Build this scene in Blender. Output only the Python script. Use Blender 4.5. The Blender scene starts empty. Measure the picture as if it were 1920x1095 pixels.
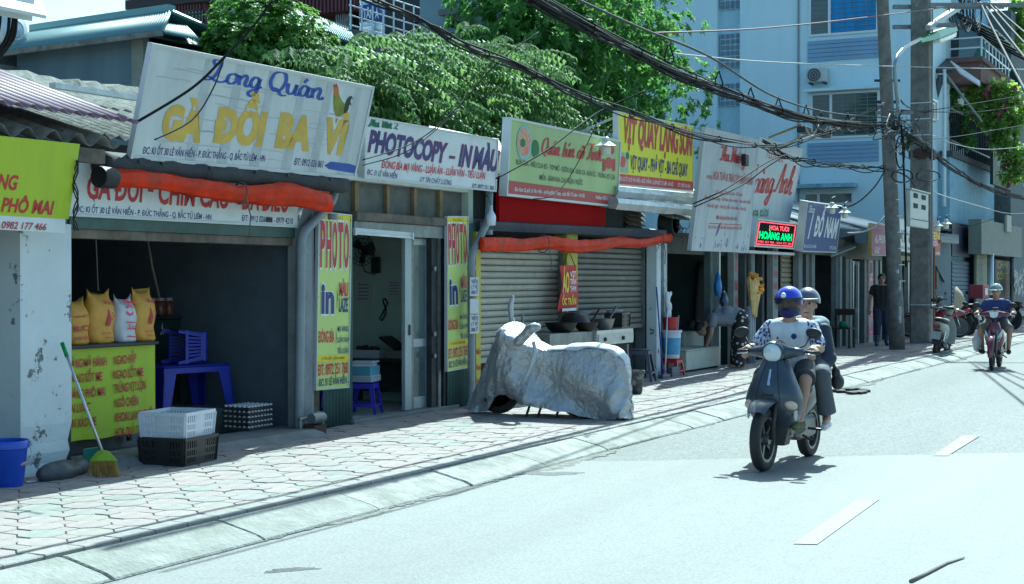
import bpy, bmesh, math, random
from mathutils import Vector, Matrix
random.seed(7)
R = math.radians
sc = bpy.context.scene
# ------------------------------------------------------------------ camera, sky, sun, exposure
CAM_H, HEAD, PITCH, FPX = 1.62, R(26.9), R(-.465), 2770.0
cam = bpy.data.cameras.new('camera'); cam_o = bpy.data.objects.new('camera', cam)
sc.collection.objects.link(cam_o)
cam.sensor_width = 36; cam.lens = FPX / 1920 * 36; cam.clip_end = 2000; cam.clip_start = .1
cam_o.location = (0, 0, CAM_H); cam_o.rotation_euler = (R(90) + PITCH, 0, HEAD - R(90))
sc.camera = cam_o
SUN = Vector((.80, .11, 1)).normalized()                 # direction towards the sun
world = bpy.data.worlds.new('World'); sc.world = world; world.use_nodes = True
nt = world.node_tree; nt.nodes.clear()
sky = nt.nodes.new('ShaderNodeTexSky'); sky.sky_type = 'NISHITA'; sky.sun_disc = False
sky.sun_elevation = math.asin(SUN.z); sky.sun_rotation = math.atan2(SUN.x, SUN.y)
sky.dust_density = 2.0; sky.air_density = 1.0; sky.ozone_density = 2.0
bg = nt.nodes.new('ShaderNodeBackground'); bg.inputs[1].default_value = .118
wo = nt.nodes.new('ShaderNodeOutputWorld')
nt.links.new(sky.outputs[0], bg.inputs[0]); nt.links.new(bg.outputs[0], wo.inputs[0])
sun = bpy.data.lights.new('sun', 'SUN'); sun.energy = 5.0; sun.angle = R(.53); sun.color = (1, .985, .955)
sun_o = bpy.data.objects.new('sun', sun); sc.collection.objects.link(sun_o)
sun_o.location = (0, 0, 30); sun_o.rotation_euler = (-SUN).to_track_quat('-Z', 'Y').to_euler()
vs = sc.view_settings
sc.display_settings.display_device = 'sRGB'
vs.view_transform = 'Standard'; vs.look = 'None'; vs.gamma = 1; vs.exposure = 1.05; vs.use_curve_mapping = False
vs.use_white_balance = True; vs.white_balance_whitepoint = (1, .8, .8)     # the photo is balanced cool
sc.cycles.use_denoising = True
sc.cycles.max_bounces = 8
# ------------------------------------------------------------------ measuring: a point of the photo on a real plane
_fw = Vector((math.cos(HEAD) * math.cos(PITCH), math.sin(HEAD) * math.cos(PITCH), math.sin(PITCH)))
_rt = Vector((math.sin(HEAD), -math.cos(HEAD), 0)); _up = _rt.cross(_fw)
CAM = Vector((0, 0, CAM_H))
def ray(px, py): return _fw + _rt * ((px - 960) / FPX) + _up * ((547.5 - py) / FPX)
def oy(px, py, y): r = ray(px, py); return CAM + r * (y / r.y)
def ox(px, py, x): r = ray(px, py); return CAM + r * (x / r.x)
def oz(px, py, z): r = ray(px, py); return CAM + r * ((z - CAM_H) / r.z)
def opl(px, py, p0, n): r = ray(px, py); return CAM + r * ((p0 - CAM).dot(n) / r.dot(n))
# ------------------------------------------------------------------ objects
COL = sc.collection
def wloc(o):
    v = Vector((0, 0, 0))
    while o: v = v + o.location; o = o.parent
    return v
def tag(o, label=None, cat=None, group=None, kind=None):
    if label: o['label'] = label
    if cat: o['category'] = cat
    if group: o['group'] = group
    if kind: o['kind'] = kind
    return o
def thing(name, loc, label, cat, group=None):
    o = bpy.data.objects.new(name, None); COL.objects.link(o); o.location = loc; o.empty_display_size = .1
    return tag(o, label, cat, group)
def link(name, me, m, parent=None, smooth=None):
    o = bpy.data.objects.new(name, me); COL.objects.link(o)
    if m is not None:
        me.materials.clear(); me.materials.append(m)
    if parent: o.parent = parent
    return o
class MB:
    """collects shapes in world coordinates; build() makes ONE mesh object of them"""
    def __init__(s): s.v = []; s.f = []; s.T = None
    def add(s, vs, fs):
        b = len(s.v)
        s.v += [(s.T @ Vector(v)) if s.T else Vector(v) for v in vs]
        s.f += [tuple(i + b for i in f) for f in fs]; return s
    def box(s, x0, x1, y0, y1, z0, z1):
        return s.add([(x0,y0,z0),(x1,y0,z0),(x1,y1,z0),(x0,y1,z0),(x0,y0,z1),(x1,y0,z1),(x1,y1,z1),(x0,y1,z1)],
                     [(3,2,1,0),(4,5,6,7),(0,1,5,4),(1,2,6,5),(2,3,7,6),(3,0,4,7)])
    def hexa(s, p):  # 8 corners, bottom ring then top ring (counter-clockwise from above)
        return s.add(p, [(3,2,1,0),(4,5,6,7),(0,1,5,4),(1,2,6,5),(2,3,7,6),(3,0,4,7)])
    def slab(s, a, b, c, d, t):  # quad a b c d with thickness t behind its face normal
        a, b, c, d = map(Vector, (a, b, c, d)); n = (b - a).cross(d - a).normalized() * t
        return s.hexa([a - n, b - n, c - n, d - n, a, b, c, d])
    def bar(s, a, b, w, h=None, upv=(0, 0, 1)):
        a, b = Vector(a), Vector(b); h = h or w; d = (b - a).normalized(); u = Vector(upv)
        if abs(d.dot(u)) > .98: u = Vector((1, 0, 0))
        r = d.cross(u).normalized() * (w / 2); u = r.cross(d).normalized() * (h / 2)
        return s.hexa([a - r - u, b - r - u, b + r - u, a + r - u, a - r + u, b - r + u, b + r + u, a + r + u])
    def tube(s, pts, rad, n=8, cap=True):
        pts = [Vector(p) for p in pts]; k = len(pts)
        rad = rad if hasattr(rad, '__len__') else [rad] * k
        ref = None; vs = []; fs = []
        for i, p in enumerate(pts):
            d = (pts[min(i + 1, k - 1)] - pts[max(i - 1, 0)]).normalized()
            if ref is None: ref = d.orthogonal().normalized()
            ref = (ref - d * ref.dot(d))
            ref = ref.normalized() if ref.length > 1e-6 else d.orthogonal().normalized()
            b = d.cross(ref)
            for j in range(n):
                a = 2 * math.pi * j / n; vs.append(p + (ref * math.cos(a) + b * math.sin(a)) * rad[i])
        for i in range(k - 1):
            for j in range(n):
                fs.append((i*n+j, i*n+(j+1)%n, (i+1)*n+(j+1)%n, (i+1)*n+j))
        if cap: fs += [tuple(reversed(range(n))), tuple(range((k-1)*n, k*n))]
        return s.add(vs, fs)
    def cyl(s, a, b, r0, r1=None, n=16): return s.tube([a, b], [r0, r0 if r1 is None else r1], n)
    def lathe(s, c, prof, n=20, axis='Z'):  # prof: (r, h) along axis from c
        c = Vector(c); vs = []; fs = []; k = len(prof)
        for r, h in prof:
            for j in range(n):
                a = 2 * math.pi * j / n; x, y = r * math.cos(a), r * math.sin(a)
                vs.append(c + Vector({'Z': (x, y, h), 'Y': (y, h, x), 'X': (h, x, y)}[axis]))
        for i in range(k - 1):
            for j in range(n):
                fs.append((i*n+j, i*n+(j+1)%n, (i+1)*n+(j+1)%n, (i+1)*n+j))
        if prof[0][0] > 1e-5: fs.append(tuple(reversed(range(n))))
        if prof[-1][0] > 1e-5: fs.append(tuple(range((k-1)*n, k*n)))
        return s.add(vs, fs)
    def ell(s, c, r, n=14, m=10):
        c = Vector(c); r = r if hasattr(r, '__len__') else (r, r, r)
        vs = [c + Vector((0, 0, -r[2]))]; fs = []
        for i in range(1, m):
            t = math.pi * i / m - math.pi / 2
            for j in range(n):
                a = 2 * math.pi * j / n
                vs.append(c + Vector((r[0]*math.cos(t)*math.cos(a), r[1]*math.cos(t)*math.sin(a), r[2]*math.sin(t))))
        vs.append(c + Vector((0, 0, r[2])))
        for j in range(n): fs.append((0, 1 + (j+1) % n, 1 + j)); fs.append((len(vs)-1, 1+(m-2)*n+j, 1+(m-2)*n+(j+1) % n))
        for i in range(m - 2):
            for j in range(n): fs.append((1+i*n+j, 1+i*n+(j+1)%n, 1+(i+1)*n+(j+1)%n, 1+(i+1)*n+j))
        return s.add(vs, fs)
    def capsule(s, a, ra, b, rb, n=12):
        a, b = Vector(a), Vector(b); d = (b - a); L = d.length; d = d / max(L, 1e-6)
        pts, rr = [], []
        for t in (-90, -60, -30, 0): pts.append(a + d * ra * math.sin(R(t))); rr.append(max(ra * math.cos(R(t)), .0008))
        for t in (0, 30, 60, 90): pts.append(b + d * rb * math.sin(R(t))); rr.append(max(rb * math.cos(R(t)), .0008))
        return s.tube(pts, rr, n)
    def loft(s, secs, cap=True, closed=True):
        n = len(secs[0]); vs = [p for q in secs for p in q]; fs = []
        for i in range(len(secs) - 1):
            for j in range(n if closed else n - 1):
                fs.append((i*n+j, i*n+(j+1)%n, (i+1)*n+(j+1)%n, (i+1)*n+j))
        if cap: fs += [tuple(reversed(range(n))), tuple(range((len(secs)-1)*n, len(secs)*n))]
        return s.add(vs, fs)
    def prism(s, poly, d):  # poly: 3D points, extruded by vector d
        n = len(poly); poly = [Vector(p) for p in poly]; d = Vector(d)
        return s.add(poly + [p + d for p in poly], [tuple(reversed(range(n))), tuple(range(n, 2*n))] +
                     [(i, (i+1) % n, n+(i+1) % n, n+i) for i in range(n)])
    def quad(s, a, b, c, d): return s.add([a, b, c, d], [(0, 1, 2, 3)])
    def build(s, name, m, parent=None, smooth=False, bevel=0, fix=True):
        me = bpy.data.meshes.new(name)
        if parent: off = wloc(parent)
        else:
            xs = [v.x for v in s.v]; ys = [v.y for v in s.v]; zs = [v.z for v in s.v]
            off = Vector(((min(xs) + max(xs)) / 2, (min(ys) + max(ys)) / 2, min(zs)))
        me.from_pydata([tuple(v - off) for v in s.v], [], s.f)
        if fix or bevel:
            bm = bmesh.new(); bm.from_mesh(me)
            if fix: bmesh.ops.recalc_face_normals(bm, faces=bm.faces)
            if bevel:
                bmesh.ops.bevel(bm, geom=[e for e in bm.edges if e.calc_face_angle(0) > .5], offset=bevel, segments=1, affect='EDGES', clamp_overlap=True)
            bm.to_mesh(me); bm.free()
        if smooth:
            me.polygons.foreach_set('use_smooth', [True] * len(me.polygons))
            if smooth != True: me.set_sharp_from_angle(angle=R(smooth))
        o = link(name, me, m, parent)
        if not parent: o.location = off
        return o
def copy_tree(o, parent=None):
    c = o.copy(); COL.objects.link(c); c.parent = parent
    for ch in list(o.children): copy_tree(ch, c)
    return c
def remesh(mb, name, m, parent, vox=.012, sm=3):
    """one continuous surface out of overlapping shapes"""
    o = mb.build('tmp', None)
    md = o.modifiers.new('r', 'REMESH'); md.mode = 'VOXEL'; md.voxel_size = vox
    s2 = o.modifiers.new('s', 'SMOOTH'); s2.iterations = sm; s2.factor = .5
    dg = bpy.context.evaluated_depsgraph_get(); dg.update()
    me = bpy.data.meshes.new_from_object(o.evaluated_get(dg)); me.name = name
    off = wloc(parent) if parent else Vector((0, 0, 0))
    me.transform(Matrix.Translation(o.location - off))
    bpy.data.objects.remove(o)
    me.polygons.foreach_set('use_smooth', [True] * len(me.polygons))
    return link(name, me, m, parent)
# ------------------------------------------------------------------ materials
MATS = {}
def hexc(r, g, b): f = lambda c: (c/255/12.92 if c/255 <= .04045 else ((c/255+.055)/1.055)**2.4); return (f(r), f(g), f(b))
def M(name, col, rough=.6, metal=0., var=.12, scale=6., bump=0., bscale=None, col2=None, stain=0., stcol=(.05,.045,.04), stscale=2.5,
      streak=False, spec=.5, alpha=1., trans=0., emit=0., coat=0., gen=False):
    if name in MATS: return MATS[name]
    m = bpy.data.materials.new(name); m.use_nodes = True; n = m.node_tree.nodes; l = m.node_tree.links
    b = n['Principled BSDF']; b.inputs['Roughness'].default_value = rough; b.inputs['Metallic'].default_value = metal
    b.inputs['Specular IOR Level'].default_value = spec
    b.inputs['Coat Weight'].default_value = coat; b.inputs['Coat Roughness'].default_value = .08
    b.inputs['Transmission Weight'].default_value = trans; b.inputs['Alpha'].default_value = alpha
    if emit:
        b.inputs['Emission Color'].default_value = (*col, 1); b.inputs['Emission Strength'].default_value = emit
    tc = n.new('ShaderNodeTexCoord'); src = tc.outputs['Object']
    mp = n.new('ShaderNodeMapping'); l.new(src, mp.inputs[0])
    if streak: mp.inputs['Scale'].default_value = (1, 1, .12)
    c = None
    if var or col2:
        t = n.new('ShaderNodeTexNoise'); t.inputs['Scale'].default_value = scale; t.inputs['Detail'].default_value = 5; t.inputs['Roughness'].default_value = .65
        l.new(mp.outputs[0], t.inputs['Vector'])
        rp = n.new('ShaderNodeValToRGB'); rp.color_ramp.elements[0].position = .32; rp.color_ramp.elements[1].position = .68
        c2 = col2 or tuple(min(1, x * (1 + var)) for x in col)
        rp.color_ramp.elements[0].color = (*(tuple(x * (1 - var) for x in col) if not col2 else col), 1); rp.color_ramp.elements[1].color = (*c2, 1)
        l.new(t.outputs['Fac'], rp.inputs[0]); c = rp.outputs[0]
    if stain:
        t2 = n.new('ShaderNodeTexNoise'); t2.inputs['Scale'].default_value = stscale; t2.inputs['Detail'].default_value = 8; t2.inputs['Roughness'].default_value = .7
        l.new(mp.outputs[0], t2.inputs['Vector'])
        r2 = n.new('ShaderNodeValToRGB'); r2.color_ramp.elements[0].position = .5; r2.color_ramp.elements[1].position = .72
        r2.color_ramp.elements[0].color = (0, 0, 0, 1); r2.color_ramp.elements[1].color = (stain, stain, stain, 1)
        l.new(t2.outputs['Fac'], r2.inputs[0])
        mx = n.new('ShaderNodeMix'); mx.data_type = 'RGBA'
        l.new(r2.outputs[0], mx.inputs['Factor'])
        if c: l.new(c, mx.inputs['A'])
        else: mx.inputs['A'].default_value = (*col, 1)
        mx.inputs['B'].default_value = (*stcol, 1); c = mx.outputs['Result']
    if c: l.new(c, b.inputs['Base Color'])
    else: b.inputs['Base Color'].default_value = (*col, 1)
    if bump:
        t3 = n.new('ShaderNodeTexNoise'); t3.inputs['Scale'].default_value = bscale or scale * 6; t3.inputs['Detail'].default_value = 4
        l.new(tc.outputs['Object'], t3.inputs['Vector'])
        bp = n.new('ShaderNodeBump'); bp.inputs['Strength'].default_value = bump; bp.inputs['Distance'].default_value = .02
        l.new(t3.outputs['Fac'], bp.inputs['Height']); l.new(bp.outputs[0], b.inputs['Normal'])
    MATS[name] = m; return m
# ------------------------------------------------------------------ printed lettering
_glyph = {}
def glyphs(s, bold=0., spacing=1.):
    k = (s, bold, spacing)
    if k in _glyph: return _glyph[k]
    want = len(_fill(s, 0, spacing)[1]); best = None
    for db in (0, .004, -.004, .008, -.007, .014, .02, -.012):
        r = _fill(s, max(bold + db, 0), spacing)
        if best is None or len(r[1]) > len(best[1]): best = r
        if len(r[1]) >= want: break
    _glyph[k] = best; return best
def _fill(s, bold, spacing):
    cu = bpy.data.curves.new('t', 'FONT'); cu.body = s; cu.size = 1; cu.offset = bold; cu.resolution_u = 3; cu.space_character = spacing
    o = bpy.data.objects.new('t', cu); COL.objects.link(o)
    dg = bpy.context.evaluated_depsgraph_get()
    me = bpy.data.meshes.new_from_object(o.evaluated_get(dg))
    vs = [tuple(v.co) for v in me.vertices]; fs = [tuple(p.vertices) for p in me.polygons]
    bpy.data.objects.remove(o); bpy.data.curves.remove(cu); bpy.data.meshes.remove(me)
    return vs, fs
CAP = .682
class Panel:
    """a flat sign face; print goes 3 mm proud of it. Made from its four corners BL BR TR TL in space"""
    def __init__(s, bl, br, tr, tl, obj):
        s.p = bl; s.n = (br - bl).cross(tl - bl).normalized(); s.o = obj; s.c = (bl, br, tr, tl)
        s.lift = .003
    def at(s, px, py): return opl(px, py, s.p + s.n * s.lift, s.n)
    def uv(s, u, v):
        bl, br, tr, tl = s.c; return bl.lerp(br, u).lerp(tl.lerp(tr, u), v) + s.n * s.lift
    def text(s, t, a, b, h, m, bold=.02, shear=0., spacing=1., uv=False, name='lettering'):
        """a, b: left and right end of the baseline, h: cap height point offset (pixels above baseline)"""
        f = s.uv if uv else s.at
        A, B = f(*a), f(*b); T = f(a[0], a[1] + h if uv else a[1] - h)
        t0 = t; t = t.replace('Đ', 'D'); vs, fs = glyphs(t, bold, spacing)
        if not vs: return
        vs, fs = list(vs), list(fs)
        if 'Đ' in t0:                                      # the bar of each barred D
            dw = max(v[0] for v in glyphs('D', bold, spacing)[0])
            for i, ch in enumerate(t0):
                if ch == 'Đ':
                    xl = max(v[0] for v in glyphs(t[:i + 1], bold, spacing)[0]) - dw; k = len(vs)
                    vs += [(xl - .03, .29 - bold, .0012), (xl + .36, .29 - bold, .0012), (xl + .36, .39 + bold, .0012), (xl - .03, .39 + bold, .0012)]; fs.append((k, k+1, k+2, k+3))
        x0 = min(v[0] for v in vs); x1 = max(v[0] for v in vs); U = (B - A) / max(x1 - x0, 1e-6); V = (T - A)
        upv = s.n.cross(B - A).normalized(); V = upv * V.dot(upv) / CAP
        mb = MB(); mb.v = [A + U * (v[0] - x0) + (V + U.normalized() * V.length * shear) * v[1] + s.n * v[2] for v in vs]; mb.f = fs
        return mb.build(name, m, s.o, fix=False)
    def shape(s, pts, m, name='print', uv=False, lift=0.):
        f = s.uv if uv else s.at
        P = [f(*p) + s.n * lift for p in pts]; mb = MB(); mb.v = P; mb.f = [tuple(range(len(P)))]
        return mb.build(name, m, s.o, fix=False)
# ================================================================== the setting: ground, road, kerb, pavement
SW = .12
m_ground = M('dry earth', (.16,.15,.13), .95, var=.3, scale=.6)
MB().box(-120, 300, -200, 300, -.3, -.02).build('ground', m_ground)['kind'] = 'structure'
def road_mat(name, c, fine, big, rough, spk=.35):
    m = M(name, c, rough, var=0); n = m.node_tree.nodes; l = m.node_tree.links; b = n['Principled BSDF']
    tc = n.new('ShaderNodeTexCoord')
    def noise(s, d=6, r=.6):
        t = n.new('ShaderNodeTexNoise'); t.inputs['Scale'].default_value = s; t.inputs['Detail'].default_value = d; t.inputs['Roughness'].default_value = r
        mp_ = n.new('ShaderNodeMapping'); mp_.inputs['Scale'].default_value = (.1, 1, 1) if s < 1 else (1, 1, 1); l.new(tc.outputs['Object'], mp_.inputs[0]); l.new(mp_.outputs[0], t.inputs['Vector']); return t.outputs['Fac']
    def ramp(f, lo, hi, a, z):
        r_ = n.new('ShaderNodeValToRGB'); r_.color_ramp.elements[0].position = lo; r_.color_ramp.elements[1].position = hi
        r_.color_ramp.elements[0].color = (*a, 1); r_.color_ramp.elements[1].color = (*z, 1); l.new(f, r_.inputs[0]); return r_.outputs[0]
    def mul(a, b_):
        mx = n.new('ShaderNodeMix'); mx.data_type = 'RGBA'; mx.blend_type = 'MULTIPLY'; mx.inputs['Factor'].default_value = 1
        l.new(a, mx.inputs['A']); l.new(b_, mx.inputs['B']); return mx.outputs['Result']
    c1 = ramp(noise(big, 6), .3, .7, tuple(x * .86 for x in c), tuple(x * 1.1 for x in c))
    c2 = ramp(noise(fine, 2, .8), .3, .62, (1 - spk,) * 3, (1.06,) * 3)
    c3 = ramp(noise(7, 8, .75), .42, .5, (.93,) * 3, (1,) * 3)
    l.new(mul(mul(c1, c2), c3), b.inputs['Base Color'])
    bp = n.new('ShaderNodeBump'); bp.inputs['Strength'].default_value = .45; bp.inputs['Distance'].default_value = .01
    l.new(noise(fine * .8, 3), bp.inputs['Height']); l.new(bp.outputs[0], b.inputs['Normal'])
    return m
asph = road_mat('worn asphalt', (.19,.195,.19), 38, .9, .85, .55)
asph2 = road_mat('dusty asphalt', (.205,.21,.205), 45, .8, .8, .28)
conc = M('kerb concrete', (.25,.25,.235), .9, var=.3, scale=5, bump=.7, bscale=30, stain=.75, stcol=(.12,.13,.09), stscale=1.6)
MB().box(-40, 170, -9, 5.56, -.12, 0).build('road', asph)['kind'] = 'structure'
def sheet(name, pts, z, m, t=.0012):
    mb = MB(); mb.prism([(p[0], p[1], z - t) for p in pts], (0, 0, t)); return mb.build(name, m)
a, b = oz(1130, 866, 0), oz(1930, 849, 0)
d = (a - b); e = a + d * 1.35
seam = [b + d * (i / 24) * 2.0 + Vector((random.uniform(-.02, .02), 0, 0)) for i in range(25)]
seam = [p for p in seam if p.y < 5.4]
far = seam[-1]; near = seam[0]
sheet('road_patch', [(-30, -8.9), (near.x + 6, -8.9)] + [(p.x, p.y) for p in seam] + [(far.x, 5.45), (-30, 5.45)], .004, asph2)['kind'] = 'structure'
white = M('road paint', (.25,.252,.24), .8, var=.15, scale=18, stain=.6, stcol=(.21,.215,.21), stscale=9)
for i, q in enumerate([[(1750,856),(1777,856),(1838,818),(1804,818)], [(1487,1022),(1532,1023),(1649,938),(1609,937)]]):
    P = [oz(x, y, 0) for x, y in q]
    tag(sheet('lane_marking', P, .009, white), 'white lane dash %s' % ('on the road further up the street', 'nearest to the viewer on the pale asphalt')[i], 'road marking', 'dashes of the centre line', 'structure')
# edge of dirt beside the kerb, wet patches, broken grate
wet = M('wet asphalt', (.085,.088,.09), .4, var=.3, scale=20)
def blot(name, c, rx, ry, z, m, rot=0., seed=1):
    rnd = random.Random(seed); pts = []
    for i in range(90):
        a = 2 * math.pi * i / 90; k = 1 + .18 * math.sin(3*a + seed) + .1 * math.sin(7*a + 2*seed) + rnd.uniform(-.14, .14); x, y = rx * k * math.cos(a), ry * k * math.sin(a)
        pts.append((c[0] + x * math.cos(rot) - y * math.sin(rot), c[1] + x * math.sin(rot) + y * math.cos(rot)))
    return sheet(name, pts, z, m)
for i, (px, py, rx, ry, ro, lb) in enumerate([(1035,889,.24,.10,-1.0,'dark wet patch on the road below the covered motorbike'), (1405,777,.3,.07,.1,'dark wet stain against the kerb behind the near scooter'),
        (870,918,.40,.06,.1,'long damp streak in the gutter'), (545,1070,.14,.05,-.7,'small damp spot on the road in the lower part of the picture')]):
    tag(blot('wet_patch', oz(px, py, 0), rx, ry, .0058, wet, ro, i), lb, 'wet patch')
grit = M('gutter dirt', (.17,.17,.155), .95, var=.5, scale=14, bump=.6, bscale=60)
rnd = random.Random(3); pts = []
xs = [5 + i * .06 for i in range(800)]
top = [(x, 5.535) for x in xs]; bot = [(x, 5.50 - .07 * max(0, math.sin(x * 1.7) + math.sin(x * .61 + 1) + .5 * math.sin(x * 6.1) + rnd.uniform(-.7, .7))) for x in reversed(xs)]
tag(sheet('gutter_dirt', top + bot, .0056, grit), kind='stuff')
moss = M('mossy kerb', (.22,.225,.21), .9, var=.25, scale=4, bump=.6, bscale=30, stain=.8, stcol=(.135,.15,.10), stscale=2.2)
# kerb: sloped concrete stones
kerb = thing('kerb', (20, 5.7, 0), None, None); kerb['kind'] = 'structure'
prof = [(5.50, -.05), (5.50, .015), (5.56, .04), (5.84, .105), (5.885, .105), (5.885, -.05)]
x = -2.0; k = 0
while x < 75:
    L = 1.0 if x > 14 else 1.35
    g = .006; dz = random.uniform(-.006, .006); dy = random.uniform(-.012, .012)
    mb = MB(); mb.loft([[(x + g, y + dy, z + (dz if z > 0 else 0)) for y, z in prof], [(x + L - g, y + dy, z + (dz if z > 0 else 0)) for y, z in prof]])
    mb.build('kerb_stone', moss if x < 8.5 else conc, kerb, bevel=.008); x += L; k += 1
# pavement with octagon-and-tab pavers
sand = M('paver bed', (.085,.088,.082), .95, var=.3, scale=12)
side = MB().box(-4, 75, 5.888, 8.62, -.1, .09).build('sidewalk', sand); side['kind'] = 'structure'
pav_m = []
for i, c in enumerate([(.275,.235,.228), (.25,.238,.23), (.285,.248,.238), (.235,.25,.23), (.26,.245,.22), (.215,.22,.205)]):
    pav_m.append(M('paver%d' % i, c, .9, var=.14, scale=9, bump=.35, bscale=70, stain=.3, stcol=(.15,.16,.13), stscale=3))
Lp, wq, qq, g = .195, .134, .061, .0022
def paver_poly():
    w, q = wq - g, qq - g
    o = [(w, -q), (w, q), (q + g*.6, w), (-q - g*.6, w), (-w, q), (-w, -q), (-q - g*.6, -w), (q + g*.6, -w)]
    return o
poly = paver_poly(); sq = qq - g*1.2; poly_s = [(sq, -sq), (sq, sq), (-sq, sq), (-sq, -sq)]
def paver_mesh(m, P):
    mb = MB(); n = len(P)
    ins = [(x * .965, y * .965) for x, y in P]
    mb.add([(x, y, 0) for x, y in P] + [(x, y, .024) for x, y in P] + [(x, y, .03) for x, y in ins],
           [(i, (i+1) % n, n+(i+1) % n, n+i) for i in range(n)] + [(n+i, n+(i+1) % n, 2*n+(i+1) % n, 2*n+i) for i in range(n)] + [tuple(range(2*n, 3*n))])
    me = bpy.data.meshes.new('paver'); me.from_pydata([tuple(v) for v in mb.v], [], mb.f); me.materials.append(m); return me
pm = [(paver_mesh(m, poly), paver_mesh(m, poly_s)) for m in pav_m]
rest = [MB() for _ in pav_m]; spots = []
for j in range(13):
    for i in range(0, 366):
        x = 3.0 + i * Lp; y = 5.888 + .14 + j * Lp
        if y > 8.58 or x > 74: continue
        d = math.hypot(x, y); bear = math.degrees(HEAD - math.atan2(y, x))
        spots.append((0 if -22 < bear < 20 else 1, d * (1 if (i + j) % 2 == 0 else 1.35), x, y, (i + j) % 2))
spots.sort()
for k, (_, d, x, y, odd) in enumerate(spots):
    pl = poly_s if odd else poly
    q = random.choices(range(6), (5, 4, 5, 1.2, 1.5, 1))[0]; dz = random.uniform(-.004, .003)
    if k < 300:
        o = bpy.data.objects.new('paver', pm[q][odd]); COL.objects.link(o); o.parent = side
        o.location = Vector((x, y, .09 + dz)) - side.location; o.rotation_euler = (random.uniform(-.008, .008), random.uniform(-.008, .008), random.uniform(-.012, .012))
    else:
        rest[q].T = Matrix.Translation((x, y, .09 + dz))
        n = len(pl); rest[q].add([(px, py, .0) for px, py in pl] + [(px, py, .03) for px, py in pl], [(i, (i+1) % n, n+(i+1) % n, n+i) for i in range(n)] + [tuple(range(n, 2*n))])
for q, mb in enumerate(rest): mb.build('paving', pav_m[q], side, fix=False)['kind'] = 'stuff'
edge_m = [M('edging stone%d' % i, c, .9, var=.15, scale=9, bump=.4, bscale=60, stain=.35, stcol=(.12,.13,.10), stscale=3) for i, c in enumerate([(.27,.255,.245), (.24,.24,.23)])]
x = 3.0
while x < 40:
    MB().box(x + .004, x + .296, 5.89, 6.03 + random.uniform(-.004, .004), .06, .124 + random.uniform(-.003, .003)).build('edging_stone', random.choice(edge_m), side, bevel=.006); x += .3
# litter and bits on the road
stick = MB(); P = [oz(1708, 1090, .012), oz(1735, 1076, .014), oz(1775, 1056, .012), oz(1808, 1045, .012)]
stick.tube(P, [.012, .010, .009, .005], 8)
tag(stick.build('stick', M('grey twig', (.16,.15,.13), .9), smooth=True), 'thin grey stick lying on the road in the lower corner', 'stick')
drift = M('dark scrap', (.03,.03,.03), .8)
mb = MB()
for i in range(9):
    c = oz(1560 + i * 7.5, 733 + random.uniform(-4, 4), .02); mb.T = Matrix.Translation(c) @ Matrix.Rotation(random.uniform(-.6, .6), 4, 'Z') @ Matrix.Rotation(random.uniform(-.15, .15), 4, 'X')
    mb.box(-.16, .16, -.07, .07, -.015, .02)
mb.T = None; tag(mb.build('broken_drain_cover', drift, bevel=.006), 'broken dark drain cover in the gutter behind the scooter riders', 'drain cover')
mb = MB()
for i in range(7):
    c = oz(1712 + i * 8, 672 + random.uniform(-3, 3), .03); mb.T = Matrix.Translation(c) @ Matrix.Rotation(random.uniform(-1, 1), 4, 'Z') @ Matrix.Rotation(random.uniform(-.3, .3), 4, 'Y')
    mb.box(-.2, .2, -.04, .04, -.02, .02)
mb.T = None; tag(mb.build('scrap_wood', drift), 'low heap of broken wood at the kerb beside the parked motorbike', 'wood')
# ================================================================== the row of shops
FY = 8.5
plaster = M('white plaster', (.56,.60,.60), .9, var=.08, scale=2.5, bump=.15, bscale=25, stain=.35, stcol=(.20,.21,.20), stscale=2.2)
grey_wall = M('grey plaster', (.20,.22,.23), .9, var=.18, scale=3, bump=.2, bscale=25, stain=.5, stcol=(.09,.09,.085), stscale=2.5)
dark_wall = M('shade toned wall', (.05,.055,.058), .92, var=.35, scale=3)  # near-black colour stands in for the shade inside the shops
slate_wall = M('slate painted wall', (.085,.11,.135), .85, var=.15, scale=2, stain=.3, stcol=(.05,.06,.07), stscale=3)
green_wall = M('pale green interior wall', (.45,.54,.48), .9, var=.1, scale=2)
cement = M('cement floor', (.17,.175,.17), .9, var=.25, scale=4, bump=.3, bscale=40, stain=.4, stcol=(.08,.08,.08))
steel = M('galvanised steel', (.42,.45,.46), .38, .85, var=.2, scale=5, stain=.25, stcol=(.2,.19,.17), stscale=6)
dull_steel = M('dull steel', (.20,.22,.22), .5, .6, var=.25, scale=8, stain=.4, stcol=(.10,.075,.055), stscale=7)
dark_metal = M('dark metal', (.035,.04,.042), .55, .4, var=.3, scale=6)
wood_old = M('weathered timber', (.13,.11,.085), .85, var=.4, scale=5, bump=.4, streak=False, stain=.4, stcol=(.04,.035,.03), stscale=6)
tan_wood = M('tan timber', (.22,.165,.09), .8, var=.3, scale=6, stain=.3)
fibro = M('fibro cement sheet', (.16,.165,.15), .95, var=.45, scale=7, bump=.5, bscale=30, stain=.6, stcol=(.06,.065,.05), stscale=3)
green_frame = M('green painted steel', (.045,.085,.07), .55, .1, var=.25, scale=5, stain=.4, stcol=(.06,.05,.04), stscale=6)
green_sheet = M('green corrugated sheet', (.085,.15,.145), .5, .1, var=.2, scale=4, stain=.35, stcol=(.08,.08,.07), stscale=5)
alu = M('aluminium frame', (.50,.55,.58), .35, .6, var=.08, stain=.25, stcol=(.2,.2,.2), stscale=9)
glass_m = M('dusty glass', (.16,.22,.22), .08, 0, var=.25, scale=3, alpha=.42, spec=.6)
pvc = M('grey pvc pipe', (.21,.24,.26), .5, 0, var=.15, scale=5, stain=.3, stcol=(.12,.11,.10))
black = M('black rubber', (.012,.013,.014), .55, var=.2)
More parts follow.
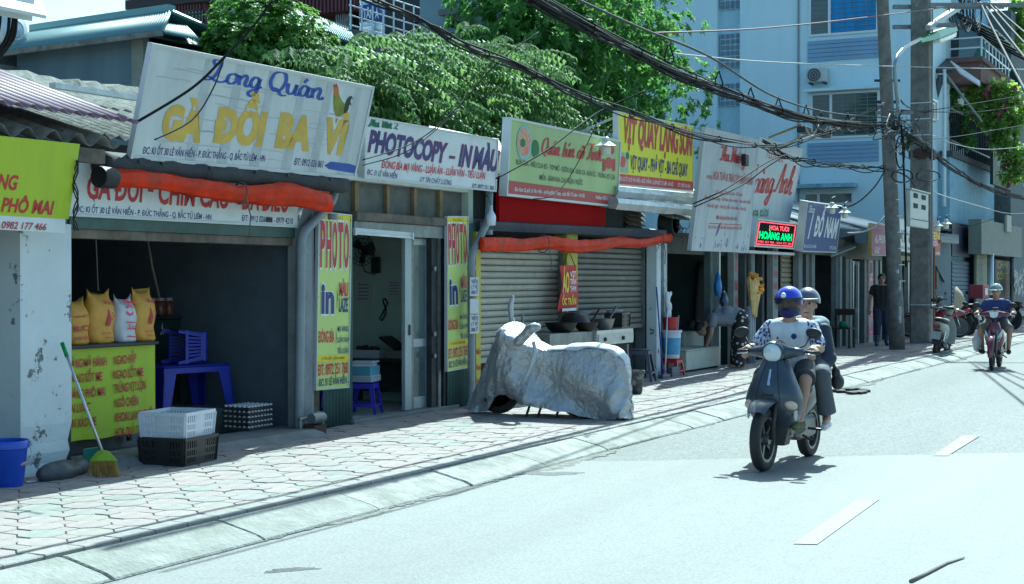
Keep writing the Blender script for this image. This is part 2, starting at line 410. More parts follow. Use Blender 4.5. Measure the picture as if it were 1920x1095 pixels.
rope_m = M('cord', (.10,.10,.09), .9)
def corr(name, a, b, c, d, waves, amp, m, parent, seg=4, sub=1):
    """corrugated sheet: a-b along the eave, d-c along the ridge"""
    a, b, c, d = map(Vector, (a, b, c, d)); n = (b - a).cross(d - a).normalized(); N = waves * seg
    mb = MB(); vs = []; fs = []
    rows = sub + 1
    for j in range(rows):
        t = j / sub
        for i in range(N + 1):
            u = i / N; p = a.lerp(b, u).lerp(d.lerp(c, u), t); vs.append(p + n * amp * math.sin(u * waves * 2 * math.pi))
    for j in range(sub):
        for i in range(N): q = j * (N + 1) + i; fs.append((q, q+1, q+N+2, q+N+1))
    K = len(vs); vs += [v - n * .006 for v in vs]; fs += [tuple(i + K for i in reversed(f)) for f in fs]
    for i in range(N): fs.append((i+1, i, K+i, K+i+1))
    mb.add(vs, fs); return mb.build(name, m, parent, smooth=True, fix=False)
def room(t, x0, x1, z1, depth, wl, wr, wb, fl=None, z0=SW, fy=FY, ceil=True, cm=None):
    """inside of a shop: two side walls, back wall, floor, ceiling"""
    MB().box(x0 - .06, x0 + .06, fy + .005, fy + depth, 0, z1).build('side_wall', wl, t)
    MB().box(x1 - .06, x1 + .055, fy + .005, fy + depth, 0, z1).build('side_wall', wr, t)
    MB().box(x0 + .063, x1 - .063, fy + depth - .1, fy + depth - .003, 0, z1).build('back_wall', wb, t)
    MB().box(x0 + .063, x1 - .063, fy + .13, fy + depth - .103, 0, z0 + .01).build('floor_slab', fl or cement, t)
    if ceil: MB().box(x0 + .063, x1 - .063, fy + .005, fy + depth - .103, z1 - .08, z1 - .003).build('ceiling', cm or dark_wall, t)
def roof(t, x0, x1, ze, zr, ye=8.28, yr=11.2, waves=None, m=None, name='roof'):
    return corr(name, (x0, ye, ze), (x1, ye, ze), (x1, yr, zr), (x0, yr, zr), waves or int((x1 - x0) / .17), .022, m or fibro, t)
def sign(name, label, bl, br, tr, tl, yb, yt, m, frame=None, t=.05, cat='sign', group=None, fw_=.035):
    """board with a face and a thin frame; corners in the photo, bottom edge at depth yb and top edge at yt"""
    BL, BR, TR, TL = oy(*bl, yb), oy(*br, yb), oy(*tr, yt), oy(*tl, yt)
    c = (BL + BR) / 2
    T = thing(name, c, label, cat, group)
    n = (BR - BL).cross(TL - BL).normalized()
    TR = TL + (BR - BL) if (TR - (TL + BR - BL)).length < .16 else TR
    mb = MB(); mb.slab(BL, BR, TR, TL, t); face = mb.build('board', m, T)
    if frame:
        mb = MB(); P = [BL, BR, TR, TL]
        for i in range(4):
            a, b = P[i], P[(i+1) % 4]; d = (b - a).normalized()
            mb.bar(a - n * t * .5 - d * fw_ * .5, b - n * t * .5 + d * fw_ * .5, fw_, t + .02 + .002 * (i % 2), n)
        mb.build('frame', frame, T)
    return Panel(BL, BR, TR, TL, T)
# print colours
p_red = M('red print', hexc(168,38,44), .5, var=.1); p_navy = M('navy print', hexc(38,40,110), .5, var=.1); p_blue = M('blue print', hexc(30,72,158), .5, var=.15)
p_gold = M('gold print', hexc(190,162,66), .5, var=.14, scale=5); p_white = M('white print', (.7,.72,.72), .5, var=.05); p_black = M('black print', (.02,.022,.03), .5)
p_green = M('green print', hexc(30,110,80), .5, var=.1); p_yellow = M('yellow print', hexc(214,196,40), .5, var=.1); p_teal = M('teal print', hexc(40,120,110), .5)
p_pink = M('pink print', hexc(208,72,110), .5); p_dkgreen = M('dark green print', hexc(20,62,44), .5); p_crimson = M('crimson print', hexc(190,30,60), .5)
lime = M('lime vinyl', hexc(166,186,30), .5, var=.12, scale=1.2, bump=.25, bscale=3, stain=.3, stcol=(.22,.25,.06), stscale=2, streak=True)
white_board = M('white board', (.60,.65,.66), .5, var=.06, scale=2, stain=.28, stcol=(.33,.35,.34), stscale=1.5, streak=False)
old_board = M('weathered white vinyl', (.52,.56,.56), .6, var=.10, scale=1.6, stain=.42, stcol=(.26,.29,.30), stscale=1.8, streak=True)  # streaks mix weathering with supports showing dark through the sheet
green_board = M('pale green vinyl', hexc(158,180,118), .5, var=.09, scale=1.5, bump=.2, bscale=3, stain=.25, stcol=(.2,.26,.14), stscale=2, streak=True)
yel_board = M('yellow vinyl', hexc(214,212,24), .5, var=.07, scale=2, bump=.2, bscale=3, stain=.2, stcol=(.4,.38,.05), stscale=2, streak=True)
yg_board = M('yellow green vinyl', hexc(188,206,116), .5, var=.06, scale=2)
frame_w = M('white frame', (.52,.55,.56), .5, .2, var=.1, stain=.3, stcol=(.2,.18,.16), stscale=6)
# ---- shop at the left edge of the picture
K0 = thing('corner_shop', (6.5, FY, 0), 'small shop at the edge with a purple corrugated roof and white pillar', 'shop')
px0, px1 = oy(38, 600, 8.38).x, oy(134, 600, 8.38).x
chip = M('chipped white pillar paint', (.56,.61,.62), .9, var=.05, scale=3, bump=.2, bscale=20, stain=.9, stcol=(.10,.105,.11), stscale=4.2)
_n = chip.node_tree.nodes
for nn in _n:
    if nn.type == 'VALTORGB' and nn.color_ramp.elements[0].color[0] == 0: nn.color_ramp.elements[0].position = .60; nn.color_ramp.elements[1].position = .625
mb = MB(); N = 14                                          # pillar with a worn foot
rings = []
for i, z in enumerate([.02, .12, .2, .28, .36, .5, 2.06]):
    w = [.0, .0, .03, .01, .02, 0, 0][i]
    rings.append([(px0 + w, 8.38 + w, z), (px1 - w * 1.6, 8.38 + w * .6, z), (px1 - w, 8.75, z), (px0, 8.75, z)])
mb.loft(rings); mb.build('pillar', chip, K0)
MB().box(px0 - .30, px0 - .003, 8.62, 8.75, 0, 2.05).build('wall', grey_wall, K0)
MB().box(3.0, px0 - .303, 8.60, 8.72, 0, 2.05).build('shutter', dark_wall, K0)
MB().box(3.0, px1 - .002, 8.42, 8.72, 2.064, 2.72).build('lintel', grey_wall, K0)
purple = M('purple roof sheet', (.17,.105,.15), .5, .1, var=.12, scale=3, stain=.2, stcol=(.12,.09,.1))
e1 = oy(262, 228, 7.85); v1 = ox(0, 132, e1.x); e0 = Vector((3.2, e1.y, e1.z))
corr('roof', e0, e1, v1, (3.2, v1.y, v1.z), 40, .02, purple, K0, seg=6)
corr('roof_underlay', (3.2, 8.0, e1.z - .17), (e1.x - .05, 8.0, e1.z - .17), (e1.x - .05, 8.9, e1.z + .1), (3.2, 8.9, e1.z + .1), 22, .045, fibro, K0, seg=8)
MB().box(3.0, px1 - .01, 8.02, 8.10, e1.z - .34, e1.z - .23).build('beam', wood_old, K0)
for xx in (5.0, 6.4, 7.6, 8.5): MB().bar((xx, 8.06, e1.z - .235), (xx, 8.42, e1.z - .3), .05).build('bracket', dark_metal, K0)
s = sign('shop_sign', 'lime sign with red lettering and a phone number at the edge of the picture', (-140,423), (122,437), (150,270), (-140,240), 8.1, 7.98, white_board, None)
s.shape([(-140,396), (129,411), (150,270), (-140,240)], lime, 'lime_print'); s.lift = .006
s.text('XONG', (-46,350), (30,356), 27, p_red, .03, .12); s.text('PHÔ MAI', (2,396), (97,402), 25, p_red, .03, .12); s.text('0982 177 466', (2,428), (86,432), 13, p_red, .012, .15)
mb = MB()
for k in range(3): mb.tube([oy(142 + 5*math.sin(t*1.1+k), 300 + t * 12, 8.0 - .03*math.sin(t + k)) for t in range(12)], .006, 5)
tag(mb.build('tangled_wire', black, smooth=True), 'black wires dangling at the edge of the lime sign', 'wire')
# ---- shop with the chicken billboard
X1, X2 = px1, oy(556, 600, FY).x
K1 = thing('eatery_shop', ((X1 + X2) / 2, FY, 0), 'open fronted eatery with a dark slate interior below the tilted white billboard', 'shop')
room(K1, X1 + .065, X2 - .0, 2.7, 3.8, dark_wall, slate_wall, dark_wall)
MB().box(X2 - .16, X2 + .06, 8.36, 8.49, 0, 2.62).build('pillar', grey_wall, K1)
MB().box(X1 + .005, X2 - .17, 8.40, 8.62, 2.03, 2.135).build('shutter_box', green_frame, K1)
MB().box(X1 + .005, X2 - .17, 8.43, 8.60, 1.955, 2.027).build('lintel', wood_old, K1)
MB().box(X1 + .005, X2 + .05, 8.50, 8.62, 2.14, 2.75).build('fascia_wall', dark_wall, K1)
rz = oy(160, 163, 11.0).z
roof(K1, 3.0, X2 + .4, 2.78, rz, 8.3, 11.0, 56)
mb = MB()
rr = random.Random(5); rings = []
for i in range(60):
    x = 3 + i * (X2 + .4 - 3) / 59; h = .02 + rr.uniform(-.03, .05); rings.append([(x, 10.75, rz - .08), (x, 10.85 + rr.uniform(-.05,.05), rz + h), (x, 11.1, rz + h + rr.uniform(-.03, .03)), (x, 11.25, rz - .06)])
mb.loft(rings); mb.build('ridge_mortar', fibro, K1)
MB().bar(oy(98, 160, 9.7), oy(270, 186, 9.7), .08, .05).build('roof_batten', steel, K1)
ramp = MB(); a0 = oz(300, 850, SW); rp = [(X1 + .4, 8.1), (oz(590, 815, SW).x, 8.02), (X2 + .1, 8.35), (X2 + .02, 8.62), (X1 + .07, 8.62), (X1 + .1, 8.2)]
ramp.add([(x, y, SW - .01) for x, y in rp] + [(x + (.1 if i in (0, 5) else -.12 if i in (1,) else 0), max(y + (.1 if i < 2 else 0), 8.0), SW + .065) for i, (x, y) in enumerate(rp)],
         [tuple(range(6, 12))] + [(i, (i+1) % 6, 6+(i+1) % 6, 6+i) for i in range(6)])
ramp.build('door_ramp', cement, K1)
s = sign('billboard', 'large tilted white billboard with gold letters and a rooster, worn and streaked', (246,294), (664,333), (690,166), (286,84), 8.18, 7.95, old_board, frame_w, .03, fw_=.03)
LQ = s
# script lettering drawn as brush strokes on a sign
def strokes(s, polys, m, w, name='script_lettering', slant=0.):
    """polys: list of lists of (px,py[,k]); ribbon of width w*k pixels that lies on the panel"""
    vs = []; fs = []
    for P in polys:
        Q = []
        for i in range(len(P) - 1):                       # Catmull-Rom
            p0, p1, p2, p3 = P[max(i-1, 0)], P[i], P[i+1], P[min(i+2, len(P)-1)]
            for j in range(5):
                t = j / 5; k1 = p1[2] if len(p1) > 2 else 1; k2 = p2[2] if len(p2) > 2 else 1
                f = lambda a, b, c, d: .5 * (2*b + (c-a)*t + (2*a-5*b+4*c-d)*t*t + (3*b-a-3*c+d)*t**3)
                Q.append((f(p0[0], p1[0], p2[0], p3[0]), f(p0[1], p1[1], p2[1], p3[1]), k1 + (k2 - k1) * t))
        l = P[-1]; Q.append((l[0], l[1], l[2] if len(l) > 2 else 1))
        b = len(vs)
        for i, q in enumerate(Q):
            a_, c_ = Q[max(i-1, 0)], Q[min(i+1, len(Q)-1)]; dx, dy = c_[0]-a_[0], c_[1]-a_[1]; L = math.hypot(dx, dy) or 1
            # pen with a slanted nib: thick on down strokes
            nib = .45 + .75 * abs(dy / L); h = w * q[2] * nib / 2
            vs += [s.at(q[0] - dy / L * h, q[1] + dx / L * h), s.at(q[0] + dy / L * h, q[1] - dx / L * h)]
        for i in range(len(Q) - 1): fs.append((b+2*i, b+2*i+1, b+2*i+3, b+2*i+2))
    mb = MB(); mb.v = vs; mb.f = fs; return mb.build(name, m, s.o, fix=False)
s = LQ
# "Long Quán" in a flowing hand
def sc_letters(seq, x0, y0, dx, dy, sx, sy, sl):
    """letters as strokes in a unit box (x right, y up), slanted, walking along a baseline"""
    A = {'L': [[(.15,.75),(.05,.95),(.3,1.05),(.42,.85),(.3,.4),(.12,.1),(-.15,.0),(-.2,.12),(0,.15),(.3,.02),(.6,.0),(.85,.15)]],
         'o': [[(.35,.5),(.1,.4),(.05,.1),(.25,0),(.45,.15),(.45,.42),(.3,.5)], [(.42,.45),(.6,.42)]],
         'n': [[(.05,.48),(.1,.0)], [(.1,.3),(.3,.52),(.42,.4),(.38,.1),(.5,.0),(.62,.12)]],
         'g': [[(.42,.45),(.2,.5),(.05,.25),(.15,.02),(.35,.1),(.45,.45)], [(.45,.48),(.4,-.1),(.2,-.42),(.02,-.3),(.2,-.12),(.6,.1)]],
         'Q': [[(.5,1.0),(.12,.85),(.0,.4),(.2,.05),(.5,.1),(.7,.5),(.62,.9),(.4,1.0)], [(.1,.15),(.35,.12),(.6,-.12),(.85,-.1)]],
         'u': [[(.05,.5),(.06,.15),(.2,.0),(.38,.15),(.45,.5)], [(.45,.5),(.42,.12),(.52,0),(.64,.12)]],
         'a': [[(.42,.45),(.2,.5),(.05,.25),(.15,.02),(.35,.12),(.45,.48)], [(.45,.5),(.42,.12),(.52,0),(.64,.12)]],
         'h': [[(.1,.3),(.3,.8),(.28,1.02),(.16,.9),(.08,0)], [(.08,.25),(.28,.5),(.42,.4),(.38,.1),(.5,0),(.62,.12)]],
         'A': [[(-.1,.05),(.1,.0),(.4,.6),(.6,1.02),(.62,.5),(.62,0),(.75,.05)], [(.2,.38),(.5,.42),(.72,.4)]],
         'H': [[(.1,.9),(.25,1.0),(.25,.5),(.1,.0),(-.05,.08)], [(.75,1.0),(.65,.5),(.6,.05),(.75,.05)], [(.05,.45),(.4,.55),(.8,.5)]],
         'T': [[(-.05,.85),(.1,1.0),(.45,.92),(.8,1.0)], [(.5,.95),(.42,.4),(.25,.0),(.05,.1)]],
         'b': [[(.2,.9),(.15,.4),(.1,.02),(.35,.0),(.45,.25),(.3,.48),(.12,.35)]],
         'c': [[(.42,.4),(.28,.5),(.08,.3),(.12,.03),(.3,.0),(.5,.12)]],
         'i': [[(.12,.5),(.1,.1),(.2,.0),(.32,.1)]], 'V': [[(-.05,.85),(.1,1.0),(.2,.6),(.25,0),(.6,.6),(.72,1.0)]],
         'w': [[(.05,.5),(.08,.1),(.2,0),(.32,.4),(.4,.05),(.55,.1),(.6,.5)]],
         "'": [[(.0,.66),(.16,.86)]], '`': [[(.0,.84),(.16,.66)]], '^': [[(-.02,.62),(.12,.8),(.28,.62)]], '.': [[(.12,.68),(.15,.72)]], ',': [[(0,.5),(.12,.58)]]}
    out = []; x = 0.
    adv = {'L': .8, 'o': .52, 'n': .58, 'g': .55, 'Q': .8, 'u': .58, 'a': .58, 'h': .58, 'A': .8, 'H': .85, 'T': .62, 'b': .5, 'c': .42, 'i': .3, 'V': .55, 'w': .62, ' ': .4}
    for ch in seq:
        if ch in A:
            back = -.42 if ch in "'`^.," else 0
            for P in A[ch]:
                out.append([(x0 + (x + back + p[0]) * sx * dx + (p[1] * sy * sl), y0 + (x + back + p[0]) * sx * dy - p[1] * sy) for p in P])
        x += adv.get(ch, 0)
    return out, x
def script(s, txt, a, b, h, m, w, sl=.25):
    _, n = sc_letters(txt, 0, 0, 1, 0, 1, 1, 0); sx = 1 / n
    P, _ = sc_letters(txt, a[0], a[1], b[0] - a[0], b[1] - a[1], sx, h, sl)
    return strokes(s, P, m, w)
script(s, "Long Qua'n", (392,150), (604,187), 38, p_blue, 6.0, .22)
for t, a, b in (('GÀ', (300,256), (376,263)), ('ĐỒI', (398,262), (492,270)), ('BA', (515,272), (580,279)), ('VÌ', (600,281), (644,287))):
    s.text(t, a, b, 58, p_gold, .07)
s.text('ĐC: KI ỐT 30 LÊ VĂN HIẾN - P. ĐỨC THẮNG - Q. BẮC TỪ LIÊM - HN', (267,288), (496,303), 13, p_navy, .012)
s.text('ĐT: 0912 026 861 -', (551,309), (610,315), 13, p_navy, .012)
s.shape([(609,310), (616,317), (664,325), (667,311), (655,307), (620,303)], p_blue, 'paint_blot')
# rooster print
rb = M('rooster body print', hexc(120,128,40), .6, var=.35, scale=14); rt_ = M('rooster tail print', hexc(26,44,36), .6, var=.3, scale=12); rh = M('rooster neck print', hexc(176,112,40), .6, var=.3, scale=12)
s.shape([(627,168),(634,168),(637,180),(642,190),(648,196),(651,204),(646,213),(637,219),(630,218),(626,206),(625,186)], rb, 'rooster_print')
s.shape([(626,162),(630,158),(634,162),(636,178),(630,184),(626,176)], rh, 'rooster_print', lift=.001); s.shape([(625,163),(626,157),(629,160),(631,156),(633,161),(630,164)], p_red, 'rooster_print', lift=.002)
s.shape([(644,210),(647,196),(650,187),(655,181),(660,180),(662,187),(659,184),(657,190),(659,198),(655,196),(653,206),(648,213)], rt_, 'rooster_print', lift=.001)
s.shape([(630,222),(634,222),(631,230),(629,230)], rh, 'rooster_print', lift=.001)
mb = MB()
for i, px in enumerate((262, 305, 395, 480, 540, 620)): mb.box(*(lambda p: (p.x - .015, p.x + .015, 8.14, 8.5, p.z - .03, p.z - .005))(oy(px, 297 + (px - 246) * .093, 8.15)))
mb.build('bracket', dark_metal, s.o)
crease = M('vinyl crease', (.36,.40,.41), .7); rnd = random.Random(44)
for k in range(26):
    x0 = rnd.uniform(.03, .8); y0 = rnd.uniform(.1, .9); L = rnd.uniform(.06, .3); P = [(x0 + L*i/6, y0 + rnd.uniform(-.008, .008)) for i in range(7)]
    s.shape(P + [(u, v - .006) for u, v in reversed(P)], crease, 'crease', True, -.001)
support_shade = M('vinyl grime', (.40,.44,.45), .7)  # bands paint the supports' shade showing through the translucent sheet
for u in (.2, .33, .47, .62, .75, .9): s.shape([(u,.02),(u+.045,.02),(u+.04,.97),(u+.008,.97)], support_shade, 'support_shade_band', True, -.0015)
# lower sign, half hidden by the rolled tarp
s = sign('shop_sign', 'white shopfront sign with red letters half hidden behind a rolled orange tarp', (116,402), (556,425), (572,330), (150,293), 8.38, 8.33, white_board, frame_w, .05, fw_=.02)
for t, a, b in (('GÀ ĐỒI', (162,371), (266,378)), ('-', (277,364), (287,365)), ('CHIM CÂU', (296,381), (428,390)), ('-', (438,376), (446,377)), ('ĐÀ ĐIỂU', (452,391), (540,397))):
    s.text(t, a, b, 42 if t != '-' else 22, p_red, .03)
s.text('ĐC: KI ỐT 30 LÊ VĂN HIẾN - P. ĐỨC THẮNG - Q. BẮC TỪ LIÊM - HN', (142,397), (396,412), 11, p_navy, .012)
s.text('ĐT: 0912 026 861 - 0979 4210', (453,414), (549,420), 11, p_navy, .012)
s.shape([(498,407), (511,408), (511,417), (498,416)], p_black, 'paint_blot')
# ================================================================== rolled tarps, goods of the eatery
orange = M('orange tarp', hexc(184,44,6), .55, 0, var=.25, scale=5, bump=.8, bscale=8, stain=.5, stcol=(.20,.07,.04), stscale=3.5, spec=.15)
blue_tarp = M('dark blue tarp', (.035,.05,.075), .5, var=.25, scale=4, bump=.3, bscale=12)
def roll(name, label, path, rad, m, seed=0, ties=()):
    rnd = random.Random(seed); T = thing(name, path[0], label, 'tarp')
    P = []                                                  # resample
    for i in range(len(path) - 1):
        n = max(2, int((path[i+1] - path[i]).length / .035))
        for j in range(n): t = j / n; P.append((path[i].lerp(path[i+1], t), rad[i] + (rad[i+1] - rad[i]) * t))
    P.append((path[-1], rad[-1])); n = 22; vs = []; fs = []
    ph = [rnd.uniform(0, 6.28) for _ in range(6)]
    for i, (p, r) in enumerate(P):
        u = i * .035
        for j in range(n):
            a = 2 * math.pi * j / n
            k = .82 + .09 * math.sin(6*a + u*2.6 + ph[4] + .8*math.sin(u*3)) + .05 * math.sin(11*a - u*3.7 + ph[5]) + .10 * math.sin(2*a + u*1.9 + ph[0]) + .05 * math.sin(u*5 + ph[2] + 2*math.sin(a)) + .07 * max(0, math.sin(u*13 + 2.5*a + ph[1] + 2*math.sin(u*1.7)))**3 - .06 * max(0, math.sin(u*9.3 - 3.2*a + ph[3]))**3 + rnd.uniform(-.012, .012)
            vs.append(p + Vector((0, math.cos(a) * r * k * .62, math.sin(a) * r * k * 1.08 + .02 * math.sin(u * 3.1 + ph[3]))))
        if i:
            for j in range(n): q = (i-1)*n; fs.append((q+j, q+(j+1) % n, q+n+(j+1) % n, q+n+j))
    fs += [tuple(reversed(range(n))), tuple(range((len(P)-1)*n, len(P)*n))]
    mb = MB(); mb.add(vs, fs); mb.build('tarp_roll', m, T, smooth=True)
    for t in ties:
        c, r = P[int(t * (len(P) - 1))]; mb = MB()
        mb.tube([c + Vector((.01 * math.sin(a), math.cos(a) * r * .95, math.sin(a) * r * 1.2)) for a in [2*math.pi*k/14 for k in range(15)]], .008, 5)
        mb.tube([c + Vector((.0, -r * .8, -r * .6)), c + Vector((.04, -r, -r - .12)), c + Vector((.02, -r, -r - .3))], .006, 5)
        mb.build('tie_rope', rope_m, T)
    return T
roll('rolled_tarp', 'rolled orange tarp tied across the eatery front', [oy(px, py, 8.14) for px, py in ((212,338), (300,342), (420,356), (446,362), (520,367), (618,379))], [.075,.085,.095,.08,.105,.10], orange, 2, (.55,))
MB_ = MB(); c = oy(200, 333, 8.16); MB_.lathe(c - Vector((.06,0,0)), [(.085, -.03), (.09, 0), (.085, .13), (.0, .14)], 16, 'X')
MB_.build('end_cap', black, bpy.data.objects['rolled_tarp'], smooth=40)
aw = thing('folded_awning', oy(400, 330, 8.2), 'sagging dark awning cloth under the tilted billboard', 'awning')
mb = MB(); rings = []
for i in range(40):
    u = i / 39; p = oy(190 + u * 455, 304 + u * 42, 8.22); w = .02 * math.sin(i * 1.3)
    rings.append([p + Vector((0, 0, .09)), p + Vector((0, -.07, .03 + w)), p + Vector((0, -.06, -.08 + w)), p + Vector((0, .1, -.07)), p + Vector((0, .12, .07))])
mb.loft(rings); mb.build('cloth', M('dark awning cloth', (.03,.033,.036), .8, var=.3, scale=5, bump=.3), aw, smooth=True)
# --- inside
FL = .36
MB().box(X1 + .07, X2 - .063, 9.05, 12.1, .02, FL).build('raised_floor', cement, K1)
ctr = thing('counter', (oy(210, 800, 8.75).x, 8.75, SW), 'food counter with a lime banner of red dish names on its front', 'counter')
cx0, cx1 = X1 + .09, oy(290, 700, 8.75).x; zt = oy(210, 650, 8.75).z; zb = oy(210, 818, 8.75).z
MB().box(cx0, cx1, 8.70, 9.04, zt, zt + .03).build('counter_top', dark_metal, ctr, bevel=.004)
MB().box(cx0 + .01, cx1 - .02, 8.76, 9.0, zb + .02, zt - .003).build('cabinet', dark_wall, ctr)
for xx in (cx0 + .05, cx1 - .06):
    for yy in (8.79, 8.99): MB().bar((xx, yy, SW + .07), (xx, yy, zb + .017), .035).build('leg', dark_metal, ctr)
P = Panel(Vector((cx0, 8.745, zb)), Vector((cx1, 8.745, zb)), Vector((cx1, 8.745, zt - .004)), Vector((cx0, 8.745, zt - .004)), ctr)
mb = MB(); rings = []
for i in range(24):
    x = cx0 + (cx1 - cx0) * i / 23; w = .004 * math.sin(i * 1.1); rings.append([(x, 8.742 + w, zb - .006 * math.sin(i * .7)), (x, 8.746 + w, zt - .004), (x, 8.752 + w, zt - .004), (x, 8.752 + w, zb)])
mb.loft(rings); mb.build('banner', lime, ctr); P.lift = .011
for t, a, b in (('NƯỚNG MỠ HÀNH', (120,691), (201,685)), ('NƯỚNG SỐT ME', (122,720), (192,713)), ('NƯỚNG PHÔ MAI', (122,750), (198,741)), ('ỐN LUỘC', (126,775), (170,770)), ('ỐN XÀO ME', (128,803), (181,797)),
                ('NGAO HẤP', (215,684), (256,679)), ('NGAO SỐT ME', (213,711), (269,705)), ('TRỨNG VỊT LỘN', (214,737), (274,729)), ('NGÔ CHIÊN', (216,764), (260,759)), ('KHOAI LANG CHIÊN', (217,791), (291,781)), ('HOA QUẢ CÁC LOẠI', (217,819), (290,809))):
    P.text(t, a, b, 16, p_red, .02)
# sacks
sack_y = M('yellow woven sack', hexc(200,150,60), .6, var=.12, scale=8, bump=.4, bscale=9); sack_w = M('white woven sack', (.55,.55,.58), .6, var=.1, scale=8, bump=.4, bscale=9)
def sack(label, x0, x1, ztop, m, prints, y=8.86):
    xc, w = (x0 + x1) / 2, (x1 - x0) / 2; z0 = zt + .03; h = ztop - z0
    T = thing('rice_sack', (xc, y, z0), label, 'sack', 'sacks standing on the counter'); n = 24; rings = []
    rnd = random.Random(label)
    for i, (t, kw, kd) in enumerate([(0, .9, .85), (.04, 1, 1), (.25, 1.03, 1.1), (.5, 1, 1.05), (.7, .95, .85), (.82, .9, .5), (.9, .88, .25), (1, .92, .06)]):
        rr_ = []
        for j in range(n):
            a = 2*math.pi*j/n; c_, s_ = math.cos(a), math.sin(a); sx = math.copysign(abs(c_)**.55, c_); sy = math.copysign(abs(s_)**.7, s_)
            crn = .06 * abs(sx)**3 if t > .95 else 0
            rr_.append((xc + sx*w*kw + rnd.uniform(-.004, .004), y + sy*.085*kd + .02*math.sin(t*9+a)*kd, z0 + t*h - (.05 if t > .95 else 0) + crn + rnd.uniform(-.004, .004)))
        rings.append(rr_)
    mb = MB(); mb.loft(rings); mb.build('bag', m, T, smooth=True)
    pn = Panel(Vector((xc - w*.92, y - .108, z0)), Vector((xc + w*.8, y - .108, z0)), Vector((xc + w*.8, y - .07, ztop)), Vector((xc - w*.92, y - .07, ztop)), T)
    prints(pn)
def pr_y(pn):
    pn.shape([(.62,.30),(.72,.34),(.80,.45),(.74,.58),(.62,.68),(.66,.55),(.62,.45),(.56,.38)], p_red, 'print', True); pn.text('TÀI ĐỨC', (.45,.74), (.95,.70), .06, p_red, .03, uv=True)
    for u, v in ((.86,.55),(.84,.44),(.93,.50)): pn.shape([(u-.03,v),(u,v-.02),(u+.03,v),(u,v+.02)], p_red, 'print', True)
    pn.text('BỘT CHIÊN', (.30,.17), (.75,.17), .03, p_red, .01, uv=True); pn.text('THƠM NGON', (.42,.09), (.8,.09), .03, p_red, .01, uv=True)
def pr_w(pn):
    pn.shape([(.3,.62),(.5,.55),(.75,.58),(.8,.72),(.6,.8),(.38,.76)], p_pink, 'print', True); pn.shape([(.4,.65),(.55,.60),(.68,.63),(.66,.72),(.5,.74)], sack_w, 'print', True, .002)
    pn.shape([(.1,.86),(.9,.8),(.9,.84),(.1,.91)], p_crimson, 'print', True)
    for v in (.42, .28, .12): pn.shape([(.3,v),(.85,v-.02),(.85,v),(.3,v+.02)], p_crimson, 'print', True)
    pn.text('TK', (.4,.31), (.55,.31), .07, p_crimson, .03, uv=True); pn.text('KG', (.62,.29), (.82,.28), .06, p_crimson, .03, uv=True)
def pr_b(pn): pn.text('B.C', (.1,.28), (.9,.30), .10, p_red, .04, uv=True); pn.text('ĐẠI LỘC', (.1,.10), (.9,.12), .06, p_red, .03, uv=True); pn.text('TINH BỘT', (.1,.55), (.9,.58), .05, p_red, .01, uv=True)
fx = lambda px: oy(px, 600, 8.86).x
fz = lambda py: oy(200, py, 8.86).z
sack('yellow sack at the pillar end of the counter, partly hidden', fx(118), fx(158), fz(556), sack_y, pr_b)
sack('plump yellow sack with a red crescent, second from the pillar', fx(160), fx(206), fz(542), sack_y, pr_y)
sack('white sack with pink print between two yellow sacks', fx(208), fx(243), fz(553), sack_w, pr_w, 8.84)
sack('yellow sack with open peaked top at the inner end of the counter', fx(245), fx(282), fz(540), sack_y, pr_y)
# green cabinet with jars
cab = thing('green_cabinet', (11.0, 9.95, FL), 'dark green cabinet behind the counter inside the eatery', 'cabinet')
cgx0, cgx1 = oy(268, 700, 9.9).x, oy(366, 700, 9.9).x; cz = oy(320, 598, 9.9).z
cgm = M('dark green paint', (.012,.03,.026), .5, var=.2)
MB().box(cgx0, cgx1, 9.9, 10.4, FL, cz).build('body', cgm, cab, bevel=.01)
MB().box(cgx0 + .1, cgx1, 9.88, 10.4, cz + .003, cz + .03).build('top', dark_metal, cab)
pc = Panel(Vector((cgx0, 9.9, FL)), Vector((cgx1, 9.9, FL)), Vector((cgx1, 9.9, cz)), Vector((cgx0, 9.9, cz)), cab); pc.text('Á', (301,627), (307,627), 15, p_white, .03)
jar_m = M('red sauce jar', (.22,.07,.05), .25, var=.3, alpha=.8); lid_m = M('jar lid', (.35,.3,.3), .4)
for i, px in enumerate((284, 300, 316, 330)):
    c = oy(px, 572, 10.05); c.z = cz + .033; lb = 'dim red jar on the cabinet, %s' % ('nearest to the sacks', 'second from the sacks', 'third from the sacks', 'furthest from the sacks')[i]
    T = thing('sauce_jar', c, lb, 'jar', 'jars on the cabinet'); MB().lathe(c, [(.05,0),(.055,.02),(.055,.13),(.04,.15)], 14).build('body', jar_m, T, smooth=40); MB().lathe(c + Vector((0,0,.151)), [(.045,0),(.045,.03)], 14).build('lid', lid_m, T, smooth=40)
bxp = oy(345, 590, 9.98); bxp.z = cz + .032; tag(MB().box(bxp.x - .05, bxp.x + .09, 9.95, 10.1, cz + .032, cz + .12).build('carton', M('dim white carton', (.3,.33,.34), .7), bevel=.004), 'pale carton on top of the dark green cabinet', 'carton')
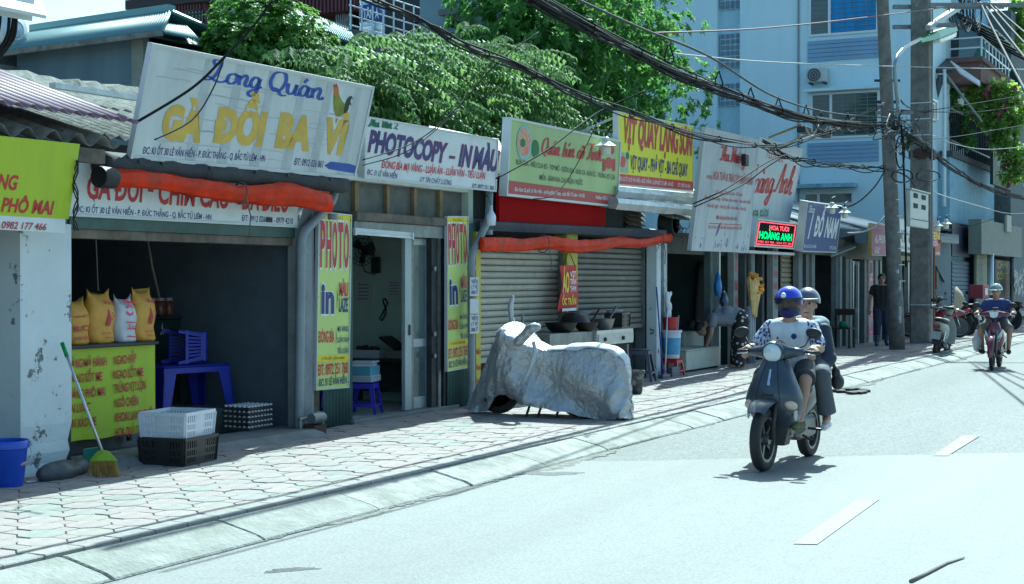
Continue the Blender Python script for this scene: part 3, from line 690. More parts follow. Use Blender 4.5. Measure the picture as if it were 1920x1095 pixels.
# plastic stools and table
pl_blue = M('blue plastic', hexc(44,52,160), .38, var=.08, spec=.5); pl_purple = M('violet plastic', hexc(62,50,170), .38, var=.08); pl_red = M('red plastic', hexc(170,30,40), .4, var=.1); pl_grey = M('grey plastic', hexc(74,78,96), .45, var=.1)
def stool(name, label, wt, wb, h, m, depth_ratio=1., cat='stool', ring=True, slats=False):
    T = thing(name, (0, 0, 0), label, cat); d = depth_ratio; n = 4
    mb = MB(); mb.box(-wt, wt, -wt*d, wt*d, h - .022, h); mb.build('seat' if cat == 'stool' else 'table_top', m, T, bevel=.012, smooth=50)
    mb = MB(); e = wt * .985; mb.box(-e, e, -e*d, -e*d + .012, h - .075, h - .023); mb.box(-e, e, e*d - .012, e*d, h - .075, h - .023); mb.box(-e, -e + .012, -e*d + .013, e*d - .013, h - .075, h - .023); mb.box(e - .012, e, -e*d + .013, e*d - .013, h - .075, h - .023); mb.build('rim', m, T)
    for sx in (-1, 1):
        for sy in (-1, 1):
            mb = MB(); L = wt * .30; t0 = Vector((sx*wt*.97, sy*wt*.97*d, h - .024)); b0 = Vector((sx*wb, sy*wb*d, 0))
            for ax in (Vector((-sx, 0, 0)), Vector((0, -sy, 0))):
                nrm = Vector((0, -sy, 0)) if ax.x else Vector((-sx, 0, 0)); th = .012
                lt, lb = L * 1.25, L * .75
                q = [b0, b0 + ax*lb, b0 + ax*lb + nrm*th, b0 + nrm*th]; r_ = [t0, t0 + ax*lt, t0 + ax*lt + nrm*th, t0 + nrm*th]
                mb.hexa(q + r_)
            mb.build('leg', m, T)
    if slats:
        for ax in range(4):
            for i in range(6):
                u = (-.55 + .22*i); mb = MB(); mb.T = Matrix.Rotation(R(90*ax), 4, 'Z'); z0 = h*.30; w0 = wb + (wt - wb)*.30
                mb.bar((u*w0, -w0*.97, z0), (u*wt, -wt*.97, h - .076), .022, .008, (0, 1, 0)); mb.T = None; mb.build('side_slat', m, T)
    if ring:
        k = .28; w = wb + (wt - wb) * k; z = h * k
        for a, b in (((-1,-1),(1,-1)), ((1,-1),(1,1)), ((1,1),(-1,1)), ((-1,1),(-1,-1))):
            MB().bar((a[0]*w*.97, a[1]*w*d*.97, z), (b[0]*w*.97, b[1]*w*d*.97, z), .014, .03).build('stretcher', m, T)
    return T
t = stool('plastic_table', 'low blue plastic table inside the eatery', .40, .43, .44, pl_blue, .66, 'table', False); t.location = (11.42, 9.42, FL); t.rotation_euler.z = R(-14)
c = oy(375, 672, 9.3)
st = stool('plastic_stool', 'blue plastic stool lying on its side on the blue table', .14, .17, .34, pl_blue, slats=True); st.location = (11.22, 9.40, FL + .44 + .175); st.rotation_euler = (R(0), R(90), R(-20))
pp = oz(714, 777, SW + .02)
st2 = stool('plastic_stool', 'violet plastic stool carrying a stack of paper in the photo shop doorway', .135, .175, .36, pl_purple); st2.location = (13.85, 8.86, SW + .02); st2.rotation_euler.z = R(18)
st3 = stool('plastic_stool', 'violet stool mostly hidden behind the green panel of the photo shop', .135, .175, .36, pl_purple); st3.location = (13.02, 8.85, SW + .02)
# crates
def crate(name, label, c, rot, w, d, h, m, z0):
    T = thing(name, (0, 0, 0), label, 'crate'); t = .014
    MB().box(-w*.94, w*.94, -d*.94, d*.94, 0, .012).build('base', m, T)
    for ax in range(4):
        mb = MB(); L = w if ax % 2 == 0 else d; o = (d if ax % 2 == 0 else w); mb.T = Matrix.Rotation(R(90 * ax), 4, 'Z')
        k = lambda z: .93 + .07 * z / h
        rows = [0.004, h*.30, h*.58, h*.97]
        for z in rows: mb.bar((-L*k(z), -o*k(z), z + .008), (L*k(z), -o*k(z), z + .008), .02 if z > h*.9 else .012, .028 if z > h*.9 else .018)
        nb = 15
        for i in range(nb + 1):
            u = -1 + 2*i/nb; wd = .016 if i not in (0, nb) else .04
            if 5 < i < 10: wd = .034
            mb.bar((u*L*.92, -o*.93, .01), (u*L*.985, -o*.995, h*.97), wd, .008, (0, 1, 0))
        mb.build('side_panel', m, T)
    T.location = (*c, z0); T.rotation_euler.z = rot; return T
pl_white = M('white plastic', (.55,.58,.64), .4, var=.06); pl_black = M('black plastic', (.02,.021,.022), .45, var=.2)
crate('plastic_crate', 'black plastic crate on the pavement under the white crate', (9.60, 7.95), R(5), .24, .22, .21, pl_black, SW)
crate('plastic_crate', 'white slotted plastic crate stacked on the black crate', (9.60, 7.96), R(9), .24, .21, .20, pl_white, SW + .212)
# egg trays
eg = thing('egg_trays', (11.55, 8.72, SW + .066), 'stack of dark trays full of white eggs beside the pillar', 'egg trays'); egm = M('white eggs', (.62,.62,.6), .4, var=.05); tray_m = M('dark egg tray', (.03,.032,.035), .7)
for k in range(5):
    z = SW + .068 + k * .048
    tr = MB(); tr.box(11.36, 11.76, 8.56, 8.88, z, z + .026); ob = tr.build('tray', tray_m, eg)
    mb = MB()
    for i in range(8):
        for j in range(6):
            if 0 < i < 7 and 0 < j < 5 and k < 4: continue
            mb.ell((11.385 + i*.05, 8.582 + j*.054, z + .024), (.017, .017, .022), 8, 6)
    q = mb.build('eggs', egm, ob, smooth=True); q['kind'] = 'stuff'
# broom, dustpan, bag, bucket
b0 = oz(203, 893, SW); top = oy(117, 645, 8.30)
br = thing('broom', b0, 'broom with green head and straw bristles leaning on the white pillar', 'broom')
j = b0 + Vector((-.02, .03, .17)); d = (top - j).normalized()
MB().cyl(j, top, .011, .011, 10).build('handle', alu, br, smooth=True); MB().cyl(top - d*.11, top + d*.01, .016, .016, 10).build('grip', M('green grip', hexc(30,130,60), .4), br, smooth=True)
rgt = Vector((.45, -.9, 0)).normalized()
def fan(a, wa, b, wb, th=.03):
    mb = MB(); mb.loft([[a - rgt*wa + Vector((0,th,0)), a - rgt*wa - Vector((0,th,0)), a + rgt*wa - Vector((0,th,0)), a + rgt*wa + Vector((0,th,0))], [b - rgt*wb + Vector((0,th,0)), b - rgt*wb - Vector((0,th,0)), b + rgt*wb - Vector((0,th,0)), b + rgt*wb + Vector((0,th,0))]]); return mb
fan(j + Vector((0,0,.03)), .02, j + Vector((.0,0,-.055)), .095).build('head', M('lime plastic head', hexc(140,170,40), .45), br, bevel=.006)
mb = MB(); rnd = random.Random(4)
for i in range(90):
    u = rnd.uniform(-1, 1); v = rnd.uniform(-1, 1); a = j + rgt*u*.085 + Vector((0, v*.02, -.055)); mb.tube([a, a + rgt*u*.02 + Vector((0, v*.02 - .005, -.115 + rnd.uniform(-.012, .012)))], .004, 4)
mb.build('bristles', M('straw', hexc(150,120,62), .8, var=.3, scale=20), br)
c = oz(172, 880, SW); dp = thing('dustpan', c, 'teal dustpan standing behind the broom', 'dustpan')
mb = MB(); mb.box(c.x - .09, c.x + .07, c.y, c.y + .012, SW + .005, SW + .17); mb.box(c.x - .09, c.x + .07, c.y + .013, c.y + .1, SW, SW + .012); mb.box(c.x - .1, c.x - .088, c.y, c.y + .1, SW, SW + .1); mb.build('pan', M('teal plastic', hexc(30,96,84), .4), dp, bevel=.003)
mb = MB(); rnd = random.Random(9); c = oz(135, 893, SW)
for i in range(9): mb.ell((c.x + rnd.uniform(-.22, .18), c.y + rnd.uniform(-.06, .08), SW + .05), (rnd.uniform(.1, .16), rnd.uniform(.07, .1), rnd.uniform(.05, .10)))
bagm = M('grey refuse bag', (.06,.065,.07), .5, var=.3, scale=6, bump=.5, bscale=14)
o = remesh(mb, 'refuse_bag', bagm, None, .02, 4); tag(o, 'slumped dark grey bag on the pavement at the foot of the pillar', 'bag')
c = oz(12, 911, SW); bu = thing('bucket', c, 'blue plastic bucket with a wire handle at the foot of the white pillar', 'bucket')
bl = M('bright blue plastic', hexc(40,72,180), .35, var=.08)
MB().lathe(c, [(.115,0),(.12,.01),(.148,.27),(.152,.275),(.16,.28),(.163,.32),(.155,.335),(.14,.325),(.14,.25),(.11,.02),(0,.015)], 32).build('body', bl, bu, smooth=35)
hp = []
for k in range(17): a = math.pi * k / 16; hp.append(c + Vector((.155*math.cos(a)*.9, -.155*math.cos(a)*.5 - .12*math.sin(a), .30 - .14*math.sin(a))))
MB().tube(hp, .004, 6).build('handle', steel, bu, smooth=True); MB().tube(hp[6:11], .013, 8).build('grip', M('worn pink grip', hexc(170,120,120), .5), bu, smooth=True)
c = oz(57, 904, SW); mb = MB(); mb.T = Matrix.Translation(c); mb.prism([(-.05,-.02,.003),(.04,-.03,.003),(.06,.01,.003),(-.02,.03,.003)], (0,0,.004)); mb.T = None; tag(mb.build('paper_scrap', white_board), 'white paper scrap on the pavement beside the blue bucket', 'litter')
# cords hanging in the opening
mb = MB(); mb.tube([oy(176, 372, 8.36), oy(180, 450, 8.5), oy(184, 545, 8.7)], .005, 5); tag(mb.build('dangling_string', rope_m), 'thin cord hanging in front of the yellow sacks', 'cord')
mb = MB(); mb.tube([oy(275, 440, 9.0), oy(285, 500, 9.05), oy(298, 556, 9.1)], .014, 6); tag(mb.build('leaning_pole', M('dim bamboo', (.08,.075,.06), .8), smooth=True), 'dim pole leaning behind the yellow sacks', 'pole')
# ================================================================== the photocopy shop
X3 = oy(888, 600, FY).x
K2 = thing('photo_shop', ((X2 + X3) / 2, FY, 0), 'narrow photocopy shop with a sliding glass door between two tall yellow green signs', 'shop')
room(K2, X2 + .18, X3 - .06, 2.75, 2.2, green_wall, green_wall, green_wall, M('pale tile floor', (.45,.45,.42), .5, var=.1), cm=plaster)
MB().box(X2 + .065, X2 + .19, 8.42, 8.56, 0, 2.4).build('pillar', grey_wall, K2, bevel=.006)
MB().box(X2 + .195, X2 + .40, 8.50, 8.62, 0, 2.4).build('door_post', wood_old, K2)
dx0, dx1 = oy(655, 600, FY).x, oy(832, 600, FY).x
corr('side_panel', (X2 + .405, 8.46, SW - .05), (dx0, 8.46, SW - .05), (dx0, 8.46, 2.3), (X2 + .405, 8.46, 2.3), 9, .012, green_sheet, K2)
corr('side_panel', (dx1 + .02, 8.46, SW - .05), (X3 - .01, 8.46, SW - .05), (X3 - .01, 8.46, 2.3), (dx1 + .02, 8.46, 2.3), 11, .012, green_sheet, K2)
MB().box(dx0 + .003, dx1 + .3, 8.40, 8.56, 2.24, 2.335).build('lintel', wood_old, K2, bevel=.01)
MB().box(dx0 + .003, dx1 + .3, 8.44, 8.56, 2.10, 2.235).build('track_cover', dull_steel, K2)
MB().box(X2 + .1, X3 + .05, 8.60, 8.66, 2.34, 2.78).build('fascia', M('grey asbestos panel', (.12,.13,.125), .9, var=.25, scale=4, stain=.5, stcol=(.05,.05,.045)), K2)
for px, w in ((598, .10), (668, .075), (727, .055), (778, .06), (826, .07), (610, .05)):
    c = oy(px, 360, 8.56).x; MB().box(c - w/2, c + w/2, 8.55, 8.597, 2.34, 2.78).build('stud', tan_wood, K2)
MB().box(dx0 - .02, dx1 + .25, 8.42, 8.60, 0, SW + .035).build('threshold', cement, K2, bevel=.01)
roof(K2, X2 + .42, X3 + .1, 2.85, 3.75, 8.3, 11.2)
MB().slab(oy(800, 262, 8.45), oy(945, 286, 8.45), oy(935, 262, 8.9), oy(805, 236, 8.9), .02).build('roof_sheet', frame_w, K2)
# sliding door
alu2 = M('grimy aluminium', (.34,.39,.41), .45, .4, var=.15, scale=4, stain=.5, stcol=(.12,.13,.13), stscale=4)
dr = thing('sliding_door', (oy(790, 700, 8.55).x, 8.55, SW), 'aluminium framed glass sliding door of the photo shop', 'door')
fx = lambda px: oy(px, 600, 8.55).x
za, zb_ = SW + .04, 2.09
MB().box(fx(757), fx(769), 8.53, 8.58, za, zb_).build('stile', alu2, dr, bevel=.004)
MB().box(fx(772), fx(777), 8.56, 8.60, za, zb_).build('stile', dull_steel, dr); MB().box(fx(801), fx(805), 8.56, 8.60, za, zb_).build('stile', alu2, dr)
for z0, z1 in ((za, za + .13), (.86, .95), (2.02, 2.09)): MB().box(fx(777), fx(801), 8.565, 8.595, z0, z1).build('rail', alu2, dr)
MB().box(fx(777), fx(801), 8.575, 8.583, za + .13, .86).build('pane', glass_m, dr); MB().box(fx(777), fx(801), 8.575, 8.583, .95, 2.02).build('pane', glass_m, dr)
MB().box(fx(763), fx(766), 8.52, 8.528, 1.0, 1.12).build('handle', black, dr)
for px, w in ((812, .10), (822, .06), (831, .05)): c = oy(px, 600, 8.5).x; MB().box(c - w/2, c + w/2, 8.47 + w*.2, 8.56, SW - .05, 2.1).build('door_post', dull_steel if px == 822 else dark_metal, K2)
for z in (.75, 1.0, 1.75):
    c = oy(820, 500, 8.43); mb = MB(); mb.lathe((c.x, 8.455, z), [(.028, 0), (.028, .02)], 12, 'Y'); mb.build('bolt', dull_steel, K2)
# tube lamp over the door
a, b = oy(663, 431, 8.40), oy(770, 440, 8.40); tl = thing('tube_lamp', a, 'unlit fluorescent tube lamp over the photo shop door', 'lamp')
MB().bar(a, b, .03, .045).build('housing', frame_w, tl); MB().tube([a + Vector((0,-.02,-.035)), b + Vector((0,-.02,-.035))], .013, 10).build('tube', M('lamp tube', (.7,.72,.72), .3), tl, smooth=True)
for e in (a, b): MB().bar(e + Vector((0,-.02,-.055)), e + Vector((0,-.02,.02)), .03).build('end_cap', frame_w, tl)
# things on the side wall seen through the door
XW = X3 - .125
def wp(c, a, o, z): return Vector((c.x - o, c.y - a, c.z + z))      # a: along the wall towards the street, o: out of the wall
c = ox(697, 470, XW); fn = thing('wall_fan', c, 'dark wall fan seen through the photo shop door', 'fan'); fanm = M('dark fan plastic', (.02,.022,.024), .5)
mb = MB()
for r_ in (.05, .10, .15, .19): mb.tube([wp(c, r_*math.cos(a), .22 + .02*abs(math.sin(a*3)), r_*math.sin(a)) for a in [2*math.pi*k/24 for k in range(25)]], .005, 5)
for k in range(18): a_ = 2*math.pi*k/18; mb.tube([wp(c, .03*math.cos(a_), .25, .03*math.sin(a_)), wp(c, .19*math.cos(a_), .22, .19*math.sin(a_))], .003, 4)
mb.build('cage', fanm, fn)
for k in range(3):
    a_ = 2*math.pi*k/3 + .4; u = (math.cos(a_), math.sin(a_)); w = (-math.sin(a_), math.cos(a_)); q = lambda r_, s_: wp(c, u[0]*r_ + w[0]*s_, .19 + .3*s_, u[1]*r_ + w[1]*s_)
    MB().slab(q(.04,-.03), q(.16,-.06), q(.16,.05), q(.04,.03), .004).build('blade', fanm, fn)
a, b = wp(c, -.06, .17, -.06), wp(c, .06, .02, .06); MB().box(a.x, b.x, b.y, a.y, a.z, b.z).build('motor', fanm, fn, bevel=.015)
a, b = wp(c, .02, .06, -.28), wp(c, .14, .005, -.08); MB().box(a.x, b.x, b.y, a.y, a.z, b.z).build('bracket', fanm, fn, bevel=.01)
MB().tube([wp(c, -.16, .03, -.1), wp(c, -.08, .03, -.26), wp(c, .06, .03, -.3), wp(c, .1, .03, -.24)], .007, 6).build('cord', fanm, fn)
paper = M('notice paper', (.5,.52,.52), .8, var=.05)
for i, (px0_, px1_, py0, py1, lb) in enumerate([(668,697,526,570,'framed notice on the photo shop wall below the fan'), (727,756,524,560,'wide notice sheet on the photo shop wall beside the door')]):
    a = ox(px0_, py1, XW); b = ox(px1_, py0, XW); T = thing('wall_notice', a, lb, 'notice'); MB().box(XW - .012, XW - .002, b.y, a.y, a.z, b.z).build('sheet', paper, T)
    x_ = XW - .013; pn = Panel(Vector((x_, a.y, a.z)), Vector((x_, b.y, a.z)), Vector((x_, b.y, b.z)), Vector((x_, a.y, b.z)), T)
    for v in (.8, .65, .5, .35, .2): pn.shape([(.15,v),(.85 - .1*i,v),(.85 - .1*i,v+.05),(.15,v+.05)], pvc, 'print', True)
# desk along that wall
dz = ox(700, 672, XW - .4).z; y0, y1 = ox(757, 670, XW - .4).y - .1, ox(655, 670, XW - .4).y + .1
dk = thing('desk', (XW - .3, (y0 + y1)/2, SW), 'dark desk along the wall deep inside the photo shop', 'desk'); MB().box(XW - .55, XW - .01, y0, y1, dz - .03, dz).build('desk_top', dark_metal, dk)
for yy in (y0 + .02, y1 - .06): MB().box(XW - .53, XW - .03, yy, yy + .04, SW + .011, dz - .033).build('leg', dark_metal, dk)
MB().box(XW - .15, XW - .12, y0 + .07, y1 - .07, .25, dz - .033).build('panel', dark_wall, dk)
a, b = ox(664, 668, XW - .35), ox(716, 652, XW - .35); T = thing('basket', (XW - .3, (a.y + b.y)/2, dz), 'white basket of red oddments on the desk in the photo shop', 'basket')
mb = MB(); x0, x1 = XW - .42, XW - .2; h = .1
mb.box(x0, x0 + .01, b.y, a.y, dz + .002, dz + h); mb.box(x1, x1 + .01, b.y, a.y, dz + .002, dz + h); mb.box(x0 + .011, x1 - .001, b.y, b.y + .01, dz + .002, dz + h); mb.box(x0 + .011, x1 - .001, a.y - .01, a.y, dz + .002, dz + h); mb.box(x0 + .011, x1 - .001, b.y + .011, a.y - .011, dz + .002, dz + .01); mb.build('body', pl_white, T)
mb = MB(); rnd = random.Random(2)
for i in range(14): mb.ell((rnd.uniform(x0 + .03, x1 - .02), rnd.uniform(b.y + .02, a.y - .02), dz + h + rnd.uniform(-.01, .03)), .032, 8, 6)
mb.build('contents', M('red black oddments', (.16,.03,.03), .5, col2=(.02,.02,.02), scale=16), T)
a, b = ox(735, 668, XW - .3), ox(760, 668, XW - .3); T = thing('copier', (XW - .3, (a.y + b.y)/2, dz), 'small copier with a raised lid on the desk in the photo shop', 'copier'); MB().box(XW - .45, XW - .1, b.y - .1, a.y, dz + .002, dz + .1).build('body', M('beige plastic', (.22,.2,.17), .5), T, bevel=.01)
l0, l1 = ox(722, 630, XW - .3), ox(752, 652, XW - .3); MB().slab(l0 + Vector((-.12,0,0)), l1 + Vector((-.12,0,0)), l1 + Vector((.15,0,0)), l0 + Vector((.15,0,0)), .03).build('lid', black, T)
mb = MB(); P = [ox(x, y, XW - .02) for x, y in ((722,560),(727,568),(722,578),(716,590),(711,598),(716,601),(722,592),(724,580),(720,570),(718,562),(722,560))]
mb.tube(P, .010, 6); tag(mb.build('cable_loop', black, smooth=True), 'loop of black cable hung on the photo shop wall', 'cable')
# paper on the stool
T = thing('paper_stack', (13.85, 8.86, SW + .38), 'stack of blue and white paper reams on the violet stool', 'paper'); z = SW + .381; rnd = random.Random(8)
for i, (h, col) in enumerate([(.055,(.32,.35,.40)), (.012,(.45,.47,.5)), (.10,(.10,.28,.36)), (.03,(.42,.45,.48)), (.008,(.2,.22,.4)), (.012,(.5,.52,.54))]):
    mb = MB(); mb.T = Matrix.Translation((13.85, 8.86, z)) @ Matrix.Rotation(R(18 + rnd.uniform(-7, 7)), 4, 'Z'); w = .15 + rnd.uniform(0, .02); mb.box(-w, w, -w*.8, w*.8, 0, h); mb.T = None; mb.build('ream', M('ream%d' % i, col, .6, var=.1), T); z += h + .001
# tall signs
for k, (L_, R_, zt0, zt1, zb0, zb1, lb) in enumerate([(597, 655, 397, 402, 731, 726, 'tall yellow green photo sign beside the eatery pillar'), (838, 879, 406, 410, 696, 689, 'tall yellow green photo sign beside the shuttered shop')]):
    s = sign('vertical_sign', lb, (L_ - 5*(k == 0), zb0), (R_ - 2, zb1), (R_, zt1), (L_, zt0), 8.40, 8.40, yg_board, frame_w, .02, group='pair of photo shop signs', fw_=.012)
    s.shape([(0,.955),(1,.955),(1,1),(0,1)], p_yellow, 'header_band', True); s.text('THU VÂN 2', (.25,.968), (.75,.968), .018, p_black, .01, uv=True)
    s.lift = .004
    for i, ch in enumerate('PHOTO'):
        u0 = .06 + i*.182; u1 = u0 + .16
        s.text(ch, (u0 - .012, .693), (u1 + .012, .693), .254, p_white, .05, uv=True, name='letter_outline')
        s.lift = .006; s.text(ch, (u0, .70), (u1, .70), .24, p_red, .035, uv=True); s.lift = .004
    s.text('in', (.10,.43), (.52,.43), .17, p_white, .06, uv=True, name='letter_outline'); s.lift = .006
    s.text('in', (.11,.435), (.51,.435), .16, p_navy, .04, uv=True)
    s.text('MÀU', (.66,.53), (.94,.53), .075, p_crimson, .03, uv=True); s.text('LAZE', (.66,.44), (.94,.44), .075, p_navy, .03, uv=True)
    s.shape([(.58,.44),(.62,.52),(.58,.60),(.60,.52)], p_dkgreen, 'brace_print', True); s.shape([(.57,.23),(.60,.29),(.57,.35),(.585,.29)], p_dkgreen, 'brace_print', True)
    s.text('ĐÓNG BÌA', (.05,.265), (.53,.265), .062, p_crimson, .02, uv=True)
    for i, t in enumerate(('MẠ VÀNG', 'LUẬN VĂN', 'TIỂU LUẬN')): s.text(t, (.63,.325 - i*.063), (.96,.325 - i*.063), .03, p_navy, .015, uv=True)
    s.shape([(0,.155),(1,.155),(1,.19),(0,.19)], p_yellow, 'band', True); s.lift = .007
    s.text('UY TÍN CHẤT LƯỢNG NHANH', (.15,.165), (.85,.165), .016, p_black, .005, uv=True)
    s.text('ĐT: 0972 251 768', (.05,.08), (.96,.085), .06, p_crimson, .02, uv=True); s.text('ĐC: 31 LÊ VĂN HIẾN', (.08,.02), (.93,.025), .038, p_navy, .02, uv=True)
    for v in (.03, .28, .52, .76, .97):
        for u in (.02, .98): q = s.uv(u, v); MB().lathe(q, [(.006, .002), (.006, -.004)], 6, 'Y').build('screw', dark_metal, s.o)
s = sign('shop_sign', 'white photocopy sign with dark blue letters under the trees', (683,332), (929,358), (937,263), (684,219), 8.22, 8.10, white_board, frame_w, .06, fw_=.02)
script(s, "Thu Va^n", (690,236), (734,241), 17, p_green, 3.2, .2); s.text('2', (738,241), (746,243), 13, p_green, .02)
for t, a, b in (('PHOTOCOPY', (690,282), (834,304)), ('-', (842,300), (852,301)), ('IN', (860,309), (880,312)), ('MÀU', (886,313), (931,320))):
    s.lift = .003; s.text(t, (a[0]-.8, a[1]+.8), (b[0]+.8, b[1]+.8), 38.5 if t != '-' else 19, p_crimson, .05, name='letter_outline'); s.lift = .005; s.text(t, a, b, 37 if t != '-' else 18, p_navy, .045)
s.text('ĐÓNG BÌA MẠ VÀNG - LUẬN ÁN - LUẬN VĂN - TIỂU LUẬN', (715,315), (909,336), 14, p_crimson, .015); s.text('ĐC: 31 LÊ VĂN HIẾN', (688,327), (744,335), 10, p_navy, .012)
s.text('UY TÍN CHẤT LƯỢNG', (787,340), (846,347), 9, p_navy, .004, .2); s.text('ĐT: 0972 251 768', (885,352), (925,357), 8, p_navy, .012)
# rain pipes
def pipe(label, pts, r_):
    T = thing('rain_pipe', pts[-1], label, 'pipe'); mb = MB(); P = []
    for i, p in enumerate(pts):
        if 0 < i < len(pts) - 1:
            a, b = (pts[i-1] - p).normalized(), (pts[i+1] - p).normalized()
            for t in (0, .25, .5, .75, 1): P.append(p + a*.09*(1-t)**2 + b*.09*t**2)
        else: P.append(p)
    mb.tube(P, r_, 14); mb.build('pipe', pvc, T, smooth=True)
    for p in pts[1:-1]: MB().lathe(p - Vector((0,0,.15)), [(r_*1.15, -.03), (r_*1.15, .03)], 14).build('collar', pvc, T, smooth=40)
    return T
q = oy(565, 440, 8.3)
pipe('grey rain pipe bent round the eatery pillar', [oy(630, 340, 8.3), oy(624, 378, 8.3), q, Vector((q.x, 8.33, .3)), Vector((q.x, 8.33, SW))], .045)
q = oy(884, 478, 8.3)
pipe('grey rain pipe bent behind the white bulb at the photo shop', [oy(918, 355, 8.3), oy(916, 412, 8.3), q, Vector((q.x, 8.3, .3)), Vector((q.x, 8.3, SW))], .045)
# bulb lamps
def bulb(label, c, k=1.):
    T = thing('bulb_lamp', c, label, 'lamp'); MB().lathe(c, [(.0,-.1*k),(.045*k,-.095*k),(.05*k,-.02*k),(.045*k,.01*k),(.02*k,.05*k),(.018*k,.06*k)], 18).build('bulb', M('white bulb', (.6,.66,.72), .35), T, smooth=True)
    MB().lathe(c + Vector((0,0,.061*k)), [(.017*k,0),(.017*k,.04*k),(.008*k,.05*k)], 12).build('socket', frame_w, T); MB().tube([c + Vector((0,0,.1*k)), c + Vector((.02,.05,.2*k)), c + Vector((.03,.15,.25*k))], .005, 6).build('wire', black, T)
bulb('white bulb hanging at the corner of the photocopy sign', oy(921, 405, 8.15), 1.15); bulb('small bulb hanging on the eatery sign corner', oy(562, 395, 8.25), .45)
# notices wrapped on the pipe, cloth
for i, (py0, py1, lb) in enumerate([(520,555,'upper paper notice stuck to the rain pipe'), (560,590,'narrow paper notice in the middle of the rain pipe'), (588,626,'lower paper notice stuck to the rain pipe')]):
    a, b = oy(881, py1, 8.25), oy(897, py0, 8.25); T = thing('paper_notice', a, lb, 'notice'); MB().box(a.x, b.x, 8.246, 8.252, a.z, b.z).build('sheet', paper, T)
    pn = Panel(Vector((a.x, 8.246, a.z)), Vector((b.x, 8.246, a.z)), Vector((b.x, 8.246, b.z)), Vector((a.x, 8.246, b.z)), T)
    if i != 1:
        for v, t in ((.68, 'VIỆN'), (.38, 'LÝ VỆ'), (.1, '0968 77')): pn.text(t, (.12, v), (.88, v), .2, p_navy, .01, uv=True)
mb = MB(); c = oy(585, 783, 8.25); mb.lathe((c.x, c.y - .06, c.z), [(.05,-.1),(.06,-.05),(.06,.05),(.05,.1)], 14, 'X'); mb.cyl((c.x - .22, c.y, c.z), (c.x + .2, c.y, c.z), .018); T = thing('water_meter', (c.x, c.y, SW), 'old water meter on a pipe at the foot of the photo shop', 'meter'); mb.build('meter_body', dull_steel, T, smooth=40)
mb = MB()
for dx in (-.2, .18): mb.cyl((c.x + dx, c.y, SW - .01), (c.x + dx, c.y, c.z), .018)
mb.build('pipe', dull_steel, T)
mb = MB(); mb.box(c.x - .1, c.x + .1, c.y - .1, c.y + .1, SW, c.z - .065); mb.build('brick_support', M('sooty brick', (.06,.04,.03), .9), T)
# ================================================================== the shuttered food shop
X4 = oy(1216, 600, FY).x
K3 = thing('shuttered_shop', ((X3 + X4) / 2, FY, 0), 'shop with two cream roller shutters pulled down under a long orange tarp', 'shop')
yx0, yx1 = oy(1061, 600, FY).x, oy(1084, 600, FY).x
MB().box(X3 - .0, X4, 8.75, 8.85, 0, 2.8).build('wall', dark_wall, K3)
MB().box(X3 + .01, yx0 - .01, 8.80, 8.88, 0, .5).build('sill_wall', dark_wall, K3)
slat_m = [M('cream slat%d' % i, c, .55, .1, var=.1, scale=5, stain=.3, stcol=(.13,.12,.10), stscale=4) for i, c in enumerate([(.40,.39,.32), (.37,.36,.30), (.42,.40,.33)])]
slat_d = [M('dull slat%d' % i, c, .6, .1, var=.15, scale=5, stain=.4, stcol=(.08,.075,.065), stscale=3) for i, c in enumerate([(.17,.165,.14), (.15,.15,.13), (.19,.18,.15)])]
def shutter(par, x0, x1, z0, z1, mats, y=8.62, pitch=.082):
    T = MB().box(x0, x1, y - .03, y + .03, z0, z0 + .07).build('roller_shutter', mats[0], par, bevel=.008)
    n = int((z1 - z0 - .075) / pitch); me = None
    for i in range(n):
        z = z0 + .075 + i * pitch
        mb = MB(); P = [(0, .012), (.012, -.006), (.03, -.016), (.055, -.016), (.07, -.006), (pitch - .006, .012)]
        mb.loft([[(x0, y + dy + random.uniform(-.002, .002), z + dz) for dz, dy in P] + [(x0, y + .02, z + pitch - .006), (x0, y + .02, z)], [(x1, y + dy, z + dz) for dz, dy in P] + [(x1, y + .02, z + pitch - .006), (x1, y + .02, z)]])
        mb.build('slat', random.choice(mats), T)
    return T
z_s1b = oy(895, 682, 8.62).z
shutter(K3, X3 + .05, yx0 - .02, z_s1b, 2.16, slat_m)
shutter(K3, yx1 + .03, X4 - .04, oy(1150, 618, 8.62).z, 2.2, slat_d)
for xx in (X3 + .0, yx0 - .018, yx1 - .015, X4 - .038): MB().box(xx, xx + .045, 8.56, 8.70, SW - .05, 2.2).build('guide_rail', dull_steel, K3)
ylw = M('yellow column vinyl', hexc(176,166,44), .5, var=.1, stain=.2)
MB().box(yx0 + .03, yx1 - .02, 8.50, 8.70, SW - .05, 2.3).build('column', ylw, K3)
yc = oy(890, 600, 8.45).x; MB().box(yc - .02, yc + .10, 8.42, 8.55, SW - .05, 2.2).build('column', ylw, K3)
pn = Panel(Vector((yc - .02, 8.42, 0)), Vector((yc + .10, 8.42, 0)), Vector((yc + .10, 8.42, 2.2)), Vector((yc - .02, 8.42, 2.2)), K3)
for t, v in (('Miến', .33), ('Bánh', .245), ('Phở', .165)): pn.text(t, (.05, v), (.95, v), .028, p_red, .02, uv=True)
MB().box(X4 - .0, X4 + .17, 8.36, 8.54, 0, 2.25).build('pillar', chip, K3, bevel=.01)
MB().box(X3 - .05, X4 + .1, 8.52, 8.60, 2.24, 2.36).build('beam', dark_metal, K3)
MB().box(X3, X4 + .1, 8.66, 8.72, 2.30, 2.95).build('fascia', dark_wall, K3)
roof(K3, X3 + .15, X4 + .2, 2.9, 3.9, 8.3, 11.2)
rp = M('red panel', hexc(140,6,14), .85, var=.08, scale=1.5, spec=.1)
a, b = oy(936, 425, 8.42), oy(1135, 428, 8.42); c, d = oy(1135, 383, 8.36), oy(936, 362, 8.36)
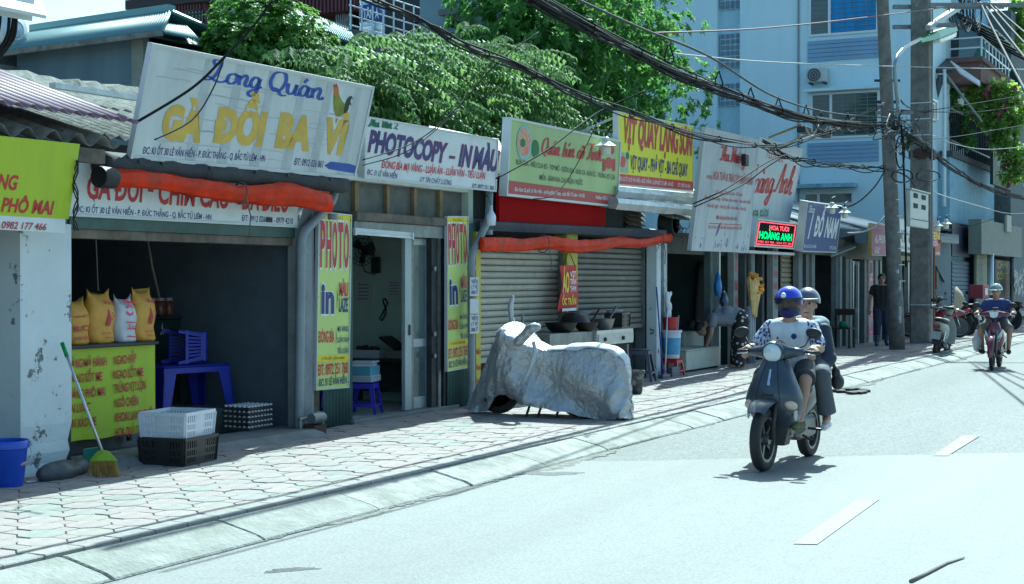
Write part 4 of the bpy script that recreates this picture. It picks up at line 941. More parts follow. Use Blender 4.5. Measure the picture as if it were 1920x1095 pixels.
MB().slab(a, b, c + Vector((0,0,.1)), d + Vector((0,0,.1)), .05).build('red_fascia', rp, K3)
tag(MB().slab(oy(900, 432, 8.40), oy(1250, 446, 8.40), oy(1250, 432, 8.36), oy(900, 415, 8.36), .05).build('awning_beam', blue_tarp), 'dark blue folded awning above the orange tarp of the shuttered shop', 'awning')
roll('rolled_tarp', 'long orange tarp rolled up in front of the roller shutters', [oy(px, py, 8.22) for px, py in ((902,461), (950,458), (1000,455), (1060,461), (1100,459), (1180,455), (1258,448))], [.08,.095,.095,.10,.085,.08,.065], orange, 6, (.27, .93))
# dark vents and duct under the tin gutters
vt = thing('vent_duct', oy(1255, 420, 8.5), 'dark round duct and louvres under the tin gutters', 'duct')
for i in range(6): p = oy(1190, 392 + i * 9, 8.62); MB().slab(p + Vector((-.35, -.05, -.03)), p + Vector((.35, -.05, -.03)), p + Vector((.35, .02, .03)), p + Vector((-.35, .02, .03)), .01).build('louvre', wood_old, vt)
c = oy(1262, 420, 8.45); MB().lathe(c, [(.17, -.05), (.19, -.04), (.19, .2), (.15, .2), (.15, -.05)], 20, 'Y').build('duct_ring', dark_metal, vt, smooth=40)
mb = MB(); rnd = random.Random(12)
for k in range(7):
    p = c + Vector((rnd.uniform(-.05, .25), -.08, rnd.uniform(-.2, .1))); P = [p]
    for j in range(6): p = p + Vector((rnd.uniform(-.08, .12), rnd.uniform(-.03, .02), rnd.uniform(-.1, .08))); P.append(p)
    mb.tube(P, .006, 5)
mb.build('loose_wire', rope_m, vt)
for k, (py, yb) in enumerate(((352, 8.16), (374, 8.06))):
    a, b = oy(1158, py, yb), oy(1304, py + 14, yb); T = thing('tin_gutter', a, ('upper', 'lower')[k] + ' folded tin gutter under the yellow roast duck sign', 'gutter', 'tin gutters'); n = 12; rings = []
    for i in range(n + 1):
        p = a.lerp(b, i / n); w = random.uniform(-.01, .01); rings.append([p + Vector((0, 0, .02)), p + Vector((0, -.02 + w, -.05)), p + Vector((0, .03, -.14 + w)), p + Vector((0, .26, -.1)), p + Vector((0, .26, .06))])
    mb = MB(); mb.loft(rings); mb.build('sheet', steel, T)
# signs
s = sign('shop_sign', 'pale green noodle shop sign with a soup bowl and red base band', (950,365), (1157,387), (1163,266), (957,222), 8.22, 8.17, green_board, frame_w, .09, fw_=.03)
s.shape([(0,0),(1,0),(1,.175),(0,.19)], M('brick red vinyl', hexc(150,44,48), .5, var=.06), 'base_band', True)
s.lift = .006
s.text('Đ/c: Kiot 32 phố Lê Văn Hiến - phường Đức Thắng - quận Bắc Từ Liêm - Hà Nội', (965,358), (1096,370), 7, p_white, .01); s.text('Hotline: 0965 870 085', (1117,373), (1150,377), 7, p_white, .01)
script(s, "Qua'n bu'n co^ Tinh", (1015,288), (1127,302), 30, p_red, 2.6, .2)
s.text('BÚN CUA - RIÊU CUA BÒ - TÓP MỠ - SƯỜN SỤN - BÚN CÁ - BÚN ỐC - TRỨNG VỊT LỘN', (968,308), (1153,337), 9.5, p_dkgreen, .008); s.text('MIẾN - BÁNH ĐA CUA TRỘN / NƯỚC', (1012,337), (1093,347), 9.5, p_dkgreen, .008)
def disc(s, cx, cy, rx, ry, m, name='print', lift=0., n=24): s.shape([(cx + rx*math.cos(2*math.pi*k/n), cy - ry*math.sin(2*math.pi*k/n)) for k in range(n)], m, name, lift=lift)
disc(s, 983, 268, 14, 32, M('bowl blue print', hexc(120,180,200), .5), 'bowl_print'); disc(s, 983, 267, 12.5, 28, M('soup print', hexc(170,130,90), .6, var=.5, scale=30, col2=hexc(210,170,140)), 'bowl_print', .001)
disc(s, 980, 268, 5, 8, M('herb print', hexc(40,110,60), .6, var=.4, scale=30), 'bowl_print', .002); disc(s, 987, 282, 4, 8, M('shrimp print', hexc(200,120,110), .6), 'bowl_print', .002)
disc(s, 1004, 279, 7, 17, MATS['herb print'], 'herb_print', .001)
disc(s, 1142, 306, 7, 11, p_red, 'crab_print', .001); disc(s, 1148, 282, 4, 7, p_red, 'crab_print', .001)
for k in range(5):
    for sd in (-1, 1): s.shape([(1142 + sd*6, 300 + k*4), (1142 + sd*12, 297 + k*4.5), (1142 + sd*11, 304 + k*4.5), (1142 + sd*6, 303 + k*4)], p_red, 'crab_print', lift=.001)
a = oy(1165, 215, 8.2); MB().tube([a, oy(1098, 243, 8.6), oy(1092, 246, 9.2)], .016, 8).build('brace', steel, s.o)
s = sign('shop_sign', 'bright yellow roast duck sign with big red letters', (1158,346), (1299,358), (1303,245), (1158,209), 8.22, 8.16, yel_board, frame_w, .06, fw_=.02)
s.shape([(0,0),(1,0),(1,.145),(0,.15)], M('red vinyl', hexc(178,40,46), .5, var=.06), 'base_band', True); s.lift = .006
for t, a, b in (('VỊT', (1168,264), (1192,270)), ('QUAY', (1196,270), (1234,279)), ('LẠNG', (1237,279), (1271,286)), ('SƠN', (1274,286), (1297,290))): s.text(t, a, b, 46, p_red, .045)
s.text('VỊT QUAY - PHỞ VỊT - BA CHỈ QUAY', (1182,316), (1289,330), 24, p_navy, .025)
s.text('ĐC: KI ỐT 33 LÊ VĂN HIẾN - ĐỨC THẮNG - QUẬN BẮC TỪ LIÊM - HÀ NỘI', (1162,338), (1262,349), 7, p_white, .012); s.text('ĐT: 0983 796 414', (1271,350), (1294,353), 7, p_white, .012)
s.shape([(1160,284),(1179,287),(1178,325),(1160,322)], M('duck photo back', hexc(150,170,150), .5, var=.3, scale=20), 'photo_print', lift=-.002); disc(s, 1168, 303, 5, 11, M('roast duck print', hexc(190,60,30), .5, var=.3, scale=25), 'photo_print', .001); disc(s, 1177, 292, 3, 7, MATS['herb print'], 'photo_print', .001)
# cone lamp on a bracket
def cone_lamp(label, c, k=1., arm=None):
    T = thing('shade_lamp', c, label, 'lamp')
    MB().lathe(c, [(.02*k,.12*k),(.045*k,.10*k),(.05*k,.06*k),(.135*k,.0),(.13*k,-.005),(.04*k,.05*k)], 20).build('lamp_shade', M('white enamel shade', (.55,.56,.5), .4, stain=.3, stcol=(.25,.2,.15)), T, smooth=35)
    MB().lathe(c, [(.0,-.115*k),(.055*k,-.11*k),(.062*k,-.07*k),(.062*k,-.008*k),(.03*k,.0)], 16).build('globe', M('milky globe', (.62,.62,.54), .3), T, smooth=35)
    MB().lathe(c, [(.012*k,.121*k),(.012*k,.17*k)], 8).build('neck', black, T)
    if arm: MB().tube([c + Vector((0,0,.165*k)), c + Vector((0,0,.2*k)), arm], .009*k, 6).build('arm', dull_steel, T)
p = oy(1136, 274, 8.0); cone_lamp('white shaded lamp hanging before the green noodle sign', p, 1.1, oy(1085, 245, 8.3))
# hanging red banner
a = oy(1052, 584, 8.38); T = thing('hanging_banner', a, 'narrow red banner with yellow letters hanging on the yellow column', 'banner')
rings = []
for i in range(8):
    t = i / 7; l, r_ = oy(1050 + 4*math.sin(t*5), 498 + 86*t, 8.38), oy(1081 + 2*math.sin(t*3), 497 + 84*t, 8.38); w = .012*math.sin(t*7)
    rings.append([l + Vector((0,w,0)), r_ + Vector((0,w,0)), r_ + Vector((0,w+.006,0)), l + Vector((0,w+.006,0))])
mb = MB(); mb.loft(rings); mb.build('cloth', M('red banner cloth', hexc(178,28,34), .6, var=.1), T)
bl_, br_, tl_, tr_ = oy(1053, 584, 8.36), oy(1081, 582, 8.36), oy(1051, 498, 8.36), oy(1081, 497, 8.36); pn = Panel(bl_, br_, tr_, tl_, T)
pn.text('ÁO', (.10,.42), (.52,.42), .42, p_yellow, .03, uv=True); pn.text('ỐC TRẦN', (.04,.14), (.96,.14), .14, p_yellow, .03, uv=True)
for t, v in (('VỊT', .74), ('TRẦN', .58), ('THƠM', .42)): pn.text(t, (.58, v), (.96, v), .12, p_white, .02, uv=True)
pn.shape([(.04,.0),(.96,.0),(.96,.06),(.04,.06)], p_white, 'white_hem', True)
mb = MB(); mb.tube([oy(1056, 498, 8.37), oy(1066, 470, 8.44), oy(1078, 498, 8.37)], .006, 5); mb.build('string', black, T)
# stove cart
gc = oz(1030, 742, SW); gx0, gx1 = 16.95, 19.75; gy0, gy1 = 8.0, 8.45; gz = oy(1100, 622, 8.0).z
sv = thing('stove_cart', ((gx0 + gx1) / 2, 8.2, SW), 'steel stove cart with burner knobs behind the covered motorbike', 'stove')
gx1 = oy(1185, 640, 8.0).x; gx0 = oy(1022, 640, 8.1).x; gm = oy(1117, 640, 8.0).x
MB().box(gx0, gm - .003, 8.03, 8.45, gz - .22, gz).build('tank', dull_steel, sv, bevel=.006)
MB().box(gm, gx1, 7.98, 8.45, gz - .2, gz).build('burner_box', M('brushed steel', (.5,.52,.5), .35, .7, var=.1), sv, bevel=.006)
MB().box(gm + .03, gx1 - .03, 7.965, 7.977, gz - .17, gz - .05).build('front_panel', M('pale enamel', (.45,.46,.42), .5), sv)
for px in (1134, 1168): p = oy(px, 640, 7.96); MB().lathe((p.x, 7.964, gz - .12), [(.03, 0), (.025, -.03)], 12, 'Y').build('knob', black, sv, smooth=40)
for xx in (gx0 + .05, gm, gx1 - .05):
    for yy in (8.06, 8.42): MB().box(xx - .02, xx + .02, yy - .02, yy + .02, SW, gz - .223).build('leg', dull_steel, sv)
MB().bar(Vector((gx0, 8.42, gz)), Vector((gx0, 8.42, gz + .25)), .03).build('upright', dull_steel, sv)
soot = M('sooty pan', (.02,.02,.021), .45, .4, var=.3); pan_s = M('pan steel', (.22,.22,.21), .35, .8, var=.2, stain=.5, stcol=(.03,.03,.03), stscale=8)
def pan(name, label, px, r_, h, m, y=8.2, tilt=(0, 0), z=None, handle=True, cat='pan'):
    c = oy(px, 600, y); c.z = (gz if z is None else z) + .003; T = thing(name, c, label, cat)
    MB().lathe(c, [(r_*.55, 0), (r_*.8, h*.3), (r_, h), (r_*1.03, h), (r_*.97, h*.9), (r_*.75, h*.35), (.0, .012)], 24).build('bowl', m, T, smooth=35)
    if handle:
        d = Vector((.6, -.2, .75)).normalized(); a = c + Vector((r_*.7, -.02, h*.8)); MB().bar(a, a + d*.26, .03, .012).build('handle', m, T)
    T.rotation_euler = (tilt[0], tilt[1], 0); return T
pan('wok', 'large black wok at the tank end of the stove cart', 1052, .22, .13, soot, handle=False)
T = pan('wok', 'upturned sooty wok in the middle of the stove cart', 1078, .21, .13, soot, z=gz + .1, handle=False, y=8.25); T.rotation_euler.x = R(180); T.location.z = gz + .25
pan('pan', 'shallow black pan with a raised handle on the stove cart', 1099, .17, .12, soot, y=8.1); pan('pot', 'round steel pot on the burner of the stove cart', 1133, .15, .15, pan_s, y=8.15, cat='pot')
T = crate('plastic_basket', 'black slotted basket of kitchenware at the end of the stove cart', (oy(1158, 600, 8.3).x, 8.3), R(5), .2, .12, .2, pl_black, gz + .003); T['category'] = 'basket'
pan('bowl', 'upturned pale bowl on top of the slotted basket', 1152, .13, .06, M('pale enamel bowl', (.4,.43,.48), .4), y=8.3, z=gz + .2, handle=False, cat='bowl')
pan('basin', 'grey basin behind the upturned wok', 1088, .16, .08, M('grey basin', (.25,.27,.32), .4), y=8.38, z=gz + .19, handle=False, cat='basin')
# stools and bucket beside the stove
st = stool('step_stool', 'grey plastic step stool beside the stove cart', .15, .22, .48, pl_grey); st.location = (oz(1205, 690, SW).x - 1.2, 8.3, SW); st.location = (oy(1200, 690, 8.2).x, 8.2, SW); st.rotation_euler.z = R(12)
c = oz(1190, 737, SW); T = thing('paint_bucket', c, 'paint splashed black bucket behind the covered motorbike', 'bucket')
MB().lathe(c, [(.095,0),(.10,.01),(.128,.27),(.138,.272),(.138,.30),(.125,.30),(.10,.05),(0,.04)], 28).build('body', M('splashed bucket', (.03,.032,.034), .6, var=.2, stain=.9, stcol=(.35,.36,.36), stscale=9), T, smooth=35)
# ================================================================== flower shop and the shops further along
def open_shop(name, label, pxa, pxb, ztop=2.5, wl=dark_wall, depth=3., wb=dark_wall):
    xa, xb = oy(pxa, 600, FY).x, oy(pxb, 600, FY).x
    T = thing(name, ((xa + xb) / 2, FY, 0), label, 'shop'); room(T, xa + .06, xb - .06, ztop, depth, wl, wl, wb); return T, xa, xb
post_w = M('dirty shaded white post', (.24,.255,.255), .8, var=.2, scale=4, stain=.4, stcol=(.12,.12,.115), stscale=4); post_g = M('shaded grey metal post', (.10,.115,.12), .6, .3, var=.2, stain=.3)  # both post colours darkened to carry the shade under the awnings
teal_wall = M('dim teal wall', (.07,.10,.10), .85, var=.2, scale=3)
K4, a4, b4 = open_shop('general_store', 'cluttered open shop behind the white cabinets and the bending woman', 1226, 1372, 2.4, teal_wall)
MB().box(a4 + .15, b4, 8.52, 8.60, 2.05, 2.4).build('lintel', dark_metal, K4)
roof(K4, a4, b4, 2.6, 3.6, 8.2, 11.4)
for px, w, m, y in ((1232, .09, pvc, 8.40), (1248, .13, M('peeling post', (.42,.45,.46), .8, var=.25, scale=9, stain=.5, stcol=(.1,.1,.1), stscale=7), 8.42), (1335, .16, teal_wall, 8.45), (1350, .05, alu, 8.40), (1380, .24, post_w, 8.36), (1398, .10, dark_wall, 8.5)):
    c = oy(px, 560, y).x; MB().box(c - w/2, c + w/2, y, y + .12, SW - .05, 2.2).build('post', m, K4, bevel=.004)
c = oy(1380, 560, 8.36).x; pn = Panel(Vector((c - .12, 8.36, 0)), Vector((c + .12, 8.36, 0)), Vector((c + .12, 8.36, 2.2)), Vector((c - .12, 8.36, 2.2)), K4)
for t, v in (('SHOP', .80), ('HOA', .655), ('TƯƠI', .52)): pn.text(t, (.2, v), (.85, v), .075, p_red, .03, uv=True)
for k in range(7): pn.shape([(.25 + k*.08, .92 - .02*(k % 3)), (.29 + k*.08, .90 - .02*(k % 2)), (.31 + k*.08, .98), (.27 + k*.08, .97)], (p_crimson, p_dkgreen, p_navy)[k % 3], 'flower_print', True)
# shelves and things in K4
for z in (.95, 1.45): MB().box(a4 + .4, b4 - .6, 9.6, 9.95, z, z + .03).build('shelf', dark_metal, K4)
rnd = random.Random(21)
for i in range(6):
    x = a4 + .6 + i * .45; z = 1.483 if i % 2 else .983; w, h = rnd.uniform(.12, .2), rnd.uniform(.1, .2)
    tag(MB().box(x - w, x + w, 9.65, 9.9, z, z + h).build('carton', M('carton%d' % (i % 3), [(.2,.18,.15),(.25,.26,.26),(.10,.13,.16)][i % 3], .8), bevel=.004), 'dim carton on the %s shelf of the cluttered shop, %s along it' % (('lower', 'upper')[i % 2], ('first', 'first', 'second', 'second', 'third', 'third')[i]), 'carton', 'cartons on the shelves')
cl = thing('hanging_coat', oy(1310, 600, 8.9), 'long black cloth hanging inside the cluttered shop', 'cloth'); rings = []
for z, w in ((1.95, .12), (1.8, .25), (1.3, .36), (.7, .45), (.35, .48)):
    p = oy(1318, 600, 8.9); rings.append([(p.x + w*math.cos(2*math.pi*k/16), 8.9 + .09*math.sin(2*math.pi*k/16)*(1 + .4*math.sin(k*2.5)), z) for k in range(16)])
mb = MB(); mb.loft(rings); mb.build('cloth', M('black cloth', (.008,.008,.009), .9), cl, smooth=True)
cabm = M('cream metal cabinet', (.40,.42,.37), .5, var=.1, stain=.3, stcol=(.2,.2,.17), stscale=4)
def cabinet(label, pa, pb, zt_, y0, y1, z0):
    xa, xb = oy(pa, 650, y0).x, oy(pb, 650, y0).x; T = thing('low_cabinet', ((xa + xb)/2, (y0 + y1)/2, z0), label, 'cabinet'); MB().box(xa, xb, y0, y1, z0 + .03, zt_).build('body', cabm, T, bevel=.01); MB().box(xa - .01, xb + .01, y0 - .01, y1 + .01, zt_ + .002, zt_ + .02).build('lid', cabm, T)
    for q in (xa + .05, xb - .05): MB().box(q - .03, q + .03, y0 + .02, y1 - .02, z0, z0 + .028).build('foot', dark_metal, T)
cabinet('long cream cabinet on the pavement beside the bending woman', 1287, 1350, oy(1320, 655, 8.3).z, 8.30, 8.75, SW); cabinet('cream cabinet standing behind the long low one', 1284, 1320, oy(1300, 624, 8.8).z, 8.8, 9.2, SW)
rs = stool('plastic_stool', 'red plastic stool under the white paint tub', .14, .17, .27, pl_red); rc = oy(1268, 690, 8.2); rs.location = (rc.x, 8.28, SW)
T = thing('paint_tub', (rc.x, 8.28, SW + .27), 'white paint tub with a blue label on a red stool', 'tub'); c = Vector((rc.x, 8.28, SW + .272))
MB().lathe(c, [(.125,0),(.15,.40),(.165,.405),(.165,.44),(.15,.44),(.13,.06),(0,.05)], 26).build('tub', pl_white, T, smooth=35); MB().lathe(c + Vector((0,0,.06)), [(.1315,0),(.1475,.26)], 26).build('label', M('blue label', hexc(90,150,190), .5, var=.15, scale=8), T, smooth=35)
T = thing('small_bucket', c + Vector((0,0,.44)), 'red bucket with a white plastic bag on the paint tub', 'bucket'); MB().lathe(c + Vector((0,.02,.443)), [(.10,0),(.125,.2),(.115,.2),(.09,.02),(0,.015)], 22).build('body', pl_red, T, smooth=35)
mb = MB(); q = c + Vector((-.03, .05, .68))
for dx, dz, r_ in ((0,0,.09),(.03,.12,.085),(-.02,.22,.07),(.05,.30,.05),(.12,.33,.04),(-.04,.32,.05)): mb.ell(q + Vector((dx, 0, dz)), (r_, r_*.6, r_*1.2))
o = remesh(mb, 'plastic_bag', M('thin white plastic', (.5,.54,.57), .35, var=.1, bump=.6, bscale=10), None, .015, 4); tag(o, 'white plastic bag bulging above the red bucket', 'bag')
T = thing('jug', (c.x + .42, 8.95, oy(1300, 624, 8.8).z + .03), 'grey kettle on the rear cream cabinet', 'kettle'); k = Vector((oy(1303, 600, 8.95).x, 8.95, oy(1300, 624, 8.8).z + .023)); T.location = k
MB().lathe(k, [(.1,0),(.14,.06),(.13,.16),(.06,.21),(.0,.22)], 20).build('body', pan_s, T, smooth=True); MB().tube([k + Vector((.1,0,.1)), k + Vector((.19,0,.18))], [.03,.015], 8).build('spout', pan_s, T)
# brooms leaning at the posts
for i, (pa, pb, ty, lb) in enumerate([((1264,692), (1272,592), 8.5, 'grey floor scraper leaning by the red stool'), ((1247,700), (1252,560), 8.35, 'thin broom stick leaning on the peeling post'), ((1243,662), (1231,538), 8.33, 'blue and white pole leaning on the pillar')]):
    a = oz(*pa, SW); b = oy(pb[0], pb[1], ty); 
    if i == 2: a = Vector((b.x + .35, 8.2, SW))
    a = Vector((oy(pa[0], pa[1], 8.12).x, 8.12, SW)); T = thing('broom', a, lb, 'broom'); MB().cyl(a + Vector((0,0,.02)), b, .016 if i == 0 else .011, n=10).build('handle', (pvc, alu, pl_blue)[i], T, smooth=True)
    if i < 2: MB().box(a.x - .16, a.x + .16, a.y - .03, a.y + .05, SW, SW + (.15 if i == 0 else .06)).build('head', pl_grey, T, bevel=.01)
# blue hanging bags
for i, (px, py0, py1, w, lb) in enumerate([(1346, 498, 555, .09, 'limp blue plastic bag hanging on the teal wall'), (1358, 538, 575, .13, 'round dark blue bag hanging over the bending woman')]):
    mb = MB(); t, b = oy(px, py0, 8.33), oy(px, py1, 8.33); mb.tube([t, t.lerp(b, .3)], .012, 6); mb.ell(t.lerp(b, .72), (w, .07, (t.z - b.z)*.32)); mb.ell(t.lerp(b, .5), (w*.6, .05, (t.z - b.z)*.3))
    o = remesh(mb, 'hanging_bag', M('blue thin plastic%d' % i, (hexc(40,100,160), hexc(28,48,84))[i], .35, var=.25, bump=.6, bscale=12), None, .014, 2); tag(o, lb, 'bag')
# ---- flower shop
K5, a5, b5 = open_shop('flower_shop', 'flower shop with a half shuttered front under the white banners', 1404, 1502, 2.5)
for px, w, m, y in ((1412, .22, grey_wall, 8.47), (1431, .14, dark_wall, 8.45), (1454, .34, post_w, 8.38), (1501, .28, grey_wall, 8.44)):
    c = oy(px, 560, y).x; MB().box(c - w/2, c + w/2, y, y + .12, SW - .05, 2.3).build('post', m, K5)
c = oy(1454, 560, 8.38).x; pn = Panel(Vector((c - .17, 8.38, 0)), Vector((c + .17, 8.38, 0)), Vector((c + .17, 8.38, 2.3)), Vector((c - .17, 8.38, 2.3)), K5)
for t, v in (('HOA TƯƠI', .73), ('HOA KHÔ', .63), ('HOA SÁP', .53)): pn.text(t, (.15, v), (.85, v), .05, p_red, .03, uv=True)
pn.text('0985 452', (.15,.82), (.85,.82), .03, p_teal, .02, uv=True)
for k in range(7): pn.shape([(.2 + k*.08, .90 - .015*(k % 3)), (.26 + k*.08, .88 - .02*(k % 2)), (.28 + k*.08, .95), (.22 + k*.08, .96)], (p_crimson, p_dkgreen, p_black)[k % 3], 'flower_print', True)
shutter(K5, oy(1466, 560, 8.6).x, oy(1496, 560, 8.6).x, .9, 2.25, [M('tan slat', (.30,.26,.17), .6, var=.15, stain=.3)], pitch=.1)
MB().box(a5, b5, 8.5, 8.6, 2.25, 2.6).build('lintel', dark_metal, K5); roof(K5, a5, b5, 2.7, 3.7, 8.2, 11.4)
# bouquet on tubes
bq = oz(1408, 662, SW); bx = oy(1408, 600, 8.2).x; T = thing('bouquet_stand', (bx, 8.2, SW), 'paper wrapped orange bouquets standing on grey tubes', 'bouquet')
for dx in (-.1, .02, .13): MB().cyl((bx + dx, 8.2, SW), (bx + dx, 8.2, 1.15), .045, n=12).build('tube', pvc, T, smooth=True)
kraft = M('kraft wrap', hexc(190,165,105), .7, var=.2, scale=10, bump=.5, bscale=12)
for dx, z0, h, w in ((-.04, 1.0, .6, .16), (.1, .95, .45, .14)):
    n = 14; mb = MB(); rings = []
    for t, kk in ((0, .35), (.35, .5), (.75, .9), (1, 1.15)): rings.append([(bx + dx + w*kk*math.cos(2*math.pi*k/n)*(1 + .12*(k % 2)), 8.15 + w*.6*kk*math.sin(2*math.pi*k/n), z0 + h*t + (.08*(k % 2) if t == 1 else 0)) for k in range(n)])
    mb.loft(rings, cap=False); mb.build('wrap', kraft, T, fix=False)
    mb = MB(); rnd = random.Random(z0)
    for k in range(26): mb.ell((bx + dx + rnd.uniform(-w, w), 8.13 + rnd.uniform(-.1, .06), z0 + h + rnd.uniform(-.04, .14)), rnd.uniform(.02, .04), 8, 6)
    mb.build('flowers', M('orange flowers', hexc(216,150,50), .7, var=.4, scale=20), T)
# LED sign
s = sign('led_sign', 'glowing red and green LED sign on a black box', (1413,461), (1488,466), (1497,416), (1421,411), 8.05, 8.0, M('black led panel', (.004,.004,.004), .8, spec=.1), frame_w, .14, fw_=.03)
led_r = M('red led', (1,.06,.09), .5, emit=.7, var=0); led_g = M('green led', (.06,.9,.18), .5, emit=.6, var=0)
for q in ([(.03,.06),(.97,.06),(.97,.10),(.03,.10)], [(.03,.90),(.97,.90),(.97,.94),(.03,.94)], [(.03,.10),(.06,.10),(.06,.90),(.03,.90)], [(.94,.10),(.97,.10),(.97,.90),(.94,.90)]): s.shape(q, led_r, 'led_border', True)
s.text('HOA TƯƠI', (.3,.66), (.8,.66), .16, led_r, .04, uv=True); s.text('HOÀNG ANH', (.09,.30), (.91,.30), .26, led_g, .035, uv=True); s.text('0985 452 988 - 0364 575 288', (.08,.14), (.92,.14), .08, led_r, .01, uv=True)
MB().box(*(lambda p, q: (p.x, q.x, 8.2, 8.4, p.z - .08, p.z - .03))(oy(1405, 466, 8.2), oy(1490, 470, 8.2))).build('bracket', frame_w, s.o)
# white flower banners
banner_m = M('faded white banner', (.44,.47,.48), .6, var=.07, scale=1.2, stain=.75, stcol=(.16,.20,.30), stscale=2.6, streak=True)
s = sign('banner_sign', 'tall faded white banner with blue stains before the cluttered shop', (1296,470), (1404,474), (1424,262), (1323,238), 8.02, 7.75, banner_m, None, .07)
script(s, "Thu Hu,ong", (1350,300), (1398,308), 26, p_red, 2.8, .15)
s.text('CHUYÊN', (1324,334), (1335,337), 7, p_red, .01); s.text('HOA TƯƠI & TRÁI CÂY NHẬP KHẨU', (1337,336), (1411,347), 15, p_red, .02)
for t, a, b in (('Giỏ tình - Hộp trái cây - Giỏ quà', (1342,363), (1392,368)), ('Bó hồ - Hoa tang - Kệ hoa chúc mừng - hoa sinh nhật', (1321,373), (1407,382)), ('Hoa hội nghị - Hoa kỷ yếu - Hoa hiếu - Hoa hỷ', (1326,388), (1399,395))): s.text(t, a, b, 7, p_red, .006)
s.text('Mọi loại giá theo nhu cầu', (1343,411), (1382,413), 8, p_red, .012); s.shape([(1330,418),(1391,421),(1391,422.5),(1330,419.5)], p_red, 'rule')
s.text('Địa chỉ: Kiot 34 Lê Văn Hiến. Điện thoại: 0975 637 707', (1328,428), (1391,431), 6, p_red, .006)
fade_b = M('faded blue print', hexc(110,130,180), .6, var=.3, scale=12); fade_p = M('faded pink print', hexc(190,130,150), .6, var=.3, scale=12); rnd = random.Random(6)
for k in range(34):
    u, v = rnd.uniform(.02, .95), abs(rnd.gauss(0, .07)) + .01; w_, h_ = rnd.uniform(.008, .02), rnd.uniform(.015, .05)
    s.shape([(u,v),(u+w_,v+.004),(u+w_*1.3,v+h_*.6),(u+w_*.8,v+h_),(u+w_*.2,v+h_*.8)], rnd.choice((fade_b, fade_b, fade_p)), 'flower_print', True)
s.shape([(.36,.14),(.40,.15),(.44,.25),(.41,.24)], p_navy, 'flower_print', True)
p = oy(1398, 300, 7.7); T = thing('floodlight', p, 'small black floodlight dangling before the faded banner', 'lamp'); MB().box(p.x - .09, p.x + .09, p.y - .03, p.y + .05, p.z - .1, p.z + .1).build('body', black, T, bevel=.01); MB().tube([p + Vector((0,0,.1)), p + Vector((0,0,.24)), oy(1388, 258, 7.8)], .01, 6).build('arm', steel, T)
s2 = sign('banner_sign', 'white flower shop banner with curling red script', (1398,414), (1478,421), (1507,281), (1424,258), 8.32, 8.12, M('white banner', (.50,.54,.55), .6, var=.06, stain=.2, stcol=(.3,.33,.35), stscale=2, streak=True), frame_w, .06, fw_=.02)
s2.text('FLOWER', (1437,295), (1468,306), 22, p_red, .004, .15); script(s2, "Hoa`ng", (1396,362), (1447,362), 54, p_red, 3.2, .25); script(s2, "Anh", (1452,358), (1482,366), 52, p_red, 3.2, .25)
s2.text('hoa tươi', (1408,404), (1440,406), 16, p_green, .03)
for pa, pb in (((1442,258),(1502,234)), ((1478,268),(1540,242))):
    T = thing('light_bracket', oy(*pa, 8.3), 'rusty arm holding a floodlight above the flower banner, %s' % ('inner one' if pa[0] < 1450 else 'outer one'), 'bracket', 'floodlight arms'); a, b = oy(*pa, 8.3), oy(*pb, 7.6); MB().bar(a, b, .035).build('arm', M('rusty arm', (.28,.20,.09), .8, var=.3), T); MB().box(b.x - .02, b.x + .42, b.y - .08, b.y + .08, b.z - .14, b.z - .02).build('floodlight', black, T, bevel=.01)
# ---- menswear shop
K6, a6, b6 = open_shop('menswear_shop', 'narrow clothes shop with white door posts behind the blue sign', 1502, 1582, 2.4)
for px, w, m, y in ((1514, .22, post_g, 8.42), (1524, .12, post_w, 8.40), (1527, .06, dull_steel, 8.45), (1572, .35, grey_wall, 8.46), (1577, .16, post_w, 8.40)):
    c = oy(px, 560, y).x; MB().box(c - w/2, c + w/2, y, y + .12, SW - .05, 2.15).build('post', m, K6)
MB().box(a6, b6, 8.48, 8.6, 2.16, 2.55).build('lintel', dark_metal, K6); roof(K6, a6 - .3, b6 + .2, 2.75, 3.7, 8.1, 11.6, m=steel)
MB().slab(oy(1558, 480, 8.3), oy(1605, 462, 8.3), oy(1602, 440, 8.9), oy(1570, 448, 8.9), .03).build('canopy', M('green canopy', (.22,.27,.22), .7), K6)
cl = thing('clothes_rail', (oy(1545, 600, 9.2).x, 9.2, SW), 'dim clothes hanging inside the menswear shop', 'clothes'); c = oy(1545, 560, 9.2).x
MB().cyl((c - .7, 9.3, 1.75), (c + .9, 9.3, 1.75), .015).build('rail', dull_steel, cl); MB().cyl((c - .7, 9.3, SW), (c - .7, 9.3, 1.76), .015).build('upright', dull_steel, cl)
for i in range(6): q = c - .6 + i*.26; MB().box(q - .05, q + .05, 9.1, 9.5, .75, 1.7).build('garment', M('garment%d' % (i % 3), [(.03,.03,.035),(.06,.05,.045),(.02,.03,.05)][i % 3], .9), cl, bevel=.03)
s = sign('shop_sign', 'dark blue menswear sign with white letters and two lamps', (1504,471), (1568,473), (1580,392), (1514,378), 8.0, 7.82, M('blue vinyl', hexc(46,72,128), .5, var=.08), frame_w, .14, fw_=.02)
s.text('Shop', (1516,398), (1527,400), 14, p_white, .01, .1); s.text('ĐỒ', (1525,441), (1540,443), 36, p_white, .04); s.text('NAM', (1545,443), (1567,446), 36, p_white, .04); s.shape([(1524,402),(1526,402),(1516,448),(1514,448)], p_white, 'rule'); s.text('Địa chỉ: 35 Lê Văn Hiến', (1507,464), (1530,465), 6, p_white, .01); s.text('0975 532 086', (1555,467), (1567,468), 6, p_white, .01)
for i, (px, py) in enumerate(((1560,390), (1584,399))): cone_lamp('white shade lamp %s the blue menswear sign' % ('in front of', 'at the outer edge of')[i], oy(px, py, 7.6), 1.0, oy(px + 6, py - 22, 8.1))
